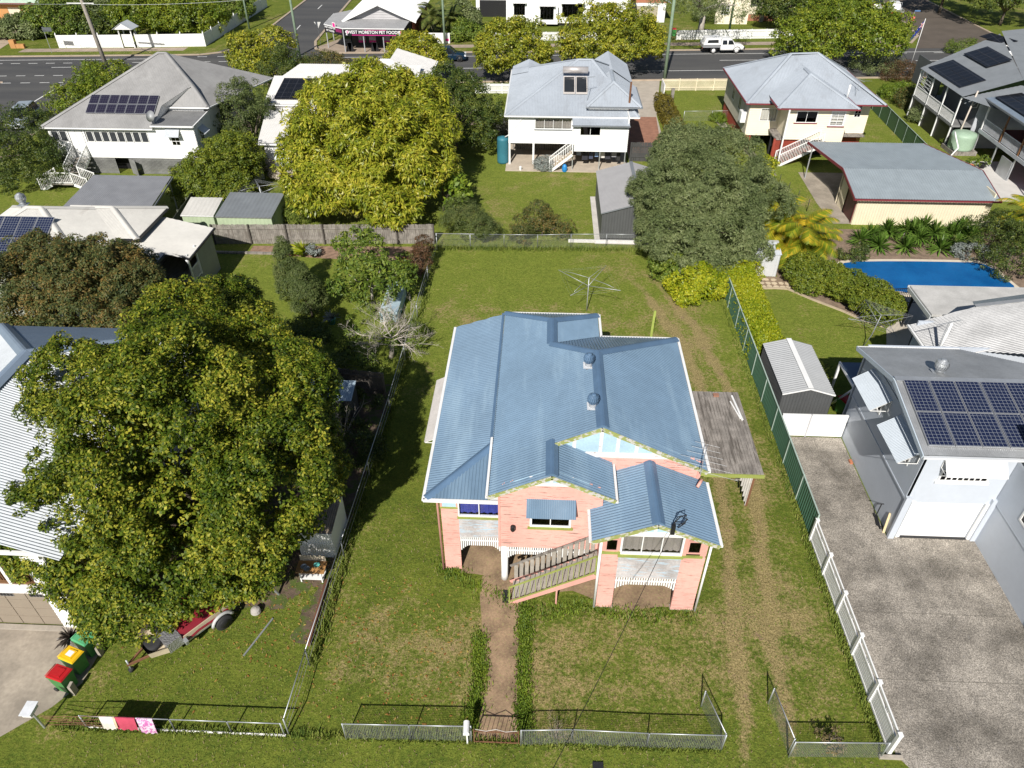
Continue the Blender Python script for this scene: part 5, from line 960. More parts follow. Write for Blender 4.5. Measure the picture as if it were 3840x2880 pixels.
MB().box(37.0,67.9,1.85,52,77,2.0).build('floor',M('verandah_floor',(.2,.2,.2),.7),Gh); wall(Gh,Fr((38.8,82),(0,-1)),0,14,2.0,4.6,M('deep_shade_grey',(.10,.105,.11),.7),[(2,3,2.1,4),(6,7,2.1,4)],boards=False); wall(Gh,Fr((38.8,67.8),(1,0)),0,12,0,4.8,pg,boards=False); wall(Gh,Fr((37.1,77),(0,-1)),0,9.2,0,1.85,blackpaint,boards=False)  # back wall colour darkened to stand in for the verandah's shade
for y in (76.8,73.8,70.9,68.0): MB().beam((37.05,y,0),(37.05,y,4.5),.1,.1).build('post',white,Gh)
MB().beam((37.05,76.8,2.95),(37.05,68,2.95),.06,.07).build('rail',white,Gh); vb=MB().beam((37.05,76.8,2.1),(37.05,68,2.1),.05,.06).build('balustrade',white,Gh)
for i in range(60): piece('baluster',vb,(37.05,76.8-8.8*(i+.5)/60,2.52),(.03,.05,.85),white)
lt=MB().beam((37.05,76.8,3.6),(37.05,73.9,3.6),.03,.04).build('lattice_screen',white,Gh)
for i in range(10): piece('lattice_strip',lt,(37.05,75.4,3.1+.15*i),(.02,2.9,.04),white,((-1)**i*.12,0,0))
# deck wing towards the camera
MB().box(39.0,56,2.0,52,66.5,2.15).build('deck',maroon,Gh); MB().beam((38.95,55.5,2.0),(38.95,66.8,2.0),.08,.3).build('fascia',pg,Gh); wall(Gh,Fr((43,67),(0,-1)),0,12,2.1,4.8,blackpaint,boards=False)
for y in (66.6,63.3,60.2,57.2): MB().beam((39,y,0),(39,y,2.0),.1,.1).build('post',galv,Gh); MB().beam((39,y,2.1),(39,y,4.7),.12,.12).build('post',white if y>66 else deckw,Gh)
for a in (66.5,63.2,60.1): balustrade(Gh,Fr((39,a),(0,-1)),.1,3.0,2.15,26,M('pale_baluster',(.5,.52,.55),.5))
MB().corr([(38.6,67.2,4.72),(38.6,55,4.72),(48,55,6.4),(48,67.2,6.4)],(-1,0,-.2),.16).build('roof_sheet',M('blue_slate_iron',(.16,.20,.25),.45),Gh); solar(Gh,(39.1,66.6,4.87),(0,-1,0),(1,0,.179),5,2,1.7,1.05,.02,solarblack,blackpaint); MB().beam((38.55,67.2,4.66),(38.55,55,4.66),.08,.14).build('gutter',irondark,Gh)
hood(Gh,Fr((38.75,69.2),(0,-1)),-.2,1.2,4.2,.6,.7,irondark,white); MB().tube([(37.7,67.6,.0),(37.9,67.4,5.2)],.07,8).build('vent_pipe',M('cream_pipe',(.6,.52,.45),.6),Gh,True)
tk=thing('water_tank','squat pale green rainwater tank beneath the dark-roofed house','water tank',(37.9,66.6,0)); MB().lathe((37.9,66.9,.35),[(1.05,0)]+[(1.05+.03*(i%2),.1+i*.11) for i in range(11)]+[(1.0,1.35),(.45,1.5),(.35,1.52)],22).build('body',M('pale_green_tank',(.32,.44,.33),.5),tk,True); MB().box(36.8,65.8,0,39,68,.35).build('stand',timber,tk); MB().tube([(36.6,66.2,2.0),(36.6,65.8,1.7),(36.9,65.3,.9),(36.3,65.0,.2)],.07,8).build('pipe',white,tk,True)
sheet('paving',[(35.6,56),(60,56),(60,64.5),(36,64.5)],.010,M('white_paving',(.58,.56,.53),.8,var=.08)); tag(MB().box(38.9,60.3,.0,39.0,62.0,1.5).beam((38.95,60.3,.75),(38.95,62,.75),.06,.05).build('trailer_cage',galv),'grey mesh cage panel standing under the verandah beside the garage','panel')
# ---- fences of the far lots
t=thing('steel_fence','dark green steel fence beside the cream house and its side lawn','fence',(33.8,72,0))
for i in range(7):
    p=(34.1-.09*i,78.5-2.35*i); q=(34.1-.09*(i+1),78.5-2.35*(i+1)); MB().corr([(*p,.03),(*q,.03),(*q,1.5),(*p,1.5)],(0,0,-1),.25,.018).build('fence_panel',colorgreend,t); MB().beam((*p,0),(*p,1.55),.06,.06).build('post',MATS['pale_green_cap'],t); MB().beam((*p,1.52),(*q,1.52),.05,.035).build('top_rail',MATS['pale_green_cap'],t)
def palings(name,label,p,q,h,n,mat,post=None,cap=None,kind='box',w=.9,th=.02,posts=0,railm=None,group=None,cat='fence'):
    t=thing(name,label,cat,(p[0],p[1],0),group); p=np.array(p,float); q=np.array(q,float); a=math.atan2(q[1]-p[1],q[0]-p[0]); L=np.linalg.norm(q-p); r=random.Random(n); nn=np.array((math.sin(a),-math.cos(a)))
    for i in range(n):
        c=p+(q-p)*(i+.5)/n; hh_=h*(1+r.uniform(-.02,.02)*(kind=='box')); piece('paling',t,(c[0],c[1],hh_/2),(L/n*w,th,hh_),mat,(0,r.uniform(-.012,.012)*(kind=='box'),a),kind)
    for zz in ((.25*h,.8*h)): MB().beam((*(p+nn*.04),zz),(*(q+nn*.04),zz),.04,.08).build('rail',railm or mat,t)
    for i in range(posts+1):
        c=p+(q-p)*i/max(1,posts)+nn*.09; MB().beam((*c,0),(*c,h*1.03),.1,.1).build('post',post or mat,t)
    return t
pal=M('grey_paling',(.235,.215,.19),.85,var=.35,sc=3.,wear=((.17,.15,.13),(6,6,.8),.5,.62))
palings('paling_fence','weathered grey timber paling fence behind the garden, with dark posts','(-20.3,46.3)' and (-23.3,46.2),(-7.6,46.9),1.5,120,pal,post=M('dark_post',(.08,.07,.06),.85),posts=6)
palings('paling_fence','dark paling fence beside the grey carport and green shed',(-26.9,52.6),(-26.3,46.3),1.5,36,M('dark_green_paling',(.10,.11,.085),.85,var=.25),posts=3)
palings('paling_fence','dark shaded paling fence behind the low blue-roofed shed',(-12.7,30.2),(-8,29.6),1.5,44,M('dark_paling',(.13,.115,.10),.85,var=.3),posts=2)
palings('timber_gate','dark timber slatted double gate across the brick driveway','' or (7.7,63.2),(11.6,63.3),1.7,46,M('black_brown_paling',(.06,.06,.06),.7,var=.15),posts=2,cat='gate')
palings('paling_fence','dark slatted side fence between the white house and the mango lot',(-5.3,69.3),(-3.1,69.4),1.6,26,M('charcoal_paling',(.085,.085,.08),.75,var=.15),posts=1)
palings('picket_fence','white picket fence in front of the white house lawn by the road',(-7.5,82.4),(-3.2,82.5),1.05,44,white,kind='picket',w=.75,posts=3)
palings('picket_fence','short white picket return beside the pale drive',(-8.3,85.3),(-7.5,82.4),1.05,26,white,kind='picket',w=.75,posts=1)
palings('picket_fence','cream scalloped picket fence along the road in front of the cream house',(13.0,84.3),(20.6,84.7),1.25,70,M('cream_picket',(.72,.64,.47),.6),kind='picket',w=.6,posts=4)
tag(MB().box(12.9,81.9,0,13.0,84.2,1.25).build('drive_gate',white),'open white panel gate at the head of the pale drive','gate'); tag(MB().beam((13.6,80.2,0),(13.6,80.2,1.4),.3,.3).build('stump_post',timber),'thick grey timber stump post beside the long clipped hedge','post')
chainfence('wire_fence','low galvanised wire gate panels across the side lawn behind the hedge',[(14,74.2),(16.8,74.4),(19.0,74.6)],.95,sp=2.6,cell=.12,wire=.004)
chainfence('wire_fence','low dark star-picket wire fence beside the big garage',[(19.3,60),(20.6,53.5)],.95,mesh=False,rail=False,postm=blackpaint,sp=1.6)
sheet('path',[(17.2,74),(18.0,74.2),(19.2,66),(20,60.5),(19.2,60.3),(18.4,66)],.008,oldconc)
# ---- shop on the corner
Sh=thing('corner_shop','corner pet food shop with a grey awning, dark sign band and white gabled roof','shop',(-22,100,0))
FS=Fr((0,101.9),(1,0)); sg=M('shop_grey_board',(.42,.41,.42),.7,var=.06)
wall(Sh,FS,-25.6,-17.4,3.0,5.0,sg,(),.3,top=lambda z:(-21.5-(5.1-z)*2.3,-21.5+(5.1-z)*2.3)); wr=M('white_shop_roof',(.78,.78,.78),.5,var=.04)
for s in (-1,1): MB().corr([(-21.5,101.2,5.25),(-21.5,116,5.25),(-21.5+s*4.8,116,3.25),(-21.5+s*4.8,101.2,3.25)],(s,0,-.42),.2,.012).build('roof_sheet',wr,Sh)
b=MB(); b.beam((-26.3,101.15,3.15),(-21.5,101.15,5.15),.05,.25); b.beam((-21.5,101.15,5.15),(-16.7,101.15,3.15),.05,.25); b.build('bargeboard',white,Sh)
MB().box(-25.6,102.0,0,-17.4,102.1,3.1).build('wall',M('dark_shopfront',(.03,.03,.032),.6),Sh); wall(Sh,Fr((-17.4,102),(0,1)),0,14,0,3.2,M('shop_brick_red',(.25,.06,.04),.7),boards=False); wall(Sh,Fr((-25.6,116),(0,-1)),0,14,0,3.2,sg,boards=False)
pink_p=M('magenta_print',(.62,.03,.25),.6)
for a in (-24.6,-23.2,-21.3,-20.1): MB().box(a,101.93,.5,a+.9,101.97,2.0).build('poster_window',M('poster_grey',(.35,.35,.37),.4),Sh); MB().box(a,101.91,.5,a+.9,101.925,.75).build('poster_strip',pink_p,Sh)
MB().corr([(-25.8,98.9,2.85),(-17.9,98.9,2.85),(-17.5,101.9,3.35),(-25.3,101.9,3.35)],(0,-1,-.16),.2,.012).build('awning_sheet',M('awning_grey',(.30,.30,.305),.5,var=.08),Sh); MB().corr([(-25.8,98.9,2.85),(-25.3,101.9,3.35),(-28.6,101.0,2.85)],(-1,-1,-.2),.2,.012).build('awning_sheet',MATS['awning_grey'],Sh); MB().corr([(-28.6,101.0,2.85),(-25.3,101.9,3.35),(-25.6,108,3.35),(-28.8,107.3,2.85)],(-1,0,-.16),.2,.012).build('awning_sheet',MATS['awning_grey'],Sh)
b=MB(); b.beam((-17.9,98.85,2.82),(-25.8,98.85,2.82),.06,.1); b.beam((-25.8,98.85,2.82),(-28.65,101,2.82),.06,.1); b.beam((-28.65,101,2.82),(-28.85,107.3,2.82),.06,.1); b.build('gutter',white,Sh)
sgn=M('sign_black',(.012,.010,.016),.5)
def text(par,body,size,mat,F,s,d,z,al='CENTER',name='lettering'):
    cu=bpy.data.curves.new('lettering','FONT'); cu.body=body; cu.size=size; cu.align_x=al; cu.align_y='CENTER'; cu.extrude=.008; cu.offset=size*.018
    o=bpy.data.objects.new(name,cu); COL.objects.link(o); dg=bpy.context.evaluated_depsgraph_get(); me=bpy.data.meshes.new_from_object(o.evaluated_get(dg)); bpy.data.objects.remove(o); me.materials.append(mat)
    o=bpy.data.objects.new(name,me); attach(o,par,F(s,d,z)); o.rotation_euler=(PI/2,0,F.a); return o
F3=Fr((0,98.82),(1,0)); b=MB().fb(F3,-25.75,-17.95,.0,.06,2.0,2.76).build('sign_board',sgn,Sh); text(b,'WEST MORETON PET FOODS',.50,white,F3,-21.85,.075,2.42); MB().fb(F3,-24.6,-19.0,.061,.066,2.06,2.14).build('sign_strip',pink_p,b); MB().fb(F3,-23.0,-20.2,.061,.066,2.66,2.71).build('sign_strip',pink_p,b)
for s in (-25.2,-18.4):
    lg=MB().add([F3(s+.22*math.cos(2*PI*j/14)*1.0,.07,2.45+.2*math.sin(2*PI*j/14)) for j in range(14)],[tuple(range(14))]).build('sign_emblem',white,b); MB().add([F3(s+.08+.15*math.cos(2*PI*j/12),.076,2.45+.16*math.sin(2*PI*j/12)) for j in range(12)],[tuple(range(12))]).build('emblem_fill',pink_p,lg); MB().add([F3(s-.2,.072,2.08),F3(s+.05,.072,2.08),F3(s-.08,.072,2.26)],[(0,1,2)]).build('emblem_foot',white,b)
F4=Fr((-28.6,100.95),(2.8,-2.1)); b=MB().fb(F4,0.05,3.45,.0,.06,2.0,2.76).build('sign_board',sgn,Sh); text(b,'WEST MORETON',.27,white,F4,1.15,.075,2.6); text(b,'PET FOODS',.3,white,F4,1.15,.075,2.24); MB().fb(F4,2.25,3.4,.061,.066,2.3,2.7).build('sign_strip',M('deep_magenta',(.22,.02,.10),.6),b); text(b,'OPEN',.28,white,F4,2.8,.075,2.15) if 0 else None
eb3=MB().fb(F4,1.75,2.35,.07,.11,2.75,3.35).build('sign_emblem',white,b); MB().fb(F4,1.82,2.28,.112,.118,2.82,3.28).build('emblem_fill',pink_p,eb3)
for x,y in ((-25.7,98.75),(-23.2,98.9),(-20.7,99.0),(-18.3,99.1),(-28.5,101.1),(-28.7,105)): MB().beam((x,y,0),(x,y,2.8),.11,.11).build('post',M('post_grey',(.33,.34,.36),.6),Sh)
for i,(x,y) in enumerate(((-25.2,99.2),(-22.0,99.4))):
    t=thing('sandwich_board','black sandwich board sign '+('at the corner post' if i==0 else 'between the middle posts')+' of the shop awning','sign',(x,y,0)); MB().beam((x-.25,y,0),(x,y,1.1),.6,.03,(0,1,0)).build('panel',blackpaint,t); MB().beam((x+.25,y,0),(x,y,1.1),.6,.03,(0,1,0)).build('panel',blackpaint,t)
ww=thing('masonry_wall','low white rendered wall with a small magenta sign beside the shop','wall',(-15,104,0)); MB().box(-17.6,104.0,0,-12.8,104.25,1.25).build('wall_body',white,ww); MB().box(-13.6,103.97,.3,-12.95,103.99,.6).build('sign_panel',pink_p,ww); MB().box(-13.6,103.97,.68,-12.95,103.99,.95).build('sign_panel',M('sign_pale',(.6,.6,.62),.6),ww)
# ---- houses across the road
Wh=thing('far_white_house','white weatherboard house across the road with dark casement windows','house',(3,114.7,0)); FW=Fr((0,114.7),(1,0)); ops=[(-4.7,-3.1,1.4,2.9),(-.9,1.0,1.0,2.7),(2.2,5.2,1.2,2.9)]
wall(Wh,FW,-5.8,11.8,.4,4.5,whitebd,ops,.22); wall(Wh,Fr((0,113.9),(1,0)),-1.6,1.6,.4,3.0,whitebd,[(-.9,1.0,1.0,2.7)],.22)
for o in ops: window(Wh,FW if o[0]!=-.9 else Fr((0,113.9),(1,0)),o[0],o[1],o[2],o[3],4,1,blackpaint,dglass,fw=.08); hood(Wh,FW if o[0]!=-.9 else Fr((0,113.9),(1,0)),o[0]-.2,o[1]+.2,o[3]+.3,.2,.6,white,white)
MB().box(-5.6,114.9,0,11.6,126,.4).build('stumps_screen',blackpaint,Wh); box4(Wh,-5.8,11.8,114.8,127,.4,4.4,whitebd,'F'); hiproof(Wh,-6.4,12.4,114.0,127.5,4.5,8,0,6,120.5,120.5,irongrey,irongrey,.2)
palings('picket_fence','white picket fence in front of the far white house, behind street trees',(-7,105.6),(7,106.6),1.1,90,white,kind='picket',w=.7,posts=6)
t=thing('far_garage','white garage with a black roller door across the road','garage',(-8,120,0)); FQ=Fr((0,120.1),(1,0)); wall(t,FQ,-10.6,-5.6,0,3.2,whitebd,[(-10.05,-6.05,0,2.3)],boards=False); rd=MB().fb(FQ,-10.05,-6.05,-.1,-.05,0,2.3).build('roller_door',blackpaint,t); box4(t,-10.6,-5.6,120.2,127,0,3.2,whitebd,'F'); MB().box(-10.8,119.8,3.2,-5.4,127.2,3.35).build('roof',irongrey,t)
for i in range(10): piece('door_slat',rd,FQ(-8.05,-.04,.12+.22*i),(3.95,.02,.2),blackpaint,(-.06,0,0))
t=thing('brick_garage_house','cream and brick house with a beige garage door across the road','house',(14,117.5,0)); FQ=Fr((0,117.6),(1,0)); wall(t,FQ,8.2,17.3,0,2.6,white,[(9.5,16.2,0,2.15)],boards=False); gd=MB().fb(FQ,9.5,16.2,-.1,-.05,0,2.15).build('garage_door',M('beige_door',(.38,.34,.25),.6),t); MB().prism([FQ(7.9,.05,2.6),FQ(17.6,.05,2.6),FQ(12.8,.05,4.9)],(0,.1,0)).build('gable',M('orange_brick',(.42,.17,.10),.8,var=.15),t); box4(t,8.2,17.3,117.7,126,0,2.6,white,'F'); MB().corr([(7.6,117.2,2.55),(7.6,126,2.55),(12.8,126,5.05),(12.8,117.2,5.05)],(-1,0,-.5),.2).build('roof_sheet',irongrey,t); MB().corr([(18,117.2,2.55),(18,126,2.55),(12.8,126,5.05),(12.8,117.2,5.05)],(1,0,-.5),.2).build('roof_sheet',irongrey,t)
for i in range(4): piece('door_panel',gd,FQ(12.85,-.04,.28+.53*i),(6.6,.02,.49),MATS['beige_door'])
palings('picket_fence','white picket fence along the far footpath behind the white ute',(17.7,107.4),(34,109),1.2,110,white,kind='picket',w=.9,posts=8)
t=thing('bungalow','cream bungalow with square rendered columns across the road','house',(35,119,0)); FQ=Fr((0,119.2),(1,0)); wall(t,FQ,28,39.5,.9,1.9,creambd,(),.2); wall(t,FQ,28,39.5,0,.9,M('low_brick_band',(.36,.15,.09),.8),boards=False); wall(t,Fr((0,121.5),(1,0)),28,39.5,.5,4.4,M('dark_porch',(.05,.05,.06),.8),boards=False); hiproof(t,27,40.3,118.6,130,4.4,7.5,32,35,124,124,irongrey,irongrey,.2)
for x in (29.2,31.6,35.0,38.3): MB().beam((x,118.7,0),(x,118.7,2.3),.55,.55).build('column',M('taupe_render',(.40,.36,.29),.7),t); MB().beam((x,118.7,2.3),(x,118.7,2.5),.75,.75).build('column_cap',creambd,t); MB().beam((x,118.7,2.5),(x,118.7,4.4),.2,.2).build('post',white,t)
wall(t,Fr((0,117.0),(1,0)),24.5,29.2,0,4,creambd,[(25.2,26.4,1.2,2.6)],.2); window(t,Fr((0,117.0),(1,0)),25.2,26.4,1.2,2.6,3,3,white,dglass)
t=thing('orange_house','orange rendered house with a pale green roof at the far left','house',(-80,114,0)); orr=M('orange_render',(.48,.24,.09),.7); FQ=Fr((0,113.5),(1,0)); wall(t,FQ,-86,-73.5,0,2.7,orr,[(-78.5,-76.5,.7,2.0)],boards=False); MB().fb(FQ,-78.5,-76.5,-.1,-.05,.7,2.0).build('blind',M('cream_blind',(.65,.58,.45),.7),t); hiproof(t,-87,-72.8,112.6,126,2.75,6,-82,-78,119,119,M('pale_green_roof',(.42,.52,.42),.6),MATS['pale_green_roof'],.2,gut=maroon); wall(t,Fr((-73.5,113.5),(0,1)),0,12,0,2.7,orr,boards=False)
t=thing('letterbox_pillar','orange rendered letterbox pillar beside the far left drive','pillar',(-69.3,99.2,0)); MB().box(-70,98.9,0,-69.3,99.4,1.0).build('pillar',orr,t); MB().box(-69.3,98.95,0,-68.2,99.35,.5).build('low_wall',orr,t)
sheet('driveway',[(-82,113),(-74,113),(-71,97.2),(-80,97)],.012,M('sandy_drive',(.42,.33,.24),.85,var=.1))
def tallfence(label,pts,h,mat,sp=2.4,n=14):
    t=thing('panel_fence',label,'fence',(pts[0][0],pts[0][1],0))
    for p,q in zip(pts,pts[1:]):
        L=math.hypot(q[0]-p[0],q[1]-p[1]); k=max(1,round(L/sp)); a=math.atan2(q[1]-p[1],q[0]-p[0])
        for i in range(k):
            A=(p[0]+(q[0]-p[0])*i/k,p[1]+(q[1]-p[1])*i/k); B=(p[0]+(q[0]-p[0])*(i+1)/k,p[1]+(q[1]-p[1])*(i+1)/k)
            MB().beam((*A,0),(*A,h+.15),.12,.12).lathe((A[0],A[1],h+.15),[(.09,0),(.03,.1),(.01,.2)],6).build('post',mat,t)
            for j in range(n): f=(j+.5)/n; piece('paling',t,(A[0]+(B[0]-A[0])*f,A[1]+(B[1]-A[1])*f,h/2),(L/k/n*.97,.025,h),mat,(0,0,a))
    return t
tallfence('tall white paling fence along the far left corner block',[(-63.7,99.4),(-55.6,100.0)],1.55,white,2.7); tallfence('tall white paling fence between the gate porch and the corner',[(-53.6,100.2),(-44.9,101.1)],1.55,white,2.7); tallfence('tall white paling fence running back along the side street',[(-44.9,101.1),(-44.4,126)],1.55,white,2.8,12)
t=thing('gate_porch','small white gabled gate porch in the tall white fence','gate',(-54.6,100,0))
for x in (-55.4,-53.8):
    for y in (99.8,101): MB().beam((x,y,0),(x,y,2.3),.12,.12).build('post',white,t)
MB().prism([(-55.8,99.4,2.3),(-53.4,99.4,2.3),(-54.6,99.4,3.0)],(0,.08,0)).build('gable',white,t); MB().box(-55.3,100.0,.1,-53.9,100.05,1.6).build('gate_leaf',white,t)
for s in (-1,1): MB().prism([(-54.6,99.3,3.05),(-54.6,101.4,3.05),(-54.6+s*1.3,101.4,2.28),(-54.6+s*1.3,99.3,2.28)],(0,0,.04)).build('roof_panel',ironD,t)
# ================================================================ TREES AND PLANTS
def mesh_np(name,v,nper,mat,parent,smooth=False):
    """v: (N,nper,3) array, one polygon per row"""
    N=v.shape[0]; me=bpy.data.meshes.new(name); me.vertices.add(N*nper); me.vertices.foreach_set('co',v.reshape(-1).astype(np.float32))
    me.loops.add(N*nper); me.loops.foreach_set('vertex_index',np.arange(N*nper,dtype=np.int32)); me.polygons.add(N)
    me.polygons.foreach_set('loop_start',np.arange(0,N*nper,nper,dtype=np.int32)); me.polygons.foreach_set('loop_total',np.full(N,nper,np.int32)); me.materials.append(mat); me.update(calc_edges=True); me.validate()
    return attach(bpy.data.objects.new(name,me),parent)
def nrm(a): return a/np.maximum(1e-9,np.linalg.norm(a,axis=-1,keepdims=True))
def leafquads(pos,out,L,W,droop=0.,upb=.5,rnd=.8,jit=.35):
    """diamond leaves at pos, facing roughly along out"""
    n=len(pos); m=nrm(out+np.array((0,0,upb))+rng.normal(0,rnd,(n,3))*.5); a=rng.normal(0,1,(n,3))+np.array((0,0,-droop*2.0))+out*.4; a=nrm(a-m*np.sum(a*m,1,keepdims=True)); b=np.cross(m,a)
    s=(1+rng.uniform(-jit,jit,(n,1))); l=a*L*s; w_=b*W*s*.5
    return np.stack([pos,pos+l*.45+w_,pos+l,pos+l*.45-w_],1)
_K=[(nrm(rng.normal(0,1,3)),rng.uniform(0,6.28)) for _ in range(14)]
def fieldn(p,wl):
    """smooth lumpy field, wavelength wl metres, roughly -1..1"""
    return sum(np.sin(p@k*(2*PI/(wl*(.6+.1*(i%7))))+ph) for i,(k,ph) in enumerate(_K))/4.2
def blob_points(blobs,n,inner=.80,outer=1.04,zmin=-.55,lump=0.,amp=.13,cut=-.42):
    B=np.array(blobs,float); c,r=B[:,:3],B[:,3:]; A=(r[:,0]*r[:,1]+r[:,0]*r[:,2]+r[:,1]*r[:,2]); k=rng.choice(len(B),n*5,p=A/A.sum())
    d=nrm(rng.normal(0,1,(n*5,3))); ok=d[:,2]>zmin; k,d=k[ok],d[ok]; p=c[k]+d*r[k]*rng.uniform(inner,outer,(len(k),1))
    if lump>0:
        fl=fieldn(p,lump); p=c[k]+(p-c[k])*(1+amp*np.clip(fl,-1.3,1.0))[:,None]; ok=fl>cut+rng.normal(0,.15,len(k)); p,k,d=p[ok],k[ok],d[ok]
    q=((p[:,None,:]-c[None])/r[None]); f=np.linalg.norm(q,axis=2); f[np.arange(len(k)),k]=9; keep=f.min(1)>.78; p,k,d=p[keep][:n],k[keep][:n],d[keep][:n]
    return p,nrm(d/r[k])
def box_points(p,q,w_,h,n):
    p=np.array(p,float); q=np.array(q,float); L=np.linalg.norm(q-p); u=(q-p)/L; s=np.array((-u[1],u[0])); ar=np.array([L*w_,L*h,L*h,w_*h,w_*h]); f=rng.choice(5,n,p=ar/ar.sum()); a=rng.uniform(0,1,n); b=rng.uniform(0,1,n); P=np.zeros((n,3)); N=np.zeros((n,3))
    for i,(fa) in enumerate(f):
        if fa==0: x,y,z_=a[i]*L,(b[i]-.5)*w_,h; N[i]=(0,0,1)
        elif fa in (1,2): e=1 if fa==1 else -1; x,y,z_=a[i]*L,e*w_/2,b[i]*h; N[i]=(s[0]*e,s[1]*e,0)
        else: e=1 if fa==3 else 0; x,y,z_=e*L,(a[i]-.5)*w_,b[i]*h; N[i]=(u[0]*(2*e-1),u[1]*(2*e-1),0)
        g=p+u*x+s*y; P[i]=(g[0],g[1],z_)
    return P,N
def crown(parent,pts,nor,nleaf,rc,L,W,mat,droop=0.,upb=.5,flat=.75,name='crown',fill=.25):
    """clumps of leaves round each point"""
    n=len(pts); v=nrm(rng.normal(0,1,(n,nleaf,3))+nor[:,None,:]*.9); rr=rc*rng.uniform(.65,1.35,(n,1,1))*np.cbrt(rng.uniform(fill,1,(n,nleaf,1))); v2=v*rr; v2[...,2]*=flat
    pos=(pts[:,None,:]+v2).reshape(-1,3); out=v.reshape(-1,3); ok=pos[:,2]>.03
    return mesh_np(name,leafquads(pos[ok],out[ok],L,W,droop,upb),4,mat,parent)
def limbs(parent,base,tips,r0,mat,h0=.35,bend=.5,n=7,name='trunk'):
    b=MB(); base=np.array(base,float); zt=np.mean([t[2] for t in tips]); fork=base+np.array((0,0,max(.3,zt*h0)))
    b.tube([base-(0,0,.05),base+(fork-base)*.5,fork],[r0*1.25,r0,r0*.9],9)
    for t in tips:
        t=np.array(t,float); m=fork+(t-fork)*.5+np.array((rng.normal(0,bend*.4),rng.normal(0,bend*.4),bend*.5)); b.tube([fork,fork*.4+m*.6+rng.normal(0,.1,3),m,t],[r0*.7,r0*.5,r0*.35,r0*.1],n)
    return b.build(name,mat,parent,True)
def tree(name,label,base,blobs,nclump,nleaf,rc,L,W,mat,trunk=bark,r0=.18,droop=0.,upb=.5,cat='tree',group=None,h0=.35,zmin=-.55,flat=.75,tipn=9,inner=.80,lump=2.2,amp=.15,cut=-.38):
    t=thing(name,label,cat,(base[0],base[1],0),group); p,n=blob_points(blobs,nclump,inner=inner,zmin=zmin,lump=lump,amp=amp,cut=cut); crown(t,p,n,nleaf,rc,L,W,mat,droop,upb,flat)
    if nclump>=100:
        p2,n2=blob_points(blobs,max(40,int(nclump*.4)),inner=.4,outer=.72,zmin=-.9); crown(t,p2,n2,max(14,nleaf//2),rc*1.5,L*1.25,W*1.5,mat,droop,upb,flat,name='inner_foliage')
    tips=[(b[0],b[1],b[2]+b[5]*.2) for b in blobs][:tipn]
    if len(tips)<4: tips+= [tuple(x) for x in p[rng.integers(0,len(p),5)]*.7+np.array((base[0],base[1],np.mean([b[2] for b in blobs])))*.3]
    if r0>0: limbs(t,(base[0],base[1],0),tips,r0,trunk,h0)
    return t
def bb(px,py,h,rx,ry=None,rz=None):
    g=G(px,py,h); ry=ry or rx; rz=rz or rx*.8; return (g[0],g[1],h,rx,ry,rz)
def shrub(label,x,y,rx,ry,h,mat,n=60,nl=40,rc=.25,L=.12,W=.05,name='shrub',group=None,droop=0.,cat='shrub',stem=True):
    return tree(name,label,(x,y),[(x,y,h*.5,rx,ry,h*.52)],n,nl,rc,L,W,mat,r0=.035 if stem else 0,droop=droop,cat=cat,group=group,zmin=-.8)
def hedge(label,p,q,w_,h,mat,n,nl=22,rc=.15,L=.10,W=.05,name='hedge',group=None):
    t=thing(name,label,'hedge',(p[0],p[1],0),group); P,N=box_points(p,q,w_,h,n); P[:,:2]+=rng.normal(0,.05,(n,2)); crown(t,P,N,nl,rc,L,W,mat,upb=.3,name='foliage'); MB().tube([(p[0],p[1],.0),((p[0]+q[0])/2,(p[1]+q[1])/2,h*.6),(q[0],q[1],.0)],.03,5).build('stem',bark,t); u=nrm(np.array(q,float)-np.array(p,float)); s=np.array((-u[1],u[0]))*(w_*.33); a=np.array(p,float)+u*.12; b_=np.array(q,float)-u*.12
    MB().prism([(*(a-s),.05),(*(b_-s),.05),(*(b_+s),.05),(*(a+s),.05)],(0,0,h*.82)).build('hedge_core',M('hedge_core_dark',(.025,.022,.014),.95),t); return t  # solid near-black core, its colour stands in for the hedge's inner shade
lf_fig=Mleaf('fig_leaf',((0.026, 0.056, 0.005),(0.10, 0.145, 0.01),(0.42, 0.39, 0.045)),rough=.5,nsc=.45,spec=.2)
lf_mango=Mleaf('mango_leaf',((0.11, 0.16, 0.012),(0.28, 0.31, 0.022),(0.56, 0.49, 0.06)),rough=.38,nsc=.6,trans=.3)
lf_olive=Mleaf('olive_leaf',((0.075, 0.105, 0.035),(0.15, 0.19, 0.068),(0.27, 0.3, 0.13)),rough=.55,nsc=.5)
lf_bottle=Mleaf('bottlebrush_leaf',((0.045, 0.07, 0.022),(0.095, 0.115, 0.032),(0.25, 0.155, 0.04)),rough=.6,nsc=.5)
lf_dark=Mleaf('dark_leaf',((0.025, 0.05, 0.01),(0.065, 0.1, 0.018),(0.16, 0.18, 0.03)),rough=.5,nsc=.8)
lf_mid=Mleaf('mid_leaf',((0.05, 0.095, 0.014),(0.12, 0.18, 0.022),(0.24, 0.28, 0.04)),rough=.5)
lf_lime=Mleaf('lime_leaf',((.06,.11,.01),(.13,.20,.018),(.24,.30,.03)),rough=.45)
lf_yel=Mleaf('golden_leaf',((0.1, 0.17, 0.008),(0.27, 0.32, 0.012),(0.52, 0.48, 0.03)),rough=.45,nsc=.35)
lf_street=Mleaf('street_tree_leaf',((0.09, 0.125, 0.012),(0.23, 0.26, 0.022),(0.46, 0.4, 0.035)),rough=.45,nsc=.35)
lf_streetg=Mleaf('green_street_leaf',((0.06, 0.11, 0.01),(0.15, 0.205, 0.018),(0.3, 0.32, 0.025)),rough=.45,nsc=.4)
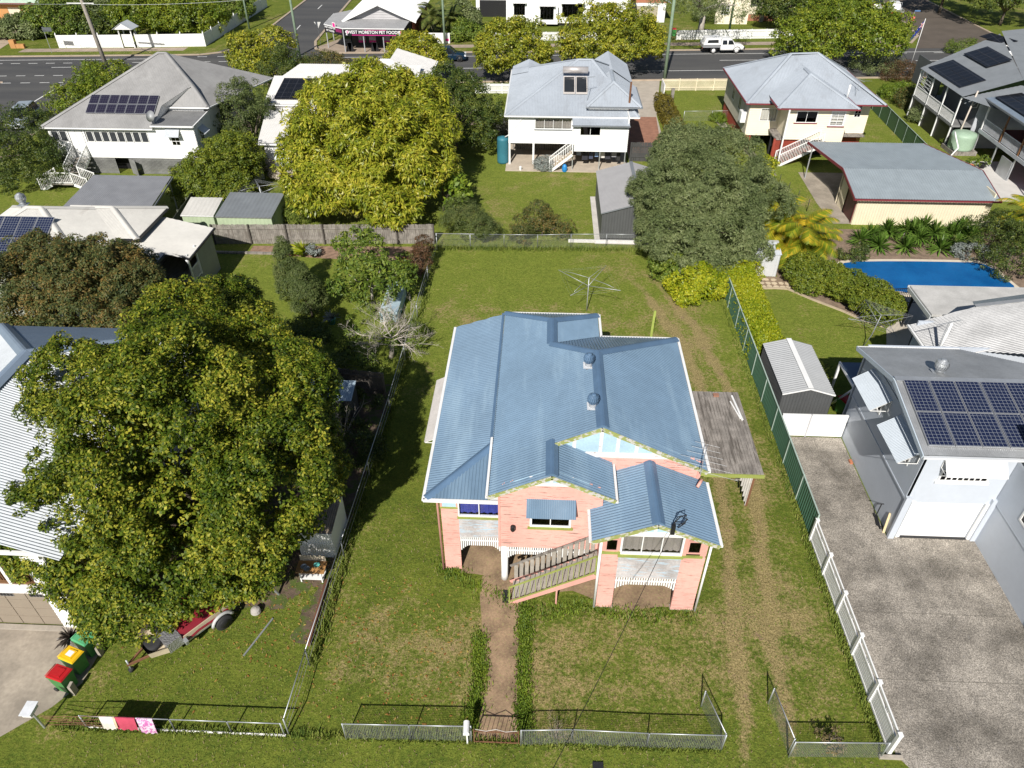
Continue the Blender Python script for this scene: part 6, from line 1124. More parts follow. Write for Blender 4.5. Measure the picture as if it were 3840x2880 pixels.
lf_conif=Mleaf('conifer_leaf',((0.045, 0.07, 0.018),(0.095, 0.13, 0.034),(0.17, 0.19, 0.06)),rough=.6)
lf_red=Mleaf('reddish_leaf',((.05,.05,.02),(.10,.065,.03),(.19,.08,.04)),rough=.55)
lf_grey=Mleaf('silver_leaf',((.15,.17,.15),(.25,.28,.26),(.36,.38,.36)),rough=.6)
lf_cream=Mleaf('cream_flower',((.40,.33,.25),(.58,.50,.42),(.70,.66,.56)),rough=.7)
lf_yucca=Mleaf('yucca_leaf',((0.06, 0.13, 0.015),(0.13, 0.235, 0.035),(0.26, 0.36, 0.08)),rough=.4)
lf_palm=Mleaf('golden_palm_leaf',((0.09, 0.15, 0.012),(0.24, 0.27, 0.018),(0.58, 0.38, 0.03)),rough=.4,nsc=.9)
lf_palmg=Mleaf('green_palm_leaf',((.05,.08,.02),(.11,.14,.03),(.22,.22,.06)),rough=.4)
lf_hedge=Mleaf('clipped_hedge_leaf',((0.06, 0.1, 0.012),(0.14, 0.185, 0.018),(0.27, 0.28, 0.025)),rough=.5,nsc=1.2)
lf_weed=Mleaf('grass_blade',((0.07, 0.12, 0.012),(0.15, 0.2, 0.025),(0.26, 0.28, 0.06)),rough=.7)
lf_dry=Mleaf('dry_blade',((.16,.12,.05),(.25,.19,.09),(.33,.27,.15)),rough=.8,nsc=2.)
# big fig tree, left
tree('fig_tree','large dense yellow-green broadleaf tree shading the left boundary of the pink house',(-12.8,20.2),
 [bb(650,1560,7.4,3.3,3.6,2.9),bb(700,1330,7.0,2.8,2.9,2.2),bb(430,1500,5.8,2.6,2.9,2.4),bb(960,1480,6.8,2.5,2.9,2.6),bb(330,1700,4.8,2.3,2.5,2.2),bb(120,1890,4.0,2.0,2.2,1.7),bb(240,2020,3.4,1.6,1.6,1.4),bb(400,1950,4.2,2.3,2.3,2.0),bb(700,1880,5.4,2.5,2.5,2.2),bb(960,1780,5.8,2.4,2.4,2.3),bb(1100,1770,5.0,1.7,2.1,2.0),bb(900,2000,4.2,2.0,2.0,1.8),bb(640,2110,3.4,2.0,1.7,1.5),bb(480,2150,3.0,1.6,1.5,1.3),bb(830,2090,3.4,1.6,1.4,1.3),bb(860,1210,5.8,1.9,2.1,1.8),bb(1030,1610,6.4,1.6,2.0,2.0),bb(1080,1930,4.0,1.4,1.5,1.5),bb(490,2260,2.5,1.4,1.2,1.1),bb(640,2220,2.7,1.4,1.1,1.1),bb(780,2180,2.8,1.2,1.0,1.0),bb(360,2150,2.8,1.3,1.2,1.1)],
 2500,92,.32,.125,.066,lf_fig,r0=.36,h0=.22,inner=.86,lump=3.4,amp=.24,cut=-.18)
# mango
tree('mango_tree','huge yellow-green mango tree behind the grey paling fence',(-13.2,54.5),
 [(-13.3,55,4.6,5.6,6.4,4.2),(-17.0,52.8,3.6,2.6,3.2,2.8),(-9.6,53,3.6,2.6,3.4,2.8),(-13,49.8,3.0,3.6,2.6,2.3),(-16,57.5,5.2,3,3.5,3),(-10.2,57.5,5.2,3,3.5,3),(-13.3,58.5,6.2,3.2,3.6,2.8),(-10.8,47.9,2.2,1.8,1.4,1.3),(-16,50,2.6,2.2,2,1.8)],
 1900,46,.46,.33,.10,lf_mango,r0=.4,droop=.55,h0=.2,flat=.7,zmin=-.5,inner=.88,lump=2.8,amp=.13,cut=-.3)
# olive-grey tree, back right
tree('olive_tree','broad grey-green fine-leaved tree in the back right corner beside the grey garage',(11.0,46.8),
 [(10.8,47.6,3.4,3.9,4.2,2.9),(8.4,46.4,2.6,1.7,2.2,1.8),(13.6,47.4,3.2,2.7,3.2,2.4),(9.2,44.2,2.5,2.4,2.2,1.8),(12.2,43.9,2.4,2.4,2.0,1.7),(9.4,50,3.8,2.1,2.4,2.0),(12.5,50.6,4.2,2.9,3,2.4),(10.6,52,4.7,2.4,2.4,2.0),(10.8,41.9,1.7,1.8,1.2,1.2)],
 1700,110,.38,.17,.042,lf_olive,r0=.25,h0=.25,inner=.86,lump=2.9,amp=.26,cut=-.22)
tree('bottlebrush_tree','dark olive and bronze-tipped tree in front of the white-roofed house',(-25,32.5),
 [bb(250,1090,3.8,2.8,2.4,2.4),bb(60,1130,3.6,2.4,2.2,2.2),bb(430,1080,3.6,2.4,2.2,2.3),bb(150,1010,4.2,2.0,2,1.8),bb(350,1010,4.2,2.0,1.8,1.8),bb(330,1190,3.0,2.6,1.6,1.8),bb(90,1220,3.0,2.4,1.6,1.8),bb(500,1030,3.6,1.5,1.4,1.6)],
 1000,90,.36,.15,.06,lf_bottle,r0=.2)
# street trees
def street(label,px,py,h,rx,rz,mat,by,n=300,L=.26,W=.13,extra=()):
    g=G(px,py,h); bl=[(g[0],g[1],h,rx,rx*.95,rz),(g[0]-rx*.45,g[1]-.5,h-.5,rx*.6,rx*.6,rz*.75),(g[0]+rx*.45,g[1]-.4,h-.4,rx*.62,rx*.6,rz*.75),(g[0],g[1]+rx*.3,h+.5,rx*.65,rx*.6,rz*.7)]+list(extra)
    return tree('street_tree',label,(g[0],by or g[1]),bl,n,38,.5,L,W,mat,r0=.2,group='street trees along the main road')
street('small golden-green street tree in front of the dark blue car',1558,205,2.9,3.0,2.1,lf_street,None,300)
street('round yellow-green street tree left of the largest golden tree',1925,180,3.5,4.0,2.9,lf_street,None,430)
street('largest golden street tree above the white house roof',2285,135,4.0,5.6,3.2,lf_street,None,620)
tree('street_tree','wide leaning dark green street tree with bare limbs on the right of the road',(36.4,98.4),[bb(3090,130,3.8,5.0,4,2.6),bb(3230,100,4.2,5.0,4,2.6),bb(3310,150,3.6,2.6,2.6,1.8),bb(3020,160,3.2,3.4,3,2.0),bb(3130,60,4.6,4.4,3.6,2.4)],620,40,.55,.27,.13,lf_streetg,r0=.28,h0=.12,group='street trees along the main road')
tree('street_tree','upright yellow-green street tree beside the green pole on the left',(-34.6,92),[bb(930,190,2.6,2.2,2,2.0),bb(1030,170,3.0,2.2,2,1.8),bb(960,240,1.8,2.4,2,1.5)],260,36,.45,.26,.12,lf_street,r0=.15,group='street trees along the main road')
# other trees
tree('shade_tree','dark dense tree with bronze tips on the right of the mango tree',(-8.0,65.5),[bb(1740,420,3.0,3.2,3.4,2.8),bb(1690,360,3.6,3,3,2.4),bb(1790,480,2.2,2.0,2.4,2)],330,60,.42,.2,.08,lf_dark,r0=.2)
tree('garden_tree','dark grey-green tree beside the white cottage and arbour',(-25.6,62.5),[bb(920,430,3.2,2.4,2.6,2.6),bb(890,380,3.8,1.9,2,1.8)],220,70,.4,.16,.06,lf_conif,r0=.15)
tree('garden_tree','dense dark conifer-like tree behind the white cottage roof',(-30.5,82.5),[bb(1060,260,2.6,2.7,2.4,2.2),bb(1110,290,2.0,2.4,2,1.6)],260,60,.4,.16,.06,lf_dark,r0=.15)
tree('garden_tree','brown-green low tree between the cottage roof and the road',(-24.5,86),[bb(1205,245,1.6,3.0,1.8,1.2)],150,60,.4,.16,.06,lf_bottle,r0=.12)
tree('front_hedge_tree','bushy green tree along the side street beside the grey hip roof',(-46.3,75),[bb(400,310,2.2,3.0,2.6,2.0),bb(290,390,1.8,2.6,2.6,1.6),bb(340,350,2.2,2.4,2.4,1.8),bb(440,300,2.0,2.0,2.0,1.8)],380,50,.45,.2,.09,lf_streetg,r0=.14)
tree('garden_tree','dark bushy tree at the left edge below the silver car',(-47,57.5),[bb(40,520,2.8,4,3,2.6),bb(90,600,2.2,3.2,2.6,2.2),bb(20,620,1.8,3,2.4,2),bb(130,520,2.4,2.4,2.2,2.0)],420,60,.45,.18,.06,lf_dark,r0=.2)
tree('hedge_tree','large bright green rounded hedge tree beside the grey carport',(-26.4,55),[bb(800,660,1.9,2.4,2.2,1.9),bb(870,600,2.2,2.2,2.4,2.0),bb(740,690,1.5,2.0,1.8,1.5),bb(840,700,1.2,2.2,1.8,1.3),bb(870,580,2.0,1.4,1.7,1.6)],900,50,.36,.15,.08,lf_hedge,r0=.12,lump=1.2)
tree('garden_tree','slim leafy tree hanging over the grey paling fence and garden shed',(-10.6,39.2),[bb(1360,960,2.6,1.6,1.7,1.2),bb(1310,1040,2.0,1.3,1.5,1.0),bb(1430,1000,2.2,1.5,1.5,1.1),bb(1490,1040,1.8,1.2,1.3,.9),bb(1340,910,3.0,1.2,1.3,1.0),bb(1400,1090,1.6,1.3,1.2,.8)],150,40,.30,.22,.085,lf_mid,r0=.09,trunk=barkpale)
for lb,x,y,h,r_ in (('taller of two narrow dark conifers on the lawn, left one',-15.5,39.0,4.0,.85),('shorter leaning dark conifer in front of the taller one',-13.9,37.0,3.5,.95)):
    tree('conifer',lb,(x,y),[(x,y,h*.32,r_,r_,h*.33),(x-.1,y+.1,h*.6,r_*.75,r_*.75,h*.3),(x-.2,y+.2,h*.82,r_*.4,r_*.4,h*.2)],190,70,.25,.12,.035,lf_conif,r0=.07,upb=.9,cat='tree')
# bare tree with dead white branches
t=thing('dead_tree','bare white-branched dying tree beside the pipe fence left of the blue roof','tree',(-8.3,33.2,0)); b=MB(); rr=random.Random(5)
def branch(p,d,L,r,dep):
    p=np.array(p,float); d=nrm(np.array(d,float)); pts=[p]; q=p; dd=d
    for i in range(3): dd=nrm(dd+np.array([rr.gauss(0,.16),rr.gauss(0,.16),rr.gauss(.02,.10)])); q=q+dd*L/3; pts.append(q)
    b.tube(pts,[r,r*.85,r*.7,r*.5],5 if dep else 7)
    if dep>0:
        for i in range(rr.randint(3,4)): f=rr.choice((1,2,3)); nd_=nrm(dd+np.array([rr.gauss(0,.5),rr.gauss(0,.5),rr.gauss(.1,.3)])); branch(pts[f],nd_,L*rr.uniform(.55,.8),r*.5,dep-1)
base=np.array((-8.3,33.0,0)); b.tube([base,base+(.1,0,.6),base+(.15,.1,1.3)],[.16,.13,.11],8)
for a in range(9):
    an=2*PI*a/9+.3; branch(base+(.15,.1,1.3-.25*(a%3)),(math.cos(an),math.sin(an),.42+.25*(a%2)),1.3,.042,4)
b.build('trunk',M('dead_white_bark',(.50,.45,.39),.85,var=.15),t,True)
p,n=blob_points([(-9.6,34.2,1.3,1.5,1.4,1.0),(-9.0,32.4,.8,1.6,1.4,.8),(-7.6,33.8,.9,1.2,1.2,.7)],110,zmin=-.4); crown(t,p,n,36,.26,.13,.05,lf_mid)
t=thing('bare_shrub','thin leafless grey shrub in the shade above the dark shed','shrub',(-9.5,26.5,0)); b=MB()
for a in range(7): an=2*PI*a/7; branch((-9.5,26.4,0),(math.cos(an)*.6,math.sin(an)*.6,1),1.1,.03,2)
b.build('stems',barkpale,t,True)
for i,(px,py,rx,h) in enumerate(((1180,1330,2.2,1.3),(1290,1420,1.8,1.1),(1330,1560,1.6,1.2),(1180,1500,1.8,1.4),(1340,1700,1.3,.8),(1150,1260,1.4,.9))):
    g=G(px,py); shrub(('dark shrub in the shade of the big tree, %s'%('by the bare earth','by the dying tree','beside the bare shrub','nearest the dark shed','lowest near the fence','furthest up the yard')[i]),g[0],g[1],rx,rx*.7,h,lf_dark,n=90,nl=40,rc=.28)
# shrubs behind the chain wire fence
tree('shrub','feathery olive shrub behind the chain wire fence, left of the smaller ones',(-4.8,48.6),[bb(1760,840,1.3,1.8,1.5,1.0),bb(1730,790,1.6,1.3,1.3,.8),bb(1820,850,1.0,1.1,1,.7)],170,60,.3,.14,.03,lf_conif,r0=.06,cat='shrub')
tree('shrub','upright olive shrub with red tips beside the chain wire fence',(.1,48.4),[bb(2020,810,1.6,.9,.9,1.1),bb(1960,850,1.0,.8,.8,.8),bb(2090,850,.9,.9,.7,.7),bb(1950,880,.7,.8,.6,.5)],150,50,.26,.13,.04,lf_bottle,r0=.05,cat='shrub')
tree('shrub','narrow red-tipped shrub at the corner where the paling and chain fences meet',(-8.3,43.6),[bb(1590,930,1.4,.6,.7,.8),bb(1570,980,1.0,.7,.7,.7),bb(1560,1010,.6,.6,.6,.5)],110,50,.22,.1,.04,lf_red,r0=.04,cat='shrub')
tree('papaya_tree','bright green big-leaved small tree beside the mango trunk',(-7.6,52.3),[bb(1700,720,1.8,1.0,1.0,.7),bb(1690,680,2.1,.7,.7,.5)],50,24,.4,.42,.2,lf_lime,r0=.06)
t=thing('dead_palm','dead brown stalk with hanging leaves beside the mango tree','palm',(-7.5,57.0,0)); MB().tube([(-7.5,57,0),(-7.55,57,1.6),(-7.7,57,2.6),(-8.0,57,2.8)],[.09,.08,.06,.03],7).build('stalk',M('straw_stalk',(.40,.28,.17),.8),t,True); p=np.tile(np.array((-8.0,57,2.6)),(30,1))+rng.normal(0,.12,(30,3)); mesh_np('dead_leaves',leafquads(p,np.tile(np.array((0.,-1,0)),(30,1)),.7,.16,droop=3),4,lf_dry,t)
# hedges
hedge('long golden-green clipped hedge along the green steel fence',(12.72,33.4),(12.8,41.6),1.35,1.55,lf_yel,3600,L=.12,W=.055)
hedge('brown-green clipped hedge beside the brick driveway',(12.3,79.0),(12.6,67.6),1.3,1.25,Mleaf('bronze_hedge_leaf',((.07,.065,.012),(.15,.125,.018),(.26,.20,.03))),750,L=.14,W=.06)
tree('clipped_hedge','long rounded clipped hedge bordering the pool garden',(19.5,40.2),[bb(3020,1010,1.0,1.3,1.2,1.0),bb(3100,1040,1.0,1.3,1.1,1.0),bb(3180,1070,1.0,1.3,1.1,1.0),bb(3260,1110,1.05,1.35,1.15,1.05),bb(3310,1150,1.0,1.25,1.15,1.0),bb(3050,1060,.6,1.2,.9,.7)],1500,34,.16,.1,.06,lf_hedge,r0=.04,cat='hedge',zmin=-.8,lump=0)
tree('hedge','small golden hedge end beside the silver shed',(12.6,42.4),[bb(2790,1020,1.0,1.2,.8,.8)],120,34,.2,.12,.05,lf_yel,r0=.03,cat='hedge',zmin=-.8,lump=0)
tree('variegated_bush','yellow and green variegated rounded bush in the back right of the lawn',(10.2,40.3),[bb(2610,1070,1.0,1.5,1.3,1.1),bb(2560,1060,.9,1.0,1,.8),bb(2670,1060,.9,1.0,1,.8)],420,40,.24,.15,.07,lf_yel,r0=.05,cat='bush',zmin=-.8)
tree('bush','dark green bush under the olive tree behind the variegated bush',(9.4,42.6),[bb(2530,1000,.9,1.5,1.0,.9),bb(2600,985,.8,1.2,.9,.8)],140,40,.26,.16,.08,lf_mid,r0=.04,cat='bush',zmin=-.8)
tree('shrub','yellow-leaved shrub between the olive tree and the cream house',(17.8,58.5),[bb(2860,640,1.2,.9,1.4,1.1),bb(2850,700,1.2,.9,1.2,1.0)],130,36,.3,.2,.09,lf_yel,r0=.05,cat='shrub')
# palms and yuccas round the pool
def frond(b,p,az,el,L,n=16,w_=.5,droop=1.0):
    """arching frond: rachis and paired leaflets"""
    d=np.array((math.cos(az)*math.cos(el),math.sin(az)*math.cos(el),math.sin(el))); pts=[]; q=np.array(p,float)
    for i in range(n+1): pts.append(q.copy()); q=q+d*L/n; d=nrm(d+np.array((0,0,-droop*1.9/n)))
    out=[]; side=np.array((-math.sin(az),math.cos(az),0))
    for i in range(2,n+1):
        t_=i/n; ll=w_*math.sin(PI*min(1,t_*.93+.07))**.7; ax=nrm(pts[i]-pts[i-1])
        for e in (-1,1):
            for k in (0,.5):
                o=pts[i]-ax*L/n*k; tip=o+side*e*ll+ax*ll*.55+np.array((0,0,-.28*ll)); wd=ax*L/n*.30; out.append([o-wd,o+wd,tip+wd*.2,tip-wd*.2])
    return out
def palm(label,x,y,stems,mat,L=1.9,nf=11,hmin=1.2,hmax=2.4,name='palm',spread=.7,w_=.5):
    t=thing(name,label,'palm',(x,y,0)); r=random.Random(int(x*10))
    for s in range(stems):
        a=2*PI*s/stems; hx=r.uniform(hmin,hmax); bx,by=x+math.cos(a)*spread*.35,y+math.sin(a)*spread*.35; tx,ty=x+math.cos(a)*spread,y+math.sin(a)*spread; MB().tube([(bx,by,0),((bx+tx)/2,(by+ty)/2,hx*.6),(tx,ty,hx)],[.07,.055,.045],7).build('stem',M('palm_stem',(.36,.33,.20),.7),t,True)
        for k in range(nf):
            f=frond(None,(tx,ty,hx),2*PI*k/nf+r.uniform(-.3,.3)+s,r.uniform(.25,1.25),L*r.uniform(.75,1.1),w_=w_); o=mesh_np('frond',np.array(f),4,mat,t)
    return t
palm('golden cane palm clump with orange-yellow fronds beside the silver shed',17.3,45.8,12,lf_palm,2.4,9,.5,3.0,spread=1.25,w_=.6)
palm('golden cane palm at the right end of the cream garage',35.0,48.6,5,lf_palm,2.3,9,1.6,2.8,spread=1.0)
palm('tall cane palms behind the white wall beside the shop',-14.6,107.0,6,lf_palmg,3.0,9,2.2,3.4,spread=1.6,w_=.7)
def yucca(label,x,y,heads,h):
    t=thing('yucca',label,'yucca',(x,y,0),'yuccas in the pool garden'); r=random.Random(int(x*31+y*7)); b=MB(); P=[]
    for k in range(heads):
        a=r.uniform(0,6.28); hx=h*r.uniform(.55,1.0); tx,ty=x+math.cos(a)*.35*(k>0),y+math.sin(a)*.35*(k>0); b.tube([(x,y,0),(tx,ty,hx)],[.08,.06],6)
        for i in range(90):
            az=r.uniform(0,6.28); el=r.uniform(-.45,1.45); d=np.array((math.cos(az)*math.cos(el),math.sin(az)*math.cos(el),math.sin(el))); L=r.uniform(.8,1.15); c=np.array((tx,ty,hx)); s=nrm(np.cross(d,(0,0,1.)) if abs(d[2])<.98 else np.array((1.,0,0)))*.05; m=c+d*L*.55+np.array((0,0,.02)); e=c+d*L+np.array((0,0,-.10*(1-abs(el)/1.6)))
            P.append([c-s*.6,c+s*.6,m+s,e]); P.append([c-s*.6,m+s,e,m-s])
    b.build('stem',barkpale,t,True); mesh_np('leaf_rosette',np.array(P),4,lf_yucca,t)
ys=[(3270,870,.7),(3330,850,1.0),(3400,855,1.1),(3440,880,.9),(3520,860,1.2),(3590,860,1.1),(3650,870,1.1),(3300,920,.4),(3400,920,.5),(3530,925,.5),(3580,920,.5),(3470,835,1.4),(3230,890,.6),(3620,840,1.2)]
lab=['left end below the cream garage wall','second from the left in the back row','third in the back row below the garage gutter','mid row in the centre of the clump','centre right of the back row','right of centre in the back row','right end of the back row','front left by the pool coping','front centre by the pool coping','front right by the pool coping','front right end beside the white flowering bush','tallest spear in front of the garage wall','far left beside the dark shrub','upper right by the dark trees']
for (px,py,h),l_ in zip(ys,lab): g=G(px,py,h); yucca('spiky green yucca, '+l_,g[0],g[1],2 if h>.8 else 1,h)
for i,(px,py,rx,h,mt,lb) in enumerate(((3200,940,1.0,1.1,lf_dark,'dark green shrub between the golden palm and yuccas'),(3640,940,1.0,.9,lf_grey,'white-flecked shrub overhanging the pool coping'),(3730,880,2.4,2.6,lf_dark,'tall dark shrub mass at the right end of the pool'),(3810,960,2.2,2.6,lf_dark,'dark shrub in shade at the right edge by the pool'),(3800,860,2.2,2.4,lf_dark,'dark tall shrub under the right golden palm'),(3110,1020,.6,.9,lf_cream,'pale flowering shrub behind the clipped pool hedge'))):
    g=G(px,py,h*.5); shrub(lb,g[0],g[1],rx,rx*.8,h,mt,n=120 if rx>1.2 else 60,nl=44)
# garden shrubs of the far lots
for px,py,rx,h,mt,lb in ((3290,240,3.0,2.0,lf_olive,'large grey-green shrub on the footpath side of the cream house'),(3380,270,2.4,1.8,lf_red,'brown twiggy shrub behind the grey-green one at the right'),(3370,345,1.8,1.6,lf_lime,'lime green shrub against the green steel fence'),(3440,370,2.2,1.8,lf_bottle,'thin twiggy shrub with yellow leaves beside the verandah'),(3480,430,1.6,1.6,lf_olive,'sparse frangipani shrub beside the green steel fence'),(3620,180,2.2,1.6,lf_mid,'round green shrub beside the white parked sedan'),(2050,615,.9,.9,lf_grey,'silvery round shrub at the back stairs of the white house'),(1020,600,1.3,1.5,lf_cream,'cream flowering shrub beside the white arbour, upper one'),(1070,640,1.3,1.1,lf_cream,'cream flowering shrub beside the steel shed, lower one'),(2690,445,.7,.7,lf_lime,'small flowering shrub beside the cream house path, farther one'),(2720,500,.8,.7,lf_lime,'small flowering shrub beside the cream house path, nearer one'),(1100,740,.9,1.3,lf_weed,'tall clumping grass beside the long green shed, farther one'),(1120,800,1.1,1.3,lf_weed,'tall clumping grass beside the paling fence, nearer one'),(3570,530,.7,.6,lf_lime,'small leafy plant under the pale green tank'),(2660,60,2.4,1.6,lf_dark,'dark hedge behind the far picket fence')):
    g=G(px,py,h*.45); shrub(lb,g[0],g[1],rx,rx*.8,h,mt,n=int(40+50*rx),nl=40,rc=.24+.05*rx,L=.14 if px>3100 or py<300 else .11)
# far left gardens
for px,py,Y,rx,rz,mt,lb in ((230,95,106,4.2,2.6,lf_mid,'spreading green tree before the orange house at the far left'),(90,125,105,3.0,1.5,lf_olive,'low olive tree at the far left drive'),(300,30,110,4.5,3.0,lf_olive,'tall grey-green tree behind the leaning pole'),(560,45,108,5.0,2.6,lf_streetg,'big green tree overhanging the tall white fence, left one'),(690,60,108,5.2,2.6,lf_streetg,'big green tree overhanging the tall white fence, middle one'),(800,20,116,5.0,2.8,lf_mid,'big green tree overhanging the tall white fence by the side street'),(430,20,114,4.5,3.0,lf_dark,'dark tree deep in the garden behind the gate porch'),(380,90,106,2.6,1.3,lf_dark,'dark shrub mass behind the gate porch'),(1740,140,106,2.0,1.3,lf_mid,'slim leafy shrub on the block beside the dark blue car'),(1720,60,112,2.6,1.8,lf_olive,'open olive tree behind the palms near the far garage'),(2960,20,114,3.6,2.0,lf_dark,'dark garden tree beside the bungalow columns'),(3560,-70,126,5,3,lf_mid,'tree casting shade beside the right side street'),(3800,-40,118,6,3.4,lf_dark,'large dark tree in the top right corner')):
    g=GY(px,py,Y); h=max(g[2],rz*.8); tree('garden_tree',lb,(g[0],g[1]),[(g[0],g[1],h,rx,rx*.8,rz),(g[0]-rx*.55,g[1]-.5,h*.95,rx*.6,rx*.5,rz*.7),(g[0]+rx*.55,g[1]-.4,h*.9,rx*.6,rx*.5,rz*.7)],int(60+60*rx),34,.5,.28,.13,mt,r0=.2)
tree('gum_tree','open gum tree with a thick pale trunk behind the white ute',(21.4,110.3),[bb(2620,10,6,3,3,2.2),bb(2760,30,5,2.6,2.6,1.8),bb(2530,-20,7,3,3,2)],200,34,.5,.26,.06,lf_olive,trunk=barkpale,r0=.4,h0=.5)
# pot plants along the paling fence garden
sheet('garden_bed',rag((-20.5,44.9),(-15,44.4),10,.06,40)+[(-11,44.2),(-7.9,42),(-7.9,46.4),(-20.5,46.0)],.006,M('leaf_litter',(.25,.16,.11),.95,var=.35,sc=3.,bump=.4)); tag(MB().box(-23,44.75,0,-18.0,44.95,.12).build('garden_sleeper',timber),'grey timber sleeper edging the garden bed below the paling fence','edging')
def pot(label,x,y,r_,h,pm,kind,pl=None,L=.3):
    t=thing('potted_plant',label,'potted plant',(x,y,0)); MB().lathe((x,y,.01),[(r_*.75,0),(r_,h*.9),(r_*1.1,h*.92),(r_*1.1,h),(r_*.9,h),(r_*.88,h*.9)],14).build('pot',pm,t,True)
    if kind=='spike':
        P=[]; r=random.Random(int(x*77))
        for i in range(70): az=r.uniform(0,6.28); el=r.uniform(.1,1.4); d=np.array((math.cos(az)*math.cos(el),math.sin(az)*math.cos(el),math.sin(el))); c=np.array((x,y,h)); s=nrm(np.cross(d,(0,0,1.)))*.03; LL=L*r.uniform(.7,1.2); P.append([c-s,c+s,c+d*LL*.7+s*.7-(0,0,.05*LL),c+d*LL-np.array((0,0,.25*LL))])
        mesh_np('leaves',np.array(P),4,pl,t)
    else: p,n=blob_points([(x,y,h+L*.5,r_*1.6,r_*1.6,L)],26); crown(t,p,n,26,.14,.12,.06,pl,name='leaves')
    return t
tc=M('terracotta',(.45,.17,.09),.8); tealp=M('teal_glaze',(.10,.30,.30),.4)
pot('large spiky golden plant in a black pot below the paling fence',-16.5,44.7,.3,.35,blackm,'spike',lf_yel,1.0); pot('grey leafed plant in a black pot on the garden bed',-15.7,44.65,.28,.35,blackm,'leaf',lf_grey,.4); pot('small plant in a terracotta pot beside the golden spiky plant',-17.2,44.75,.2,.3,tc,'spike',lf_lime,.4); pot('yellow-green leafy plant in a dark pot at the sleeper end',-18.0,44.9,.25,.25,blackm,'leaf',lf_lime,.35)
pot('agave in a teal bucket pot on the lawn beside the conifers',-12.5,36.3,.26,.42,tealp,'spike',lf_grey,.6); pot('bushy plant in a terracotta trough near the red-tipped shrub',-9.3,43.9,.35,.3,tc,'leaf',lf_mid,.3); pot('dark plant in a black tub at the garden edge under the big tree',-13.9,34.0,.32,.4,blackm,'leaf',lf_dark,.5)
pot('purple bromeliad in a white pot behind the green-lidded bin',-17.0,14.55,.22,.4,white,'spike',M('bromeliad_leaf',(.07,.055,.045),.4),.55); pot('bright green plant in a clay pot on the pale paving',37.0,62.6,.3,.4,tc,'leaf',lf_lime,.4); pot('leafy plant in a black pot on the pale paving',38.2,63.0,.3,.4,blackm,'leaf',lf_mid,.45); pot('tall bare frangipani in a terracotta pot beside the charcoal shed',15.2,31.9,.35,.5,tc,'spike',lf_dark,.9)
t=thing('garden_tarp','pale blue tarpaulin tunnel under the slim leafy garden tree','tarpaulin',(-9,38,0)); MB().prism([(-9.6,36.6,0),(-9.6,36.6,.7),(-9.1,36.6,1.05),(-8.5,36.6,.7),(-8.5,36.6,0)],(0,3.2,0)).build('cover',M('pale_blue_tarp',(.45,.58,.66),.45,var=.15),t)
# weedy tufts
def tufts(label,pts,n,h,mat,spread=.25,name='grass_tufts'):
    P=[]; pts=np.array(pts,float)
    k=rng.integers(0,len(pts)-1,n); f=rng.uniform(0,1,(n,1)); c=pts[k]*(1-f)+pts[k+1]*f+rng.normal(0,spread,(n,2))*.6
    az=rng.uniform(0,6.28,n); hh_=h*rng.uniform(.5,1.3,n); d=np.stack([np.cos(az),np.sin(az)],1); c3=np.concatenate([c,np.zeros((n,1))],1); s=np.stack([-d[:,1],d[:,0],np.zeros(n)],1)*.018; tip=c3+np.concatenate([d*(hh_*.7)[:,None],hh_[:,None]],1)
    o=mesh_np(name,np.stack([c3-s,c3+s,tip+s*.6,tip-s*.4],1),4,mat,None); tag(o,label,'grass',kind='stuff')
tufts('bright green weeds edging the left side of the dirt path',[(-1.95,11.9),(-1.75,14),(-1.9,15.5)],2600,.10,lf_lime,.28); tufts('bright green weeds edging the right side of the dirt path',[(-.1,11.8),(-.15,13),(-.2,15.5),(-.2,16.8)],4200,.11,lf_lime,.26)
tufts('long grass along the front fences',[(-8,11.5),(-3,11.55),(3,11.6),(6.4,11.65)],2600,.14,lf_weed,.12); tufts('long grass along the right slat fence',[(11.7,11.8),(11.65,20.7),(11.6,40)],3000,.13,lf_weed,.14); tufts('weeds around the front of the pink house',[(-3.7,18.6),(-2.6,17.9),(.3,16.6),(2.2,16.9),(4,16.6),(6.5,16.8)],1800,.12,lf_lime,.35); tufts('weeds along the pipe fence',[(-7.9,14),(-7.8,20),(-7.5,28),(-7.3,40)],2600,.2,lf_weed,.25)
tufts('long grass along the back chain wire fence',[(-7.3,46.2),(0,46.3),(9.5,46.6)],3000,.22,lf_weed,.3); tufts('grass along the left pipe fence with washing',[(-16,11.45),(-8.2,11.48)],1600,.12,lf_weed,.12)
n=26000; c=np.stack([rng.uniform(-17,12,n),rng.uniform(8.6,22,n)],1)
ok=~(((c[:,0]>-3.6)&(c[:,0]<6.4)&(c[:,1]>16.9))|((c[:,0]<-15.4)&(c[:,1]>10.4)&(c[:,0]<-15.4))|((c[:,0]>-1.9)&(c[:,0]<-.2)&(c[:,1]>11.5)&(c[:,1]<18.5))|((c[:,0]<-16))); c=c[ok]; n=len(c)
az=rng.uniform(0,6.28,n); hh_=rng.uniform(.02,.05,n); d=np.stack([np.cos(az),np.sin(az)],1); c3=np.concatenate([c,np.zeros((n,1))],1); s=np.stack([-d[:,1],d[:,0],np.zeros(n)],1)*.014; tip=c3+np.concatenate([d*(hh_*1.3)[:,None],hh_[:,None]],1); q=np.stack([c3-s,c3+s,tip+s*.6,tip-s*.4],1)
tag(mesh_np('lawn_grass',q[:n*6//10],4,lf_weed,None),'short green grass blades over the front lawns','grass',kind='stuff'); tag(mesh_np('lawn_grass',q[n*6//10:],4,lf_dry,None),'short dry straw blades over the front lawns','grass',kind='stuff')
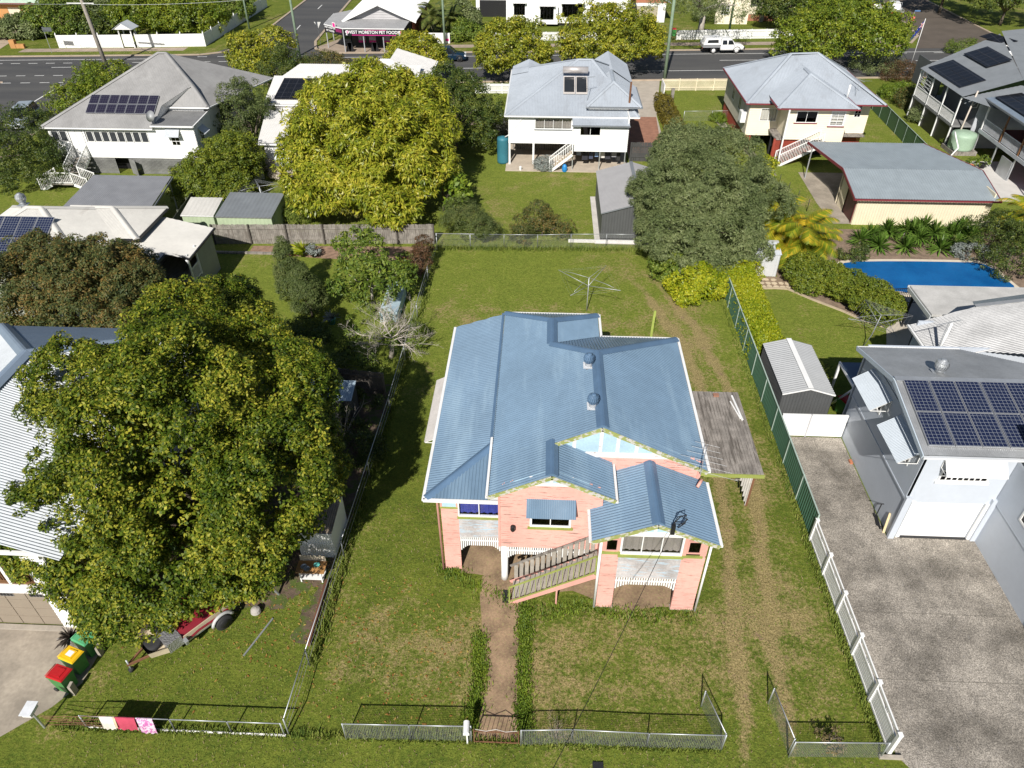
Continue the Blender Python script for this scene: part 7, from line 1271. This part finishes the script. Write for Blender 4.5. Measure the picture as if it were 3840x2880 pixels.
n=520; c=np.concatenate([np.stack([rng.normal(-10.5,2.2,n//2),rng.normal(15.6,1.3,n//2)],1),np.stack([rng.uniform(-8,-2,n//2),rng.uniform(12,18,n//2)],1)]); P=np.concatenate([c,np.full((n,1),.03)],1); tag(mesh_np('fallen_leaves',leafquads(P,np.tile(np.array((0,0,1.)),(n,1)),.11,.055,upb=2.,rnd=.3),4,Mleaf('fallen_leaf',((.25,.09,.03),(.38,.22,.06),(.5,.42,.12))),None),'fallen orange and yellow leaves scattered on the left lawns','leaves',kind='stuff')
t=thing('dry_shrub','dead tangled twig shrub growing through the front mesh fence','shrub',(.95,11.75,0)); b=MB()
for a in range(9): branch((.95,11.8,0),(rr.gauss(0,.5),rr.gauss(.1,.4),1),.5,.012,2)
b.build('twigs',M('dead_twig',(.30,.24,.18),.9),t)
shrub('small dry spiky plant inside the short front mesh fence',10.0,12.0,.35,.3,.5,lf_dry,n=14,nl=20)
# ================================================================ VEHICLES AND SMALL THINGS
def paint(name,c,rough=.25):
    m=M(name,c,rough,var=.02,spec=.6); return m
cglass=M('car_glass',(.012,.014,.017),.06,var=0,spec=.6); rimm=M('alloy_rim',(.45,.46,.48),.35,metal=.6,var=.05); lampm=M('lamp_clear',(.7,.72,.74),.15,var=0); lampr=M('lamp_red',(.35,.015,.012),.2,var=0)
def loft(secs,n=0):
    """secs: list of (x,[(y,z)...]) cross-sections with equal counts"""
    b=MB(); k=len(secs[0][1])
    for x,pr in secs: b.v+=[(x,y,z_) for y,z_ in pr]
    for i in range(len(secs)-1):
        for j in range(k): A=i*k+j; B=i*k+(j+1)%k; b.f.append((A,A+k,B+k,B))
    b.f.append(tuple(range(k))); b.f.append(tuple(range((len(secs)-1)*k,len(secs)*k))[::-1]); return b
def sec(w,z0,z1,r=.12,t=1.0): # rounded cross-section, t narrows top
    a=w/2; return [(-a*.96,z0),(-a,z0+r),(-a,z1-r),(-a*t+.03,z1),(a*t-.03,z1),(a,z1-r),(a,z0+r),(a*.96,z0)]
def wheel(par,x,y,r=.34,w_=.22,rm=None):
    t=MB().tube([(x,y-w_/2,r),(x,y-w_/2+.03,r),(x,y+w_/2-.03,r),(x,y+w_/2,r)],[r*.93,r,r,r*.93],22).build('wheel',rubber,par,True)
    s=1 if y>0 else -1; MB().tube([(x,y+s*(w_/2-.03),r),(x,y+s*(w_/2+.012),r)],[r*.66,r*.6],16).build('rim',rm or rimm,t,True)
def car(name,label,body,L=4.4,W=1.82,H=1.62,kind='suv',clad=False,cat='car',rm=None,group=None):
    t=thing(name,label,cat,(0,0,0),group); h=L/2
    zb=.24; zs=.92 if kind!='sedan' else .84
    # bonnet to the +x side
    S_=[(-h,sec(W*.86,zb+.12,zs*.92)),(-h+.12,sec(W*.97,zb,zs)),(-h+.6,sec(W,zb,zs+.02)),(0,sec(W,zb,zs)),(h-1.15,sec(W,zb,zs-.02)),(h-.5,sec(W*.98,zb,zs-.10)),(h-.12,sec(W*.93,zb+.02,zs-.2)),(h,sec(W*.8,zb+.14,zs-.28))]
    loft(S_).build('body',body,t,True)
    x0,x1=(-h+.18,h-1.25) if kind=='suv' else (-h+.55,h-1.35); xr0,xr1=(x0+.35,x1-.75) if kind=='suv' else (x0+.75,x1-.8)
    def cab(z,inset,xa,xb): a=W/2*.93-inset; return [(xa,-a,z),(xb,-a,z),(xb,a,z),(xa,a,z)]
    lo=cab(zs-.03,.02,x0,x1); hi=cab(H-.06,.2,xr0,xr1); top=cab(H,.27,xr0+.12,xr1-.12); g=MB().add(lo+hi,[(0,1,5,4),(1,2,6,5),(2,3,7,6),(3,0,4,7)]); g.build('glasshouse',cglass,t)
    MB().add([ (p[0],p[1]*1.01,p[2]) for p in hi]+top,[(0,1,5,4),(1,2,6,5),(2,3,7,6),(3,0,4,7),(4,5,6,7)]).build('roof',body,t)
    for s in (0,1):
        ys=lambda p:p
        for f in ((0,0),(.36,.36),(.68,.68),(1,1)):
            a=np.array(lo[0 if s==0 else 3]); b_=np.array(lo[1 if s==0 else 2]); c=np.array(hi[0 if s==0 else 3]); d=np.array(hi[1 if s==0 else 2]); p=a+(b_-a)*f[0]; q=c+(d-c)*f[1]; o=np.array((0,-.006 if s==0 else .006,0)); MB().beam(p+o,q+o,.07,.03,(0,1,0)).build('pillar',body,t)
    for x in (-h+.82,h-.85):
        for y in (-W/2+.12,W/2-.12): wheel(t,x,y,.345,.23,rm)
        if clad:
            for y in (-W/2-.005,W/2+.005): MB().tube([(x+.42*math.cos(a),y,.345+.42*math.sin(a)) for a in np.linspace(.1,PI-.1,9)],.05,5).build('arch_trim',blackm,t,True)
        MB().beam((x-.40,0,.5),(x+.40,0,.5),W*.985,.34).build('wheel_well',blackpaint,t) if 0 else None
    for y in (-W/2*.72,W/2*.72): MB().beam((h-.16,y-.2,zs-.22),(h-.16,y+.2,zs-.22),.24,.12).build('headlight',lampm,t); MB().beam((-h+.02,y-.14,zs-.12),(-h+.02,y+.14,zs-.12),.14,.2).build('tail_light',lampr,t)
    for y in (-1,1): MB().beam((x1-.45,y*(W/2+.02),zs+.05),(x1-.45,y*(W/2+.17),zs+.08),.1,.14).build('mirror',body,t)
    MB().beam((h-.02,-.35,.42),(h-.02,.35,.42),.05,.16).build('grille',blackm,t); MB().box(-h+.25,-W/2+.08,.22,h-.3,W/2-.08,.34).build('underbody',blackpaint,t); MB().beam((h+.005,-.18,.36),(h+.005,.18,.36),.01,.1).build('number_plate',white,t)
    return t
def put(t,x,y,a): t.location=(x,y,0.012); t.rotation_euler=(0,0,a); return t
RA=math.atan(.08)
put(car('suv_car','dark blue suv with black wheels driving behind the small golden street tree',paint('deep_blue_paint',(.006,.022,.045)),4.4,1.85,1.62,clad=True,rm=blackm),-12.0,95.6,RA)
put(car('wagon_car','silver-blue wagon parked in the side street at the left edge',paint('silver_blue_paint',(.30,.34,.38)),4.7,1.85,1.7),-51.4,70.5,R(-78))
put(car('sedan_car','white sedan parked beyond the black solar roofs on the right',paint('white_car_paint',(.78,.78,.78)),4.6,1.82,1.45,kind='sedan'),56.6,100.3,PI+RA)
put(car('dark_car','dark car parked in deep shade under the wide street tree',paint('black_car_paint',(.02,.022,.028)),4.4,1.8,1.5,kind='sedan'),33.2,101.0,PI+RA)
put(car('white_van','white van at the top edge of the right side street',MATS['white_car_paint'],4.8,1.9,2.0),51.5,129.5,R(85))
def ute(label,canopy,name='ute'):
    t=thing(name,label,'ute'); wp=paint('white_ute_paint',(.78,.78,.77)); W=1.76; L=5.35; h=L/2
    loft([(-.35,sec(W,.42,.98)),(.6,sec(W,.40,1.0)),(1.45,sec(W,.40,1.0)),(1.55,sec(W,.42,1.02)),(2.3,sec(W*.97,.45,.98)),(2.55,sec(W*.92,.45,.9)),(2.62,sec(W*.85,.5,.85))]).build('body',wp,t,True)
    lo=[(-.38,-.83,.97),(1.62,-.83,.99),(1.62,.83,.99),(-.38,.83,.97)]; hi=[(-.3,-.68,1.68),(.95,-.68,1.68),(.95,.68,1.68),(-.3,.68,1.68)]; top=[(-.2,-.6,1.74),(.85,-.6,1.74),(.85,.6,1.74),(-.2,.6,1.74)]
    MB().add(lo+hi,[(0,1,5,4),(1,2,6,5),(2,3,7,6),(3,0,4,7)]).build('cab',wp,t); MB().add(hi+top,[(0,1,5,4),(1,2,6,5),(2,3,7,6),(3,0,4,7),(4,5,6,7)]).build('roof',wp,t)
    for s in (-1,1):
        for xa,xb in ((-.22,.42),(.52,1.1)):
            f=lambda x,z_: (x,s*(.83-.15*(z_-.98)/.7+.006),z_); MB().poly([f(xa,1.08),f(xb+(.22 if xb>1 else 0),1.08),f(xb-.08,1.58),f(xa+.03,1.58)]).build('side_window',cglass,t)
        MB().beam((1.3,s*.9,1.1),(1.3,s*1.05,1.12),.1,.18).build('mirror',wp,t); MB().beam((-.3,s*.88,.42),(1.4,s*.88,.42),.08,.06).build('side_step',blackm,t); MB().beam((2.55,s*.62-.15,.78),(2.55,s*.62+.15,.78),.14,.16).build('headlight',lampm,t)
        for x in (1.72,-1.25):
            wheel(t,x,s*.72,.38,.24,M('white_rim',(.7,.7,.7),.4)); MB().tube([(x+.46*math.cos(a),s*.86,.38+.46*math.sin(a)) for a in np.linspace(.15,PI-.15,9)],.05,5).build('wheel_arch',blackm,t,True)
    MB().poly([(1.62,-.78,1.02),(1.62,.78,1.02),(.98,.64,1.66),(.98,-.64,1.66)]).build('windscreen',cglass,t); MB().beam((2.72,-.8,.62),(2.72,.8,.62),.08,.3).beam((2.7,-.5,.98),(2.7,.5,.98),.06,.06).build('bull_bar',blackm,t)
    MB().box(-2.7,-.92,.78,-.45,.92,.86).build('tray',galv,t)
    for a in ((-2.7,-.92,-.45,-.89),(-2.7,.89,-.45,.92),(-2.7,-.89,-2.67,.89)): MB().box(a[0],a[1],.86,a[2],a[3],1.12).build('tray_side',alu,t)
    MB().box(-2.6,-.5,.45,-.3,.5,.78).build('chassis',blackpaint,t)
    if canopy:
        MB().add([(-2.66,-.88,1.12),(-.42,-.88,1.12),(-.42,.88,1.12),(-2.66,.88,1.12),(-2.4,-.78,1.82),(-.5,-.78,1.9),(-.5,.78,1.9),(-2.4,.78,1.82)],MB.CF).build('canopy',wp,t)
        for s in (-1,1): MB().poly([(-2.2,s*.865,1.3),(-.75,s*.865,1.3),(-.8,s*.812,1.68),(-2.1,s*.812,1.64)]).build('canopy_window',cglass,t)
    else:
        MB().beam((-.5,-.85,1.75),(-.5,.85,1.75),.05,.05).beam((-.5,-.85,1.1),(-.5,-.85,1.75),.05,.05).beam((-.5,.85,1.1),(-.5,.85,1.75),.05,.05).build('headboard',galv,t); MB().box(-1.6,-.4,.87,-.9,.4,1.4).build('tool_box',white,t)
    for s in (-1,1): MB().beam((-2.72,s*.7-.12,.7),(-2.72,s*.7+.12,.7),.03,.1).build('tail_light',lampr,t)
    return t
put(ute('white dual cab ute with a white canopy parked across the road',True),22.6,101.0,RA); put(ute('white tray back ute parked in the right side street, seen from behind',False),52.8,124.5,R(80))
# ---- poles, signs, flag, wires
pgr=M('green_treated_pole',(.20,.27,.19),.85,var=.15,sc=3); pwood=M('grey_pole',(.30,.27,.23),.85,var=.2,sc=3)
def pole(label,x,y,h,r_=.16,mat=pgr,lean=(0,0),arms=()):
    t=thing('power_pole',label,'power pole',(x,y,0),'power poles along the streets'); MB().tube([(x,y,0),(x+lean[0]*.5,y+lean[1]*.5,h/2),(x+lean[0],y+lean[1],h)],[r_,r_*.9,r_*.75],10).build('pole',mat,t,True)
    for z_,w_ in arms: MB().beam((x+lean[0]-w_,y+lean[1]-.12,z_),(x+lean[0]+w_,y+lean[1]-.12,z_),.1,.12).build('crossarm',M('pale_crossarm',(.6,.6,.58),.7),t)
    return t
pole('tall green power pole beside the cream picket fence',13.85,88.6,10.5,.2); pole('green power pole at the corner opposite the pet shop',-31.2,96.9,10.0,.17); pole('thick grey leaning power pole with crossarms at the left corner',-53.2,90.8,10.5,.24,pwood,(-.6,0),((7.0,1.6),(8.6,1.6))); pole('slim green pole beside the left side street lawn',-42.3,110.9,9,.14); pole('green pole behind the dark blue suv',-13.4,103.1,9.5,.15); pole('thin dark green pole behind the white ute',25.2,109.6,9,.11,M('dark_green_pole',(.05,.11,.06),.7))
def signpost(label,x,y,h,kind):
    t=thing('street_sign',label,'sign',(x,y,0)); MB().tube([(x,y,0),(x,y,h)],.03,7).build('post',galv,t)
    F=Fr((0,y-.04),(1,0))
    if kind=='giveway': pn=MB().prism([F(x-.45,0,h),F(x+.45,0,h),F(x,0,h-.8)],(0,-.015,0)).build('panel',M('sign_backing',(.55,.55,.53),.5),t)
    elif kind=='board': MB().fb(F,x-.1,x+1.1,0,.03,h-.55,h-.05).build('panel',M('sign_dark',(.10,.11,.12),.5),t)
    elif kind=='speed': MB().fb(F,x-.25,x+.25,0,.02,h-1.3,h-.8).build('panel',M('sign_red_white',(.65,.15,.12),.5),t); MB().fb(F,x-.05,x+.7,0,.02,h-.15,h).build('name_panel',M('sign_blue',(.1,.2,.4),.5),t)
    return t
signpost('give way sign seen from behind on the pet shop corner',-29.9,102.5,2.8,'giveway'); signpost('dark rectangular bus stop style sign at the far left footpath',-63.4,96.9,3.1,'board'); signpost('street name post with a small red sign at the right corner',50.0,111,3.2,'speed')
t=thing('flagpole','white flagpole flying a dark blue flag with a red and white corner','flag',(44.7,95.9,0)); MB().tube([(44.7,95.9,0),(44.7,95.9,5.2)],.035,8).build('pole',white,t,True); fb_=M('flag_blue',(.015,.03,.20),.7)
b=MB(); vs=[]
for i in range(9):
    for j in range(6): u=i/8; v=j/5; vs.append((44.66-1.0*u*.8-.15*v,95.9+.06*math.sin(u*7+v),5.0-.95*v-1.3*u))
b.add(vs,[(i*6+j,i*6+j+1,i*6+j+7,i*6+j+6) for i in range(8) for j in range(5)]); fl=b.build('flag_cloth',fb_,t,True)
for k,(m_,w_) in enumerate(((white,.09),(M('flag_red',(.5,.02,.03),.7),.04))):
    MB().beam((44.62,95.84-.02*k,4.75),(44.30,95.84-.02*k,4.2),w_,.01,(0,1,0)).beam((44.58,95.84-.02*k,4.25),(44.36,95.84-.02*k,4.72),w_,.01,(0,1,0)).build('flag_cross',m_,fl)
for p in ((44.1,4.0),(43.85,3.5),(44.35,3.6),(44.05,3.25)): MB().lathe((p[0],95.83,p[1]),[(.05,0),(.05,.02)],6).build('flag_star',white,fl)
def wire(label,p,q,sag,r_=.013,n=24,mat=None):
    p=np.array(p,float); q=np.array(q,float); tag(MB().tube([p*(1-t_)+q*t_-np.array((0,0,4*sag*t_*(1-t_))) for t_ in np.linspace(0,1,n)],r_,5).build('power_line',mat or galv),label,'wire')
wire('pale overhead wire crossing from the left edge to the leaning pole',(-92,96.2,6.4),(-53.8,90.7,6.9),.25,.015); wire('pale overhead wire between the leaning pole and the corner pole',(-53.8,90.7,6.9),(-31.2,96.9,6.9),.4); wire('overhead wire from the corner pole towards the tall green pole',(-31.2,96.9,7.0),(13.85,88.6,7.2),.9,.016,mat=blackm) if 0 else None
wire('thick pale overhead cable crossing the top right of the street',(44,112,6.0),(110,128,7.5),.2,.04); wire('thin dark wire from the leaning pole to the grey hip roof',(-53.7,90.7,7.6),(-34,66,7.6),.6,.015,mat=blackpaint)
# ---- rotary clothes hoists
def hoist(label,x,y,h,Rr,a0,lines=5,tilt=0.,col=galv,slope=.0,lr=.004):
    t=thing('clothes_hoist',label,'clothes hoist',(x,y,0),'rotary clothes hoists'); MB().tube([(x,y,0),(x+tilt,y,h*.35),(x+tilt*1.5,y,h)],[.03,.03,.022],8).build('post',col,t,True); c=np.array((x+tilt*1.5,y,h)); ends=[]
    for k in range(4):
        a=a0+k*PI/2; e=c+np.array((math.cos(a)*Rr,math.sin(a)*Rr,-.15+slope*(k%2))); ends.append(e); MB().tube([c-(0,0,.55),e],.016,6).build('arm',col,t,True); MB().tube([c,c*.45+e*.55+(0,0,.04),e*.8+c*.2],.012,6).build('strut',col,t,True)
    for i in range(lines):
        f=1-.13*i; b=MB()
        P=[c+(e-c)*f for e in ends]
        for k in range(4): b.tube([P[k],(P[k]+P[(k+1)%4])/2-(0,0,.03),P[(k+1)%4]],lr,4,False)
        b.build('line_wire',col,t)
hoist('bare rotary clothes hoist on the back lawn of the pink house',2.98,38.4,2.35,2.15,-.56,2,lr=.002); hoist('grey rotary clothes hoist on the lawn beside the pool hedge',18.9,35.3,2.15,1.9,.12,6,.25,M('dark_galv',(.30,.31,.33),.5,metal=.4)); hoist('rotary clothes hoist in the shade behind the green shed',-21.6,52.0,1.9,1.9,.5,4)
tag(MB().beam((6.66,35.66,0),(6.69,35.66,1.85),.14,.1).build('lime_post',M('lime_post_paint',(.33,.40,.09),.7,var=.2)),'lone lime green timber post standing behind the blue roof','post')
# ---- bins
def bin_(label,lid,x,y,rz):
    t=thing('wheelie_bin',label,'bin'); bm=M('bin_green',(.055,.22,.06),.5,var=.06)
    a,b_=.235,.285; lo=[(-a,-a-.02,.05),(a,-a-.02,.05),(a,a,.05),(-a,a,.05)]; hi=[(-.28,-.33,.95),(.28,-.33,.95),(.28,.33,.95),(-.28,.33,.95)]; MB().add(lo+hi,MB.CF).build('body',bm,t); MB().box(-.295,-.345,.93,.295,.345,.97).build('rim',bm,t)
    l=MB().add([(-.29,-.37,.975),(.29,-.37,.975),(.29,.36,.975),(-.29,.36,.975),(-.26,-.33,1.03),(.26,-.33,1.03),(.25,.30,1.07),(-.25,.30,1.07)],MB.CF).build('lid',lid,t); MB().box(-.17,-.2,1.03,.17,.2,1.075).build('lid_panel',lid,l)
    MB().tube([(-.26,.40,.99),(.26,.40,.99)],.018,8).build('handle',lid,t,True)
    for s in (-1,1): wv=MB().tube([(s*.24,.30,.1),(s*.29,.30,.1)],.1,14).build('wheel',rubber,t,True)
    t.location=(x,y,.01); t.rotation_euler=(0,0,rz); t.scale=(.93,.93,.93); return t
rl=M('bin_lid_red',(.42,.012,.016),.45,var=.04); yl=M('bin_lid_yellow',(.75,.45,.012),.45,var=.04); gl=M('bin_lid_green',(.09,.36,.17),.45,var=.04)
r1=bin_('green wheelie bin with a red lid, nearest the street',rl,-16.3,12.85,R(75)); y1=bin_('green wheelie bin with a yellow lid and white sticker',yl,-16.25,13.55,R(72)); bin_('green wheelie bin with a green lid beside the white house corner',gl,-16.15,14.25,R(70))
o=MB().box(-.11,-.13,1.076,.11,.13,1.08).build('sticker',white,None); o.parent=[c for c in y1.children if c.name.startswith('lid')][0]
bin_('green wheelie bin with a red lid under the small awning',rl,15.75,29.2,R(200)); bin_('green wheelie bin with a yellow lid under the small awning',yl,16.0,28.6,R(190)); bin_('green wheelie bin with a red lid behind the far picket fence',rl,17.6,109.3,0)
# ---- boat-style box trailer with a red tarp
t=thing('box_trailer','box trailer with a red tarpaulin, checkerplate toolbox and spare wheel','trailer'); tarp=M('red_tarp',(.21,.018,.028),.28,var=.15,sc=4); cream=M('cream_steel',(.50,.42,.30),.6)
MB().box(-1.2,-.8,.42,1.25,.8,.5).build('floor',galv,t)
for y in (-.8,.8): MB().box(-1.2,y-.02,.5,1.25,y+.02,.85).build('side',cream,t)
n=9; vs=[]; rr2=random.Random(4)
for i in range(n+1):
    for j in range(n+1): u,v=i/n,j/n; z_=.82+.28*math.sin(PI*v)**.6*(.6+.4*math.sin(PI*u))+rr2.uniform(-.035,.035); z_=z_-.22*(j in(0,n)); vs.append((-1.22+2.5*u,-.86+1.72*v,z_))
MB().add(vs,[(i*(n+1)+j,(i+1)*(n+1)+j,(i+1)*(n+1)+j+1,i*(n+1)+j+1) for i in range(n) for j in range(n)]).build('tarpaulin',tarp,t,True)
m_,t_,p_=_nt('checkerplate'); ck=nd(t_,'ShaderNodeTexVoronoi'); ck.inputs['Scale'].default_value=16; t_.links.new(posv(t_),ck.inputs['Vector']); bumpn(t_,p_,ck.outputs[0],.8,.03); p_.inputs['Base Color'].default_value=(.5,.5,.52,1); p_.inputs['Metallic'].default_value=.7; p_.inputs['Roughness'].default_value=.35
MB().box(1.3,-.78,.45,1.85,.78,.95).build('toolbox',m_,t)
MB().add([(1.85,-.75,.5),(2.4,-.45,.5),(2.4,.45,.5),(1.85,.75,.5),(1.85,-.8,.85),(2.45,-.5,.85),(2.45,.5,.85),(1.85,.8,.85)],[(0,3,2,1),(0,1,5,4),(1,2,6,5),(2,3,7,6)]).build('front_tray',cream,t); MB().lathe((2.1,.05,.55),[(.28,0),(.32,.06),(.32,.16),(.28,.2),(.15,.2)],18).build('spare_wheel',rubber,t,True)
for y in (-1,1): MB().beam((1.3,y*.6,.42),(3.1,0,.42),.06,.08).build('drawbar',rust,t)
MB().tube([(3.05,0,.0),(3.05,0,.7)],.03,7).build('jockey_post',galv,t,True); MB().tube([(3.05,-.06,.1),(3.05,.06,.1)],.1,12).build('jockey_wheel',rubber,t,True)
for y in (-1,1):
    wheel(t,-.15,y*.98,.33,.2,blackm); MB().tube([(-.15+.42*math.cos(a),y*.98,.36+.42*math.sin(a)) for a in np.linspace(.2,PI-.2,9)],.07,5).build('mudguard',M('mudguard_grey',(.5,.5,.5),.5),t,True)
    MB().beam((1.25,y*.85,.5),(1.25,y*.95,.8),.1,.2).build('bracket',galv,t)
t.location=(-12.45,15.95,0); t.rotation_euler=(0,0,R(232))
tag(MB().tube([(-9.9,15.9,.03),(-10.5,14.3,.03)],.035,6).build('metal_pipe',galv),'long grey pipe lying on the grass beside the trailer','pipe')
tag(MB().tube([(-10.0,17.0,.02),(-10.1,16.9,.5),(-10.05,16.95,.75)],.05,8).build('stand_pipe',galv),'short grey standpipe at the edge of the big tree','pipe')
tag(MB().lathe((-10.6,16.1,.02),[(.12,0),(.2,.12),(.17,.26),(.05,.32)],14).build('clay_pot',M('grey_clay',(.40,.37,.34),.7)),'round grey clay pot beside the trailer wheel','pot')
# mud kitchen table
t=thing('play_table','white framed timber mud kitchen table with metal bowls','table',(-8.8,17.9,0)); ply=M('orange_ply',(.42,.22,.08),.6,var=.1)
for x in (-9.25,-8.4):
    for y in (17.65,18.15): MB().beam((x,y,0),(x,y,.6),.05,.05).build('leg',white,t)
MB().box(-9.4,17.6,.6,-8.25,18.2,.64).build('table_top',ply,t); MB().box(-9.3,17.65,.14,-8.35,18.15,.17).build('shelf',white,t); MB().box(-9.35,18.2,.6,-8.3,18.23,.95).build('back_board',M('pale_board',(.55,.47,.36),.7),t)
for i,(x,y,m_) in enumerate(((-9.1,17.85,galv),(-8.95,17.75,galv),(-8.6,17.95,M('aqua_bowl',(.15,.50,.45),.4)))): tag(MB().lathe((x,y,.642),[(.05,0),(.1,.03),(.13,.09),(.12,.09),(.09,.035)],14).build('bowl',m_),('metal bowl at the left of the orange play table','metal bowl in the middle of the orange play table','aqua bowl at the right of the orange play table')[i],'bowl',group='bowls on the play table')
# towels over the pipe fence
def towel(label,x0,x1,mat,d,z_=.83):
    b=MB(); n=10; vs=[]
    for i in range(n+1):
        x=x0+(x1-x0)*i/n; w_=.018*math.sin(i*1.7); vs+=[(x,11.43+w_+.05,z_-d*.7),(x,11.42+w_,z_-.2),(x,11.46,z_+.02),(x,11.40,z_-.0),(x,11.36+w_,z_-d*.6),(x,11.33+w_*1.6,z_-d)]
    b.add(vs,[(i*6+j,i*6+j+1,i*6+j+7,i*6+j+6) for i in range(n) for j in range(5)]); tag(b.build('towel',mat,None,True),label,'towel',group='towels on the front pipe fence')
towel('white crumpled towel hanging at the left end of the pipe fence',-14.2,-13.75,M('towel_white',(.62,.58,.52),.9),.62); towel('red towel hanging in the middle on the pipe fence',-13.7,-13.0,M('towel_red',(.40,.05,.09),.9),.6); towel('pink and white patterned towel hanging on the pipe fence',-12.95,-12.4,M('towel_pink',(.62,.50,.58),.9,wear=((.45,.12,.33),(9,9,9),.48,.54)),.78); towel('small cream cloth between the white and red towels',-13.76,-13.66,M('towel_cream',(.55,.46,.32),.9),.5)
tag(MB().box(-14.95,11.44,.0,-8.1,11.5,.06).build('fence_plinth',whiteflake),'low pale plinth under the pipe fence with washing','plinth')
# sundries
t=thing('meter_lid','black plastic water meter box lid on the front verge','lid',(2.3,11,0)); MB().box(2.15,10.35,.0,2.5,11.05,.05).build('lid',blackm,t); MB().box(2.3,10.75,.05,2.36,10.8,.056).build('tab',white,t)
tag(MB().beam((15.1,21.25,0),(15.18,21.5,.95),.09,.06).build('cricket_bat',M('bat_wood',(.62,.50,.30),.6)),'pale wooden bat leaning at the corner of the grey garage','bat')
t=thing('scooter','small black scooter leaning against the grey wall','scooter',(15.0,21.8,0)); MB().beam((14.95,21.5,.12),(15.05,22.1,.12),.12,.04).build('deck',blackpaint,t); MB().tube([(15.05,22.1,.12),(15.1,22.15,.8)],.025,6).build('stem',blackpaint,t); MB().tube([(14.9,22.15,.8),(15.2,22.15,.8)],.02,6).build('handlebar',blackpaint,t)
for y in (21.45,22.15): MB().tube([(14.98,y,.08),(15.04,y,.08)],.08,10).build('wheel',rubber,t)
tag(MB().box(15.0,25.4,.01,15.13,25.65,.1).build('brick',tc),'single orange brick against the foot of the grey wall','brick')
t=thing('garden_statue','small stone fountain bowl with a white figure by the golden palm','statue',(19.2,45.6,0)); MB().lathe((19.2,45.6,0),[(.2,0),(.12,.2),(.45,.35),(.5,.42),(.4,.4)],16).build('bowl',M('stone_grey',(.4,.37,.33),.8),t,True); MB().lathe((19.2,45.6,.4),[(.12,0),(.15,.15),(.08,.3),(.02,.42)],10).build('figure',white,t,True)
for i,(x,y) in enumerate(((-15.75,14.15),(-15.95,12.65))): tag(MB().beam((x,y,0),(x,y,.55),.1,.22).build('concrete_post',slabc),('stub concrete post beside the green-lidded bin','stub concrete post beside the red-lidded bin')[i],'post',group='concrete stubs along the left drive')
tag(MB().beam((-15.7,15.0,.05),(-15.6,17.2,.05),.1,.12).build('garden_edging',timber),'low timber edge beside the left house wall','edging'); tag(MB().box(-8.25,14.8,0,-8.12,17.6,.28).build('retaining_board',M('red_brown_sleeper',(.15,.065,.04),.85,var=.25)),'red-brown retaining board under the pipe fence near the play table','edging')
tag(MB().lathe((-1.9,60.7,.04),[(.1,0),(.12,.3),(.1,.32)],10).build('bucket',white),'small white bucket beside the silvery shrub','bucket')
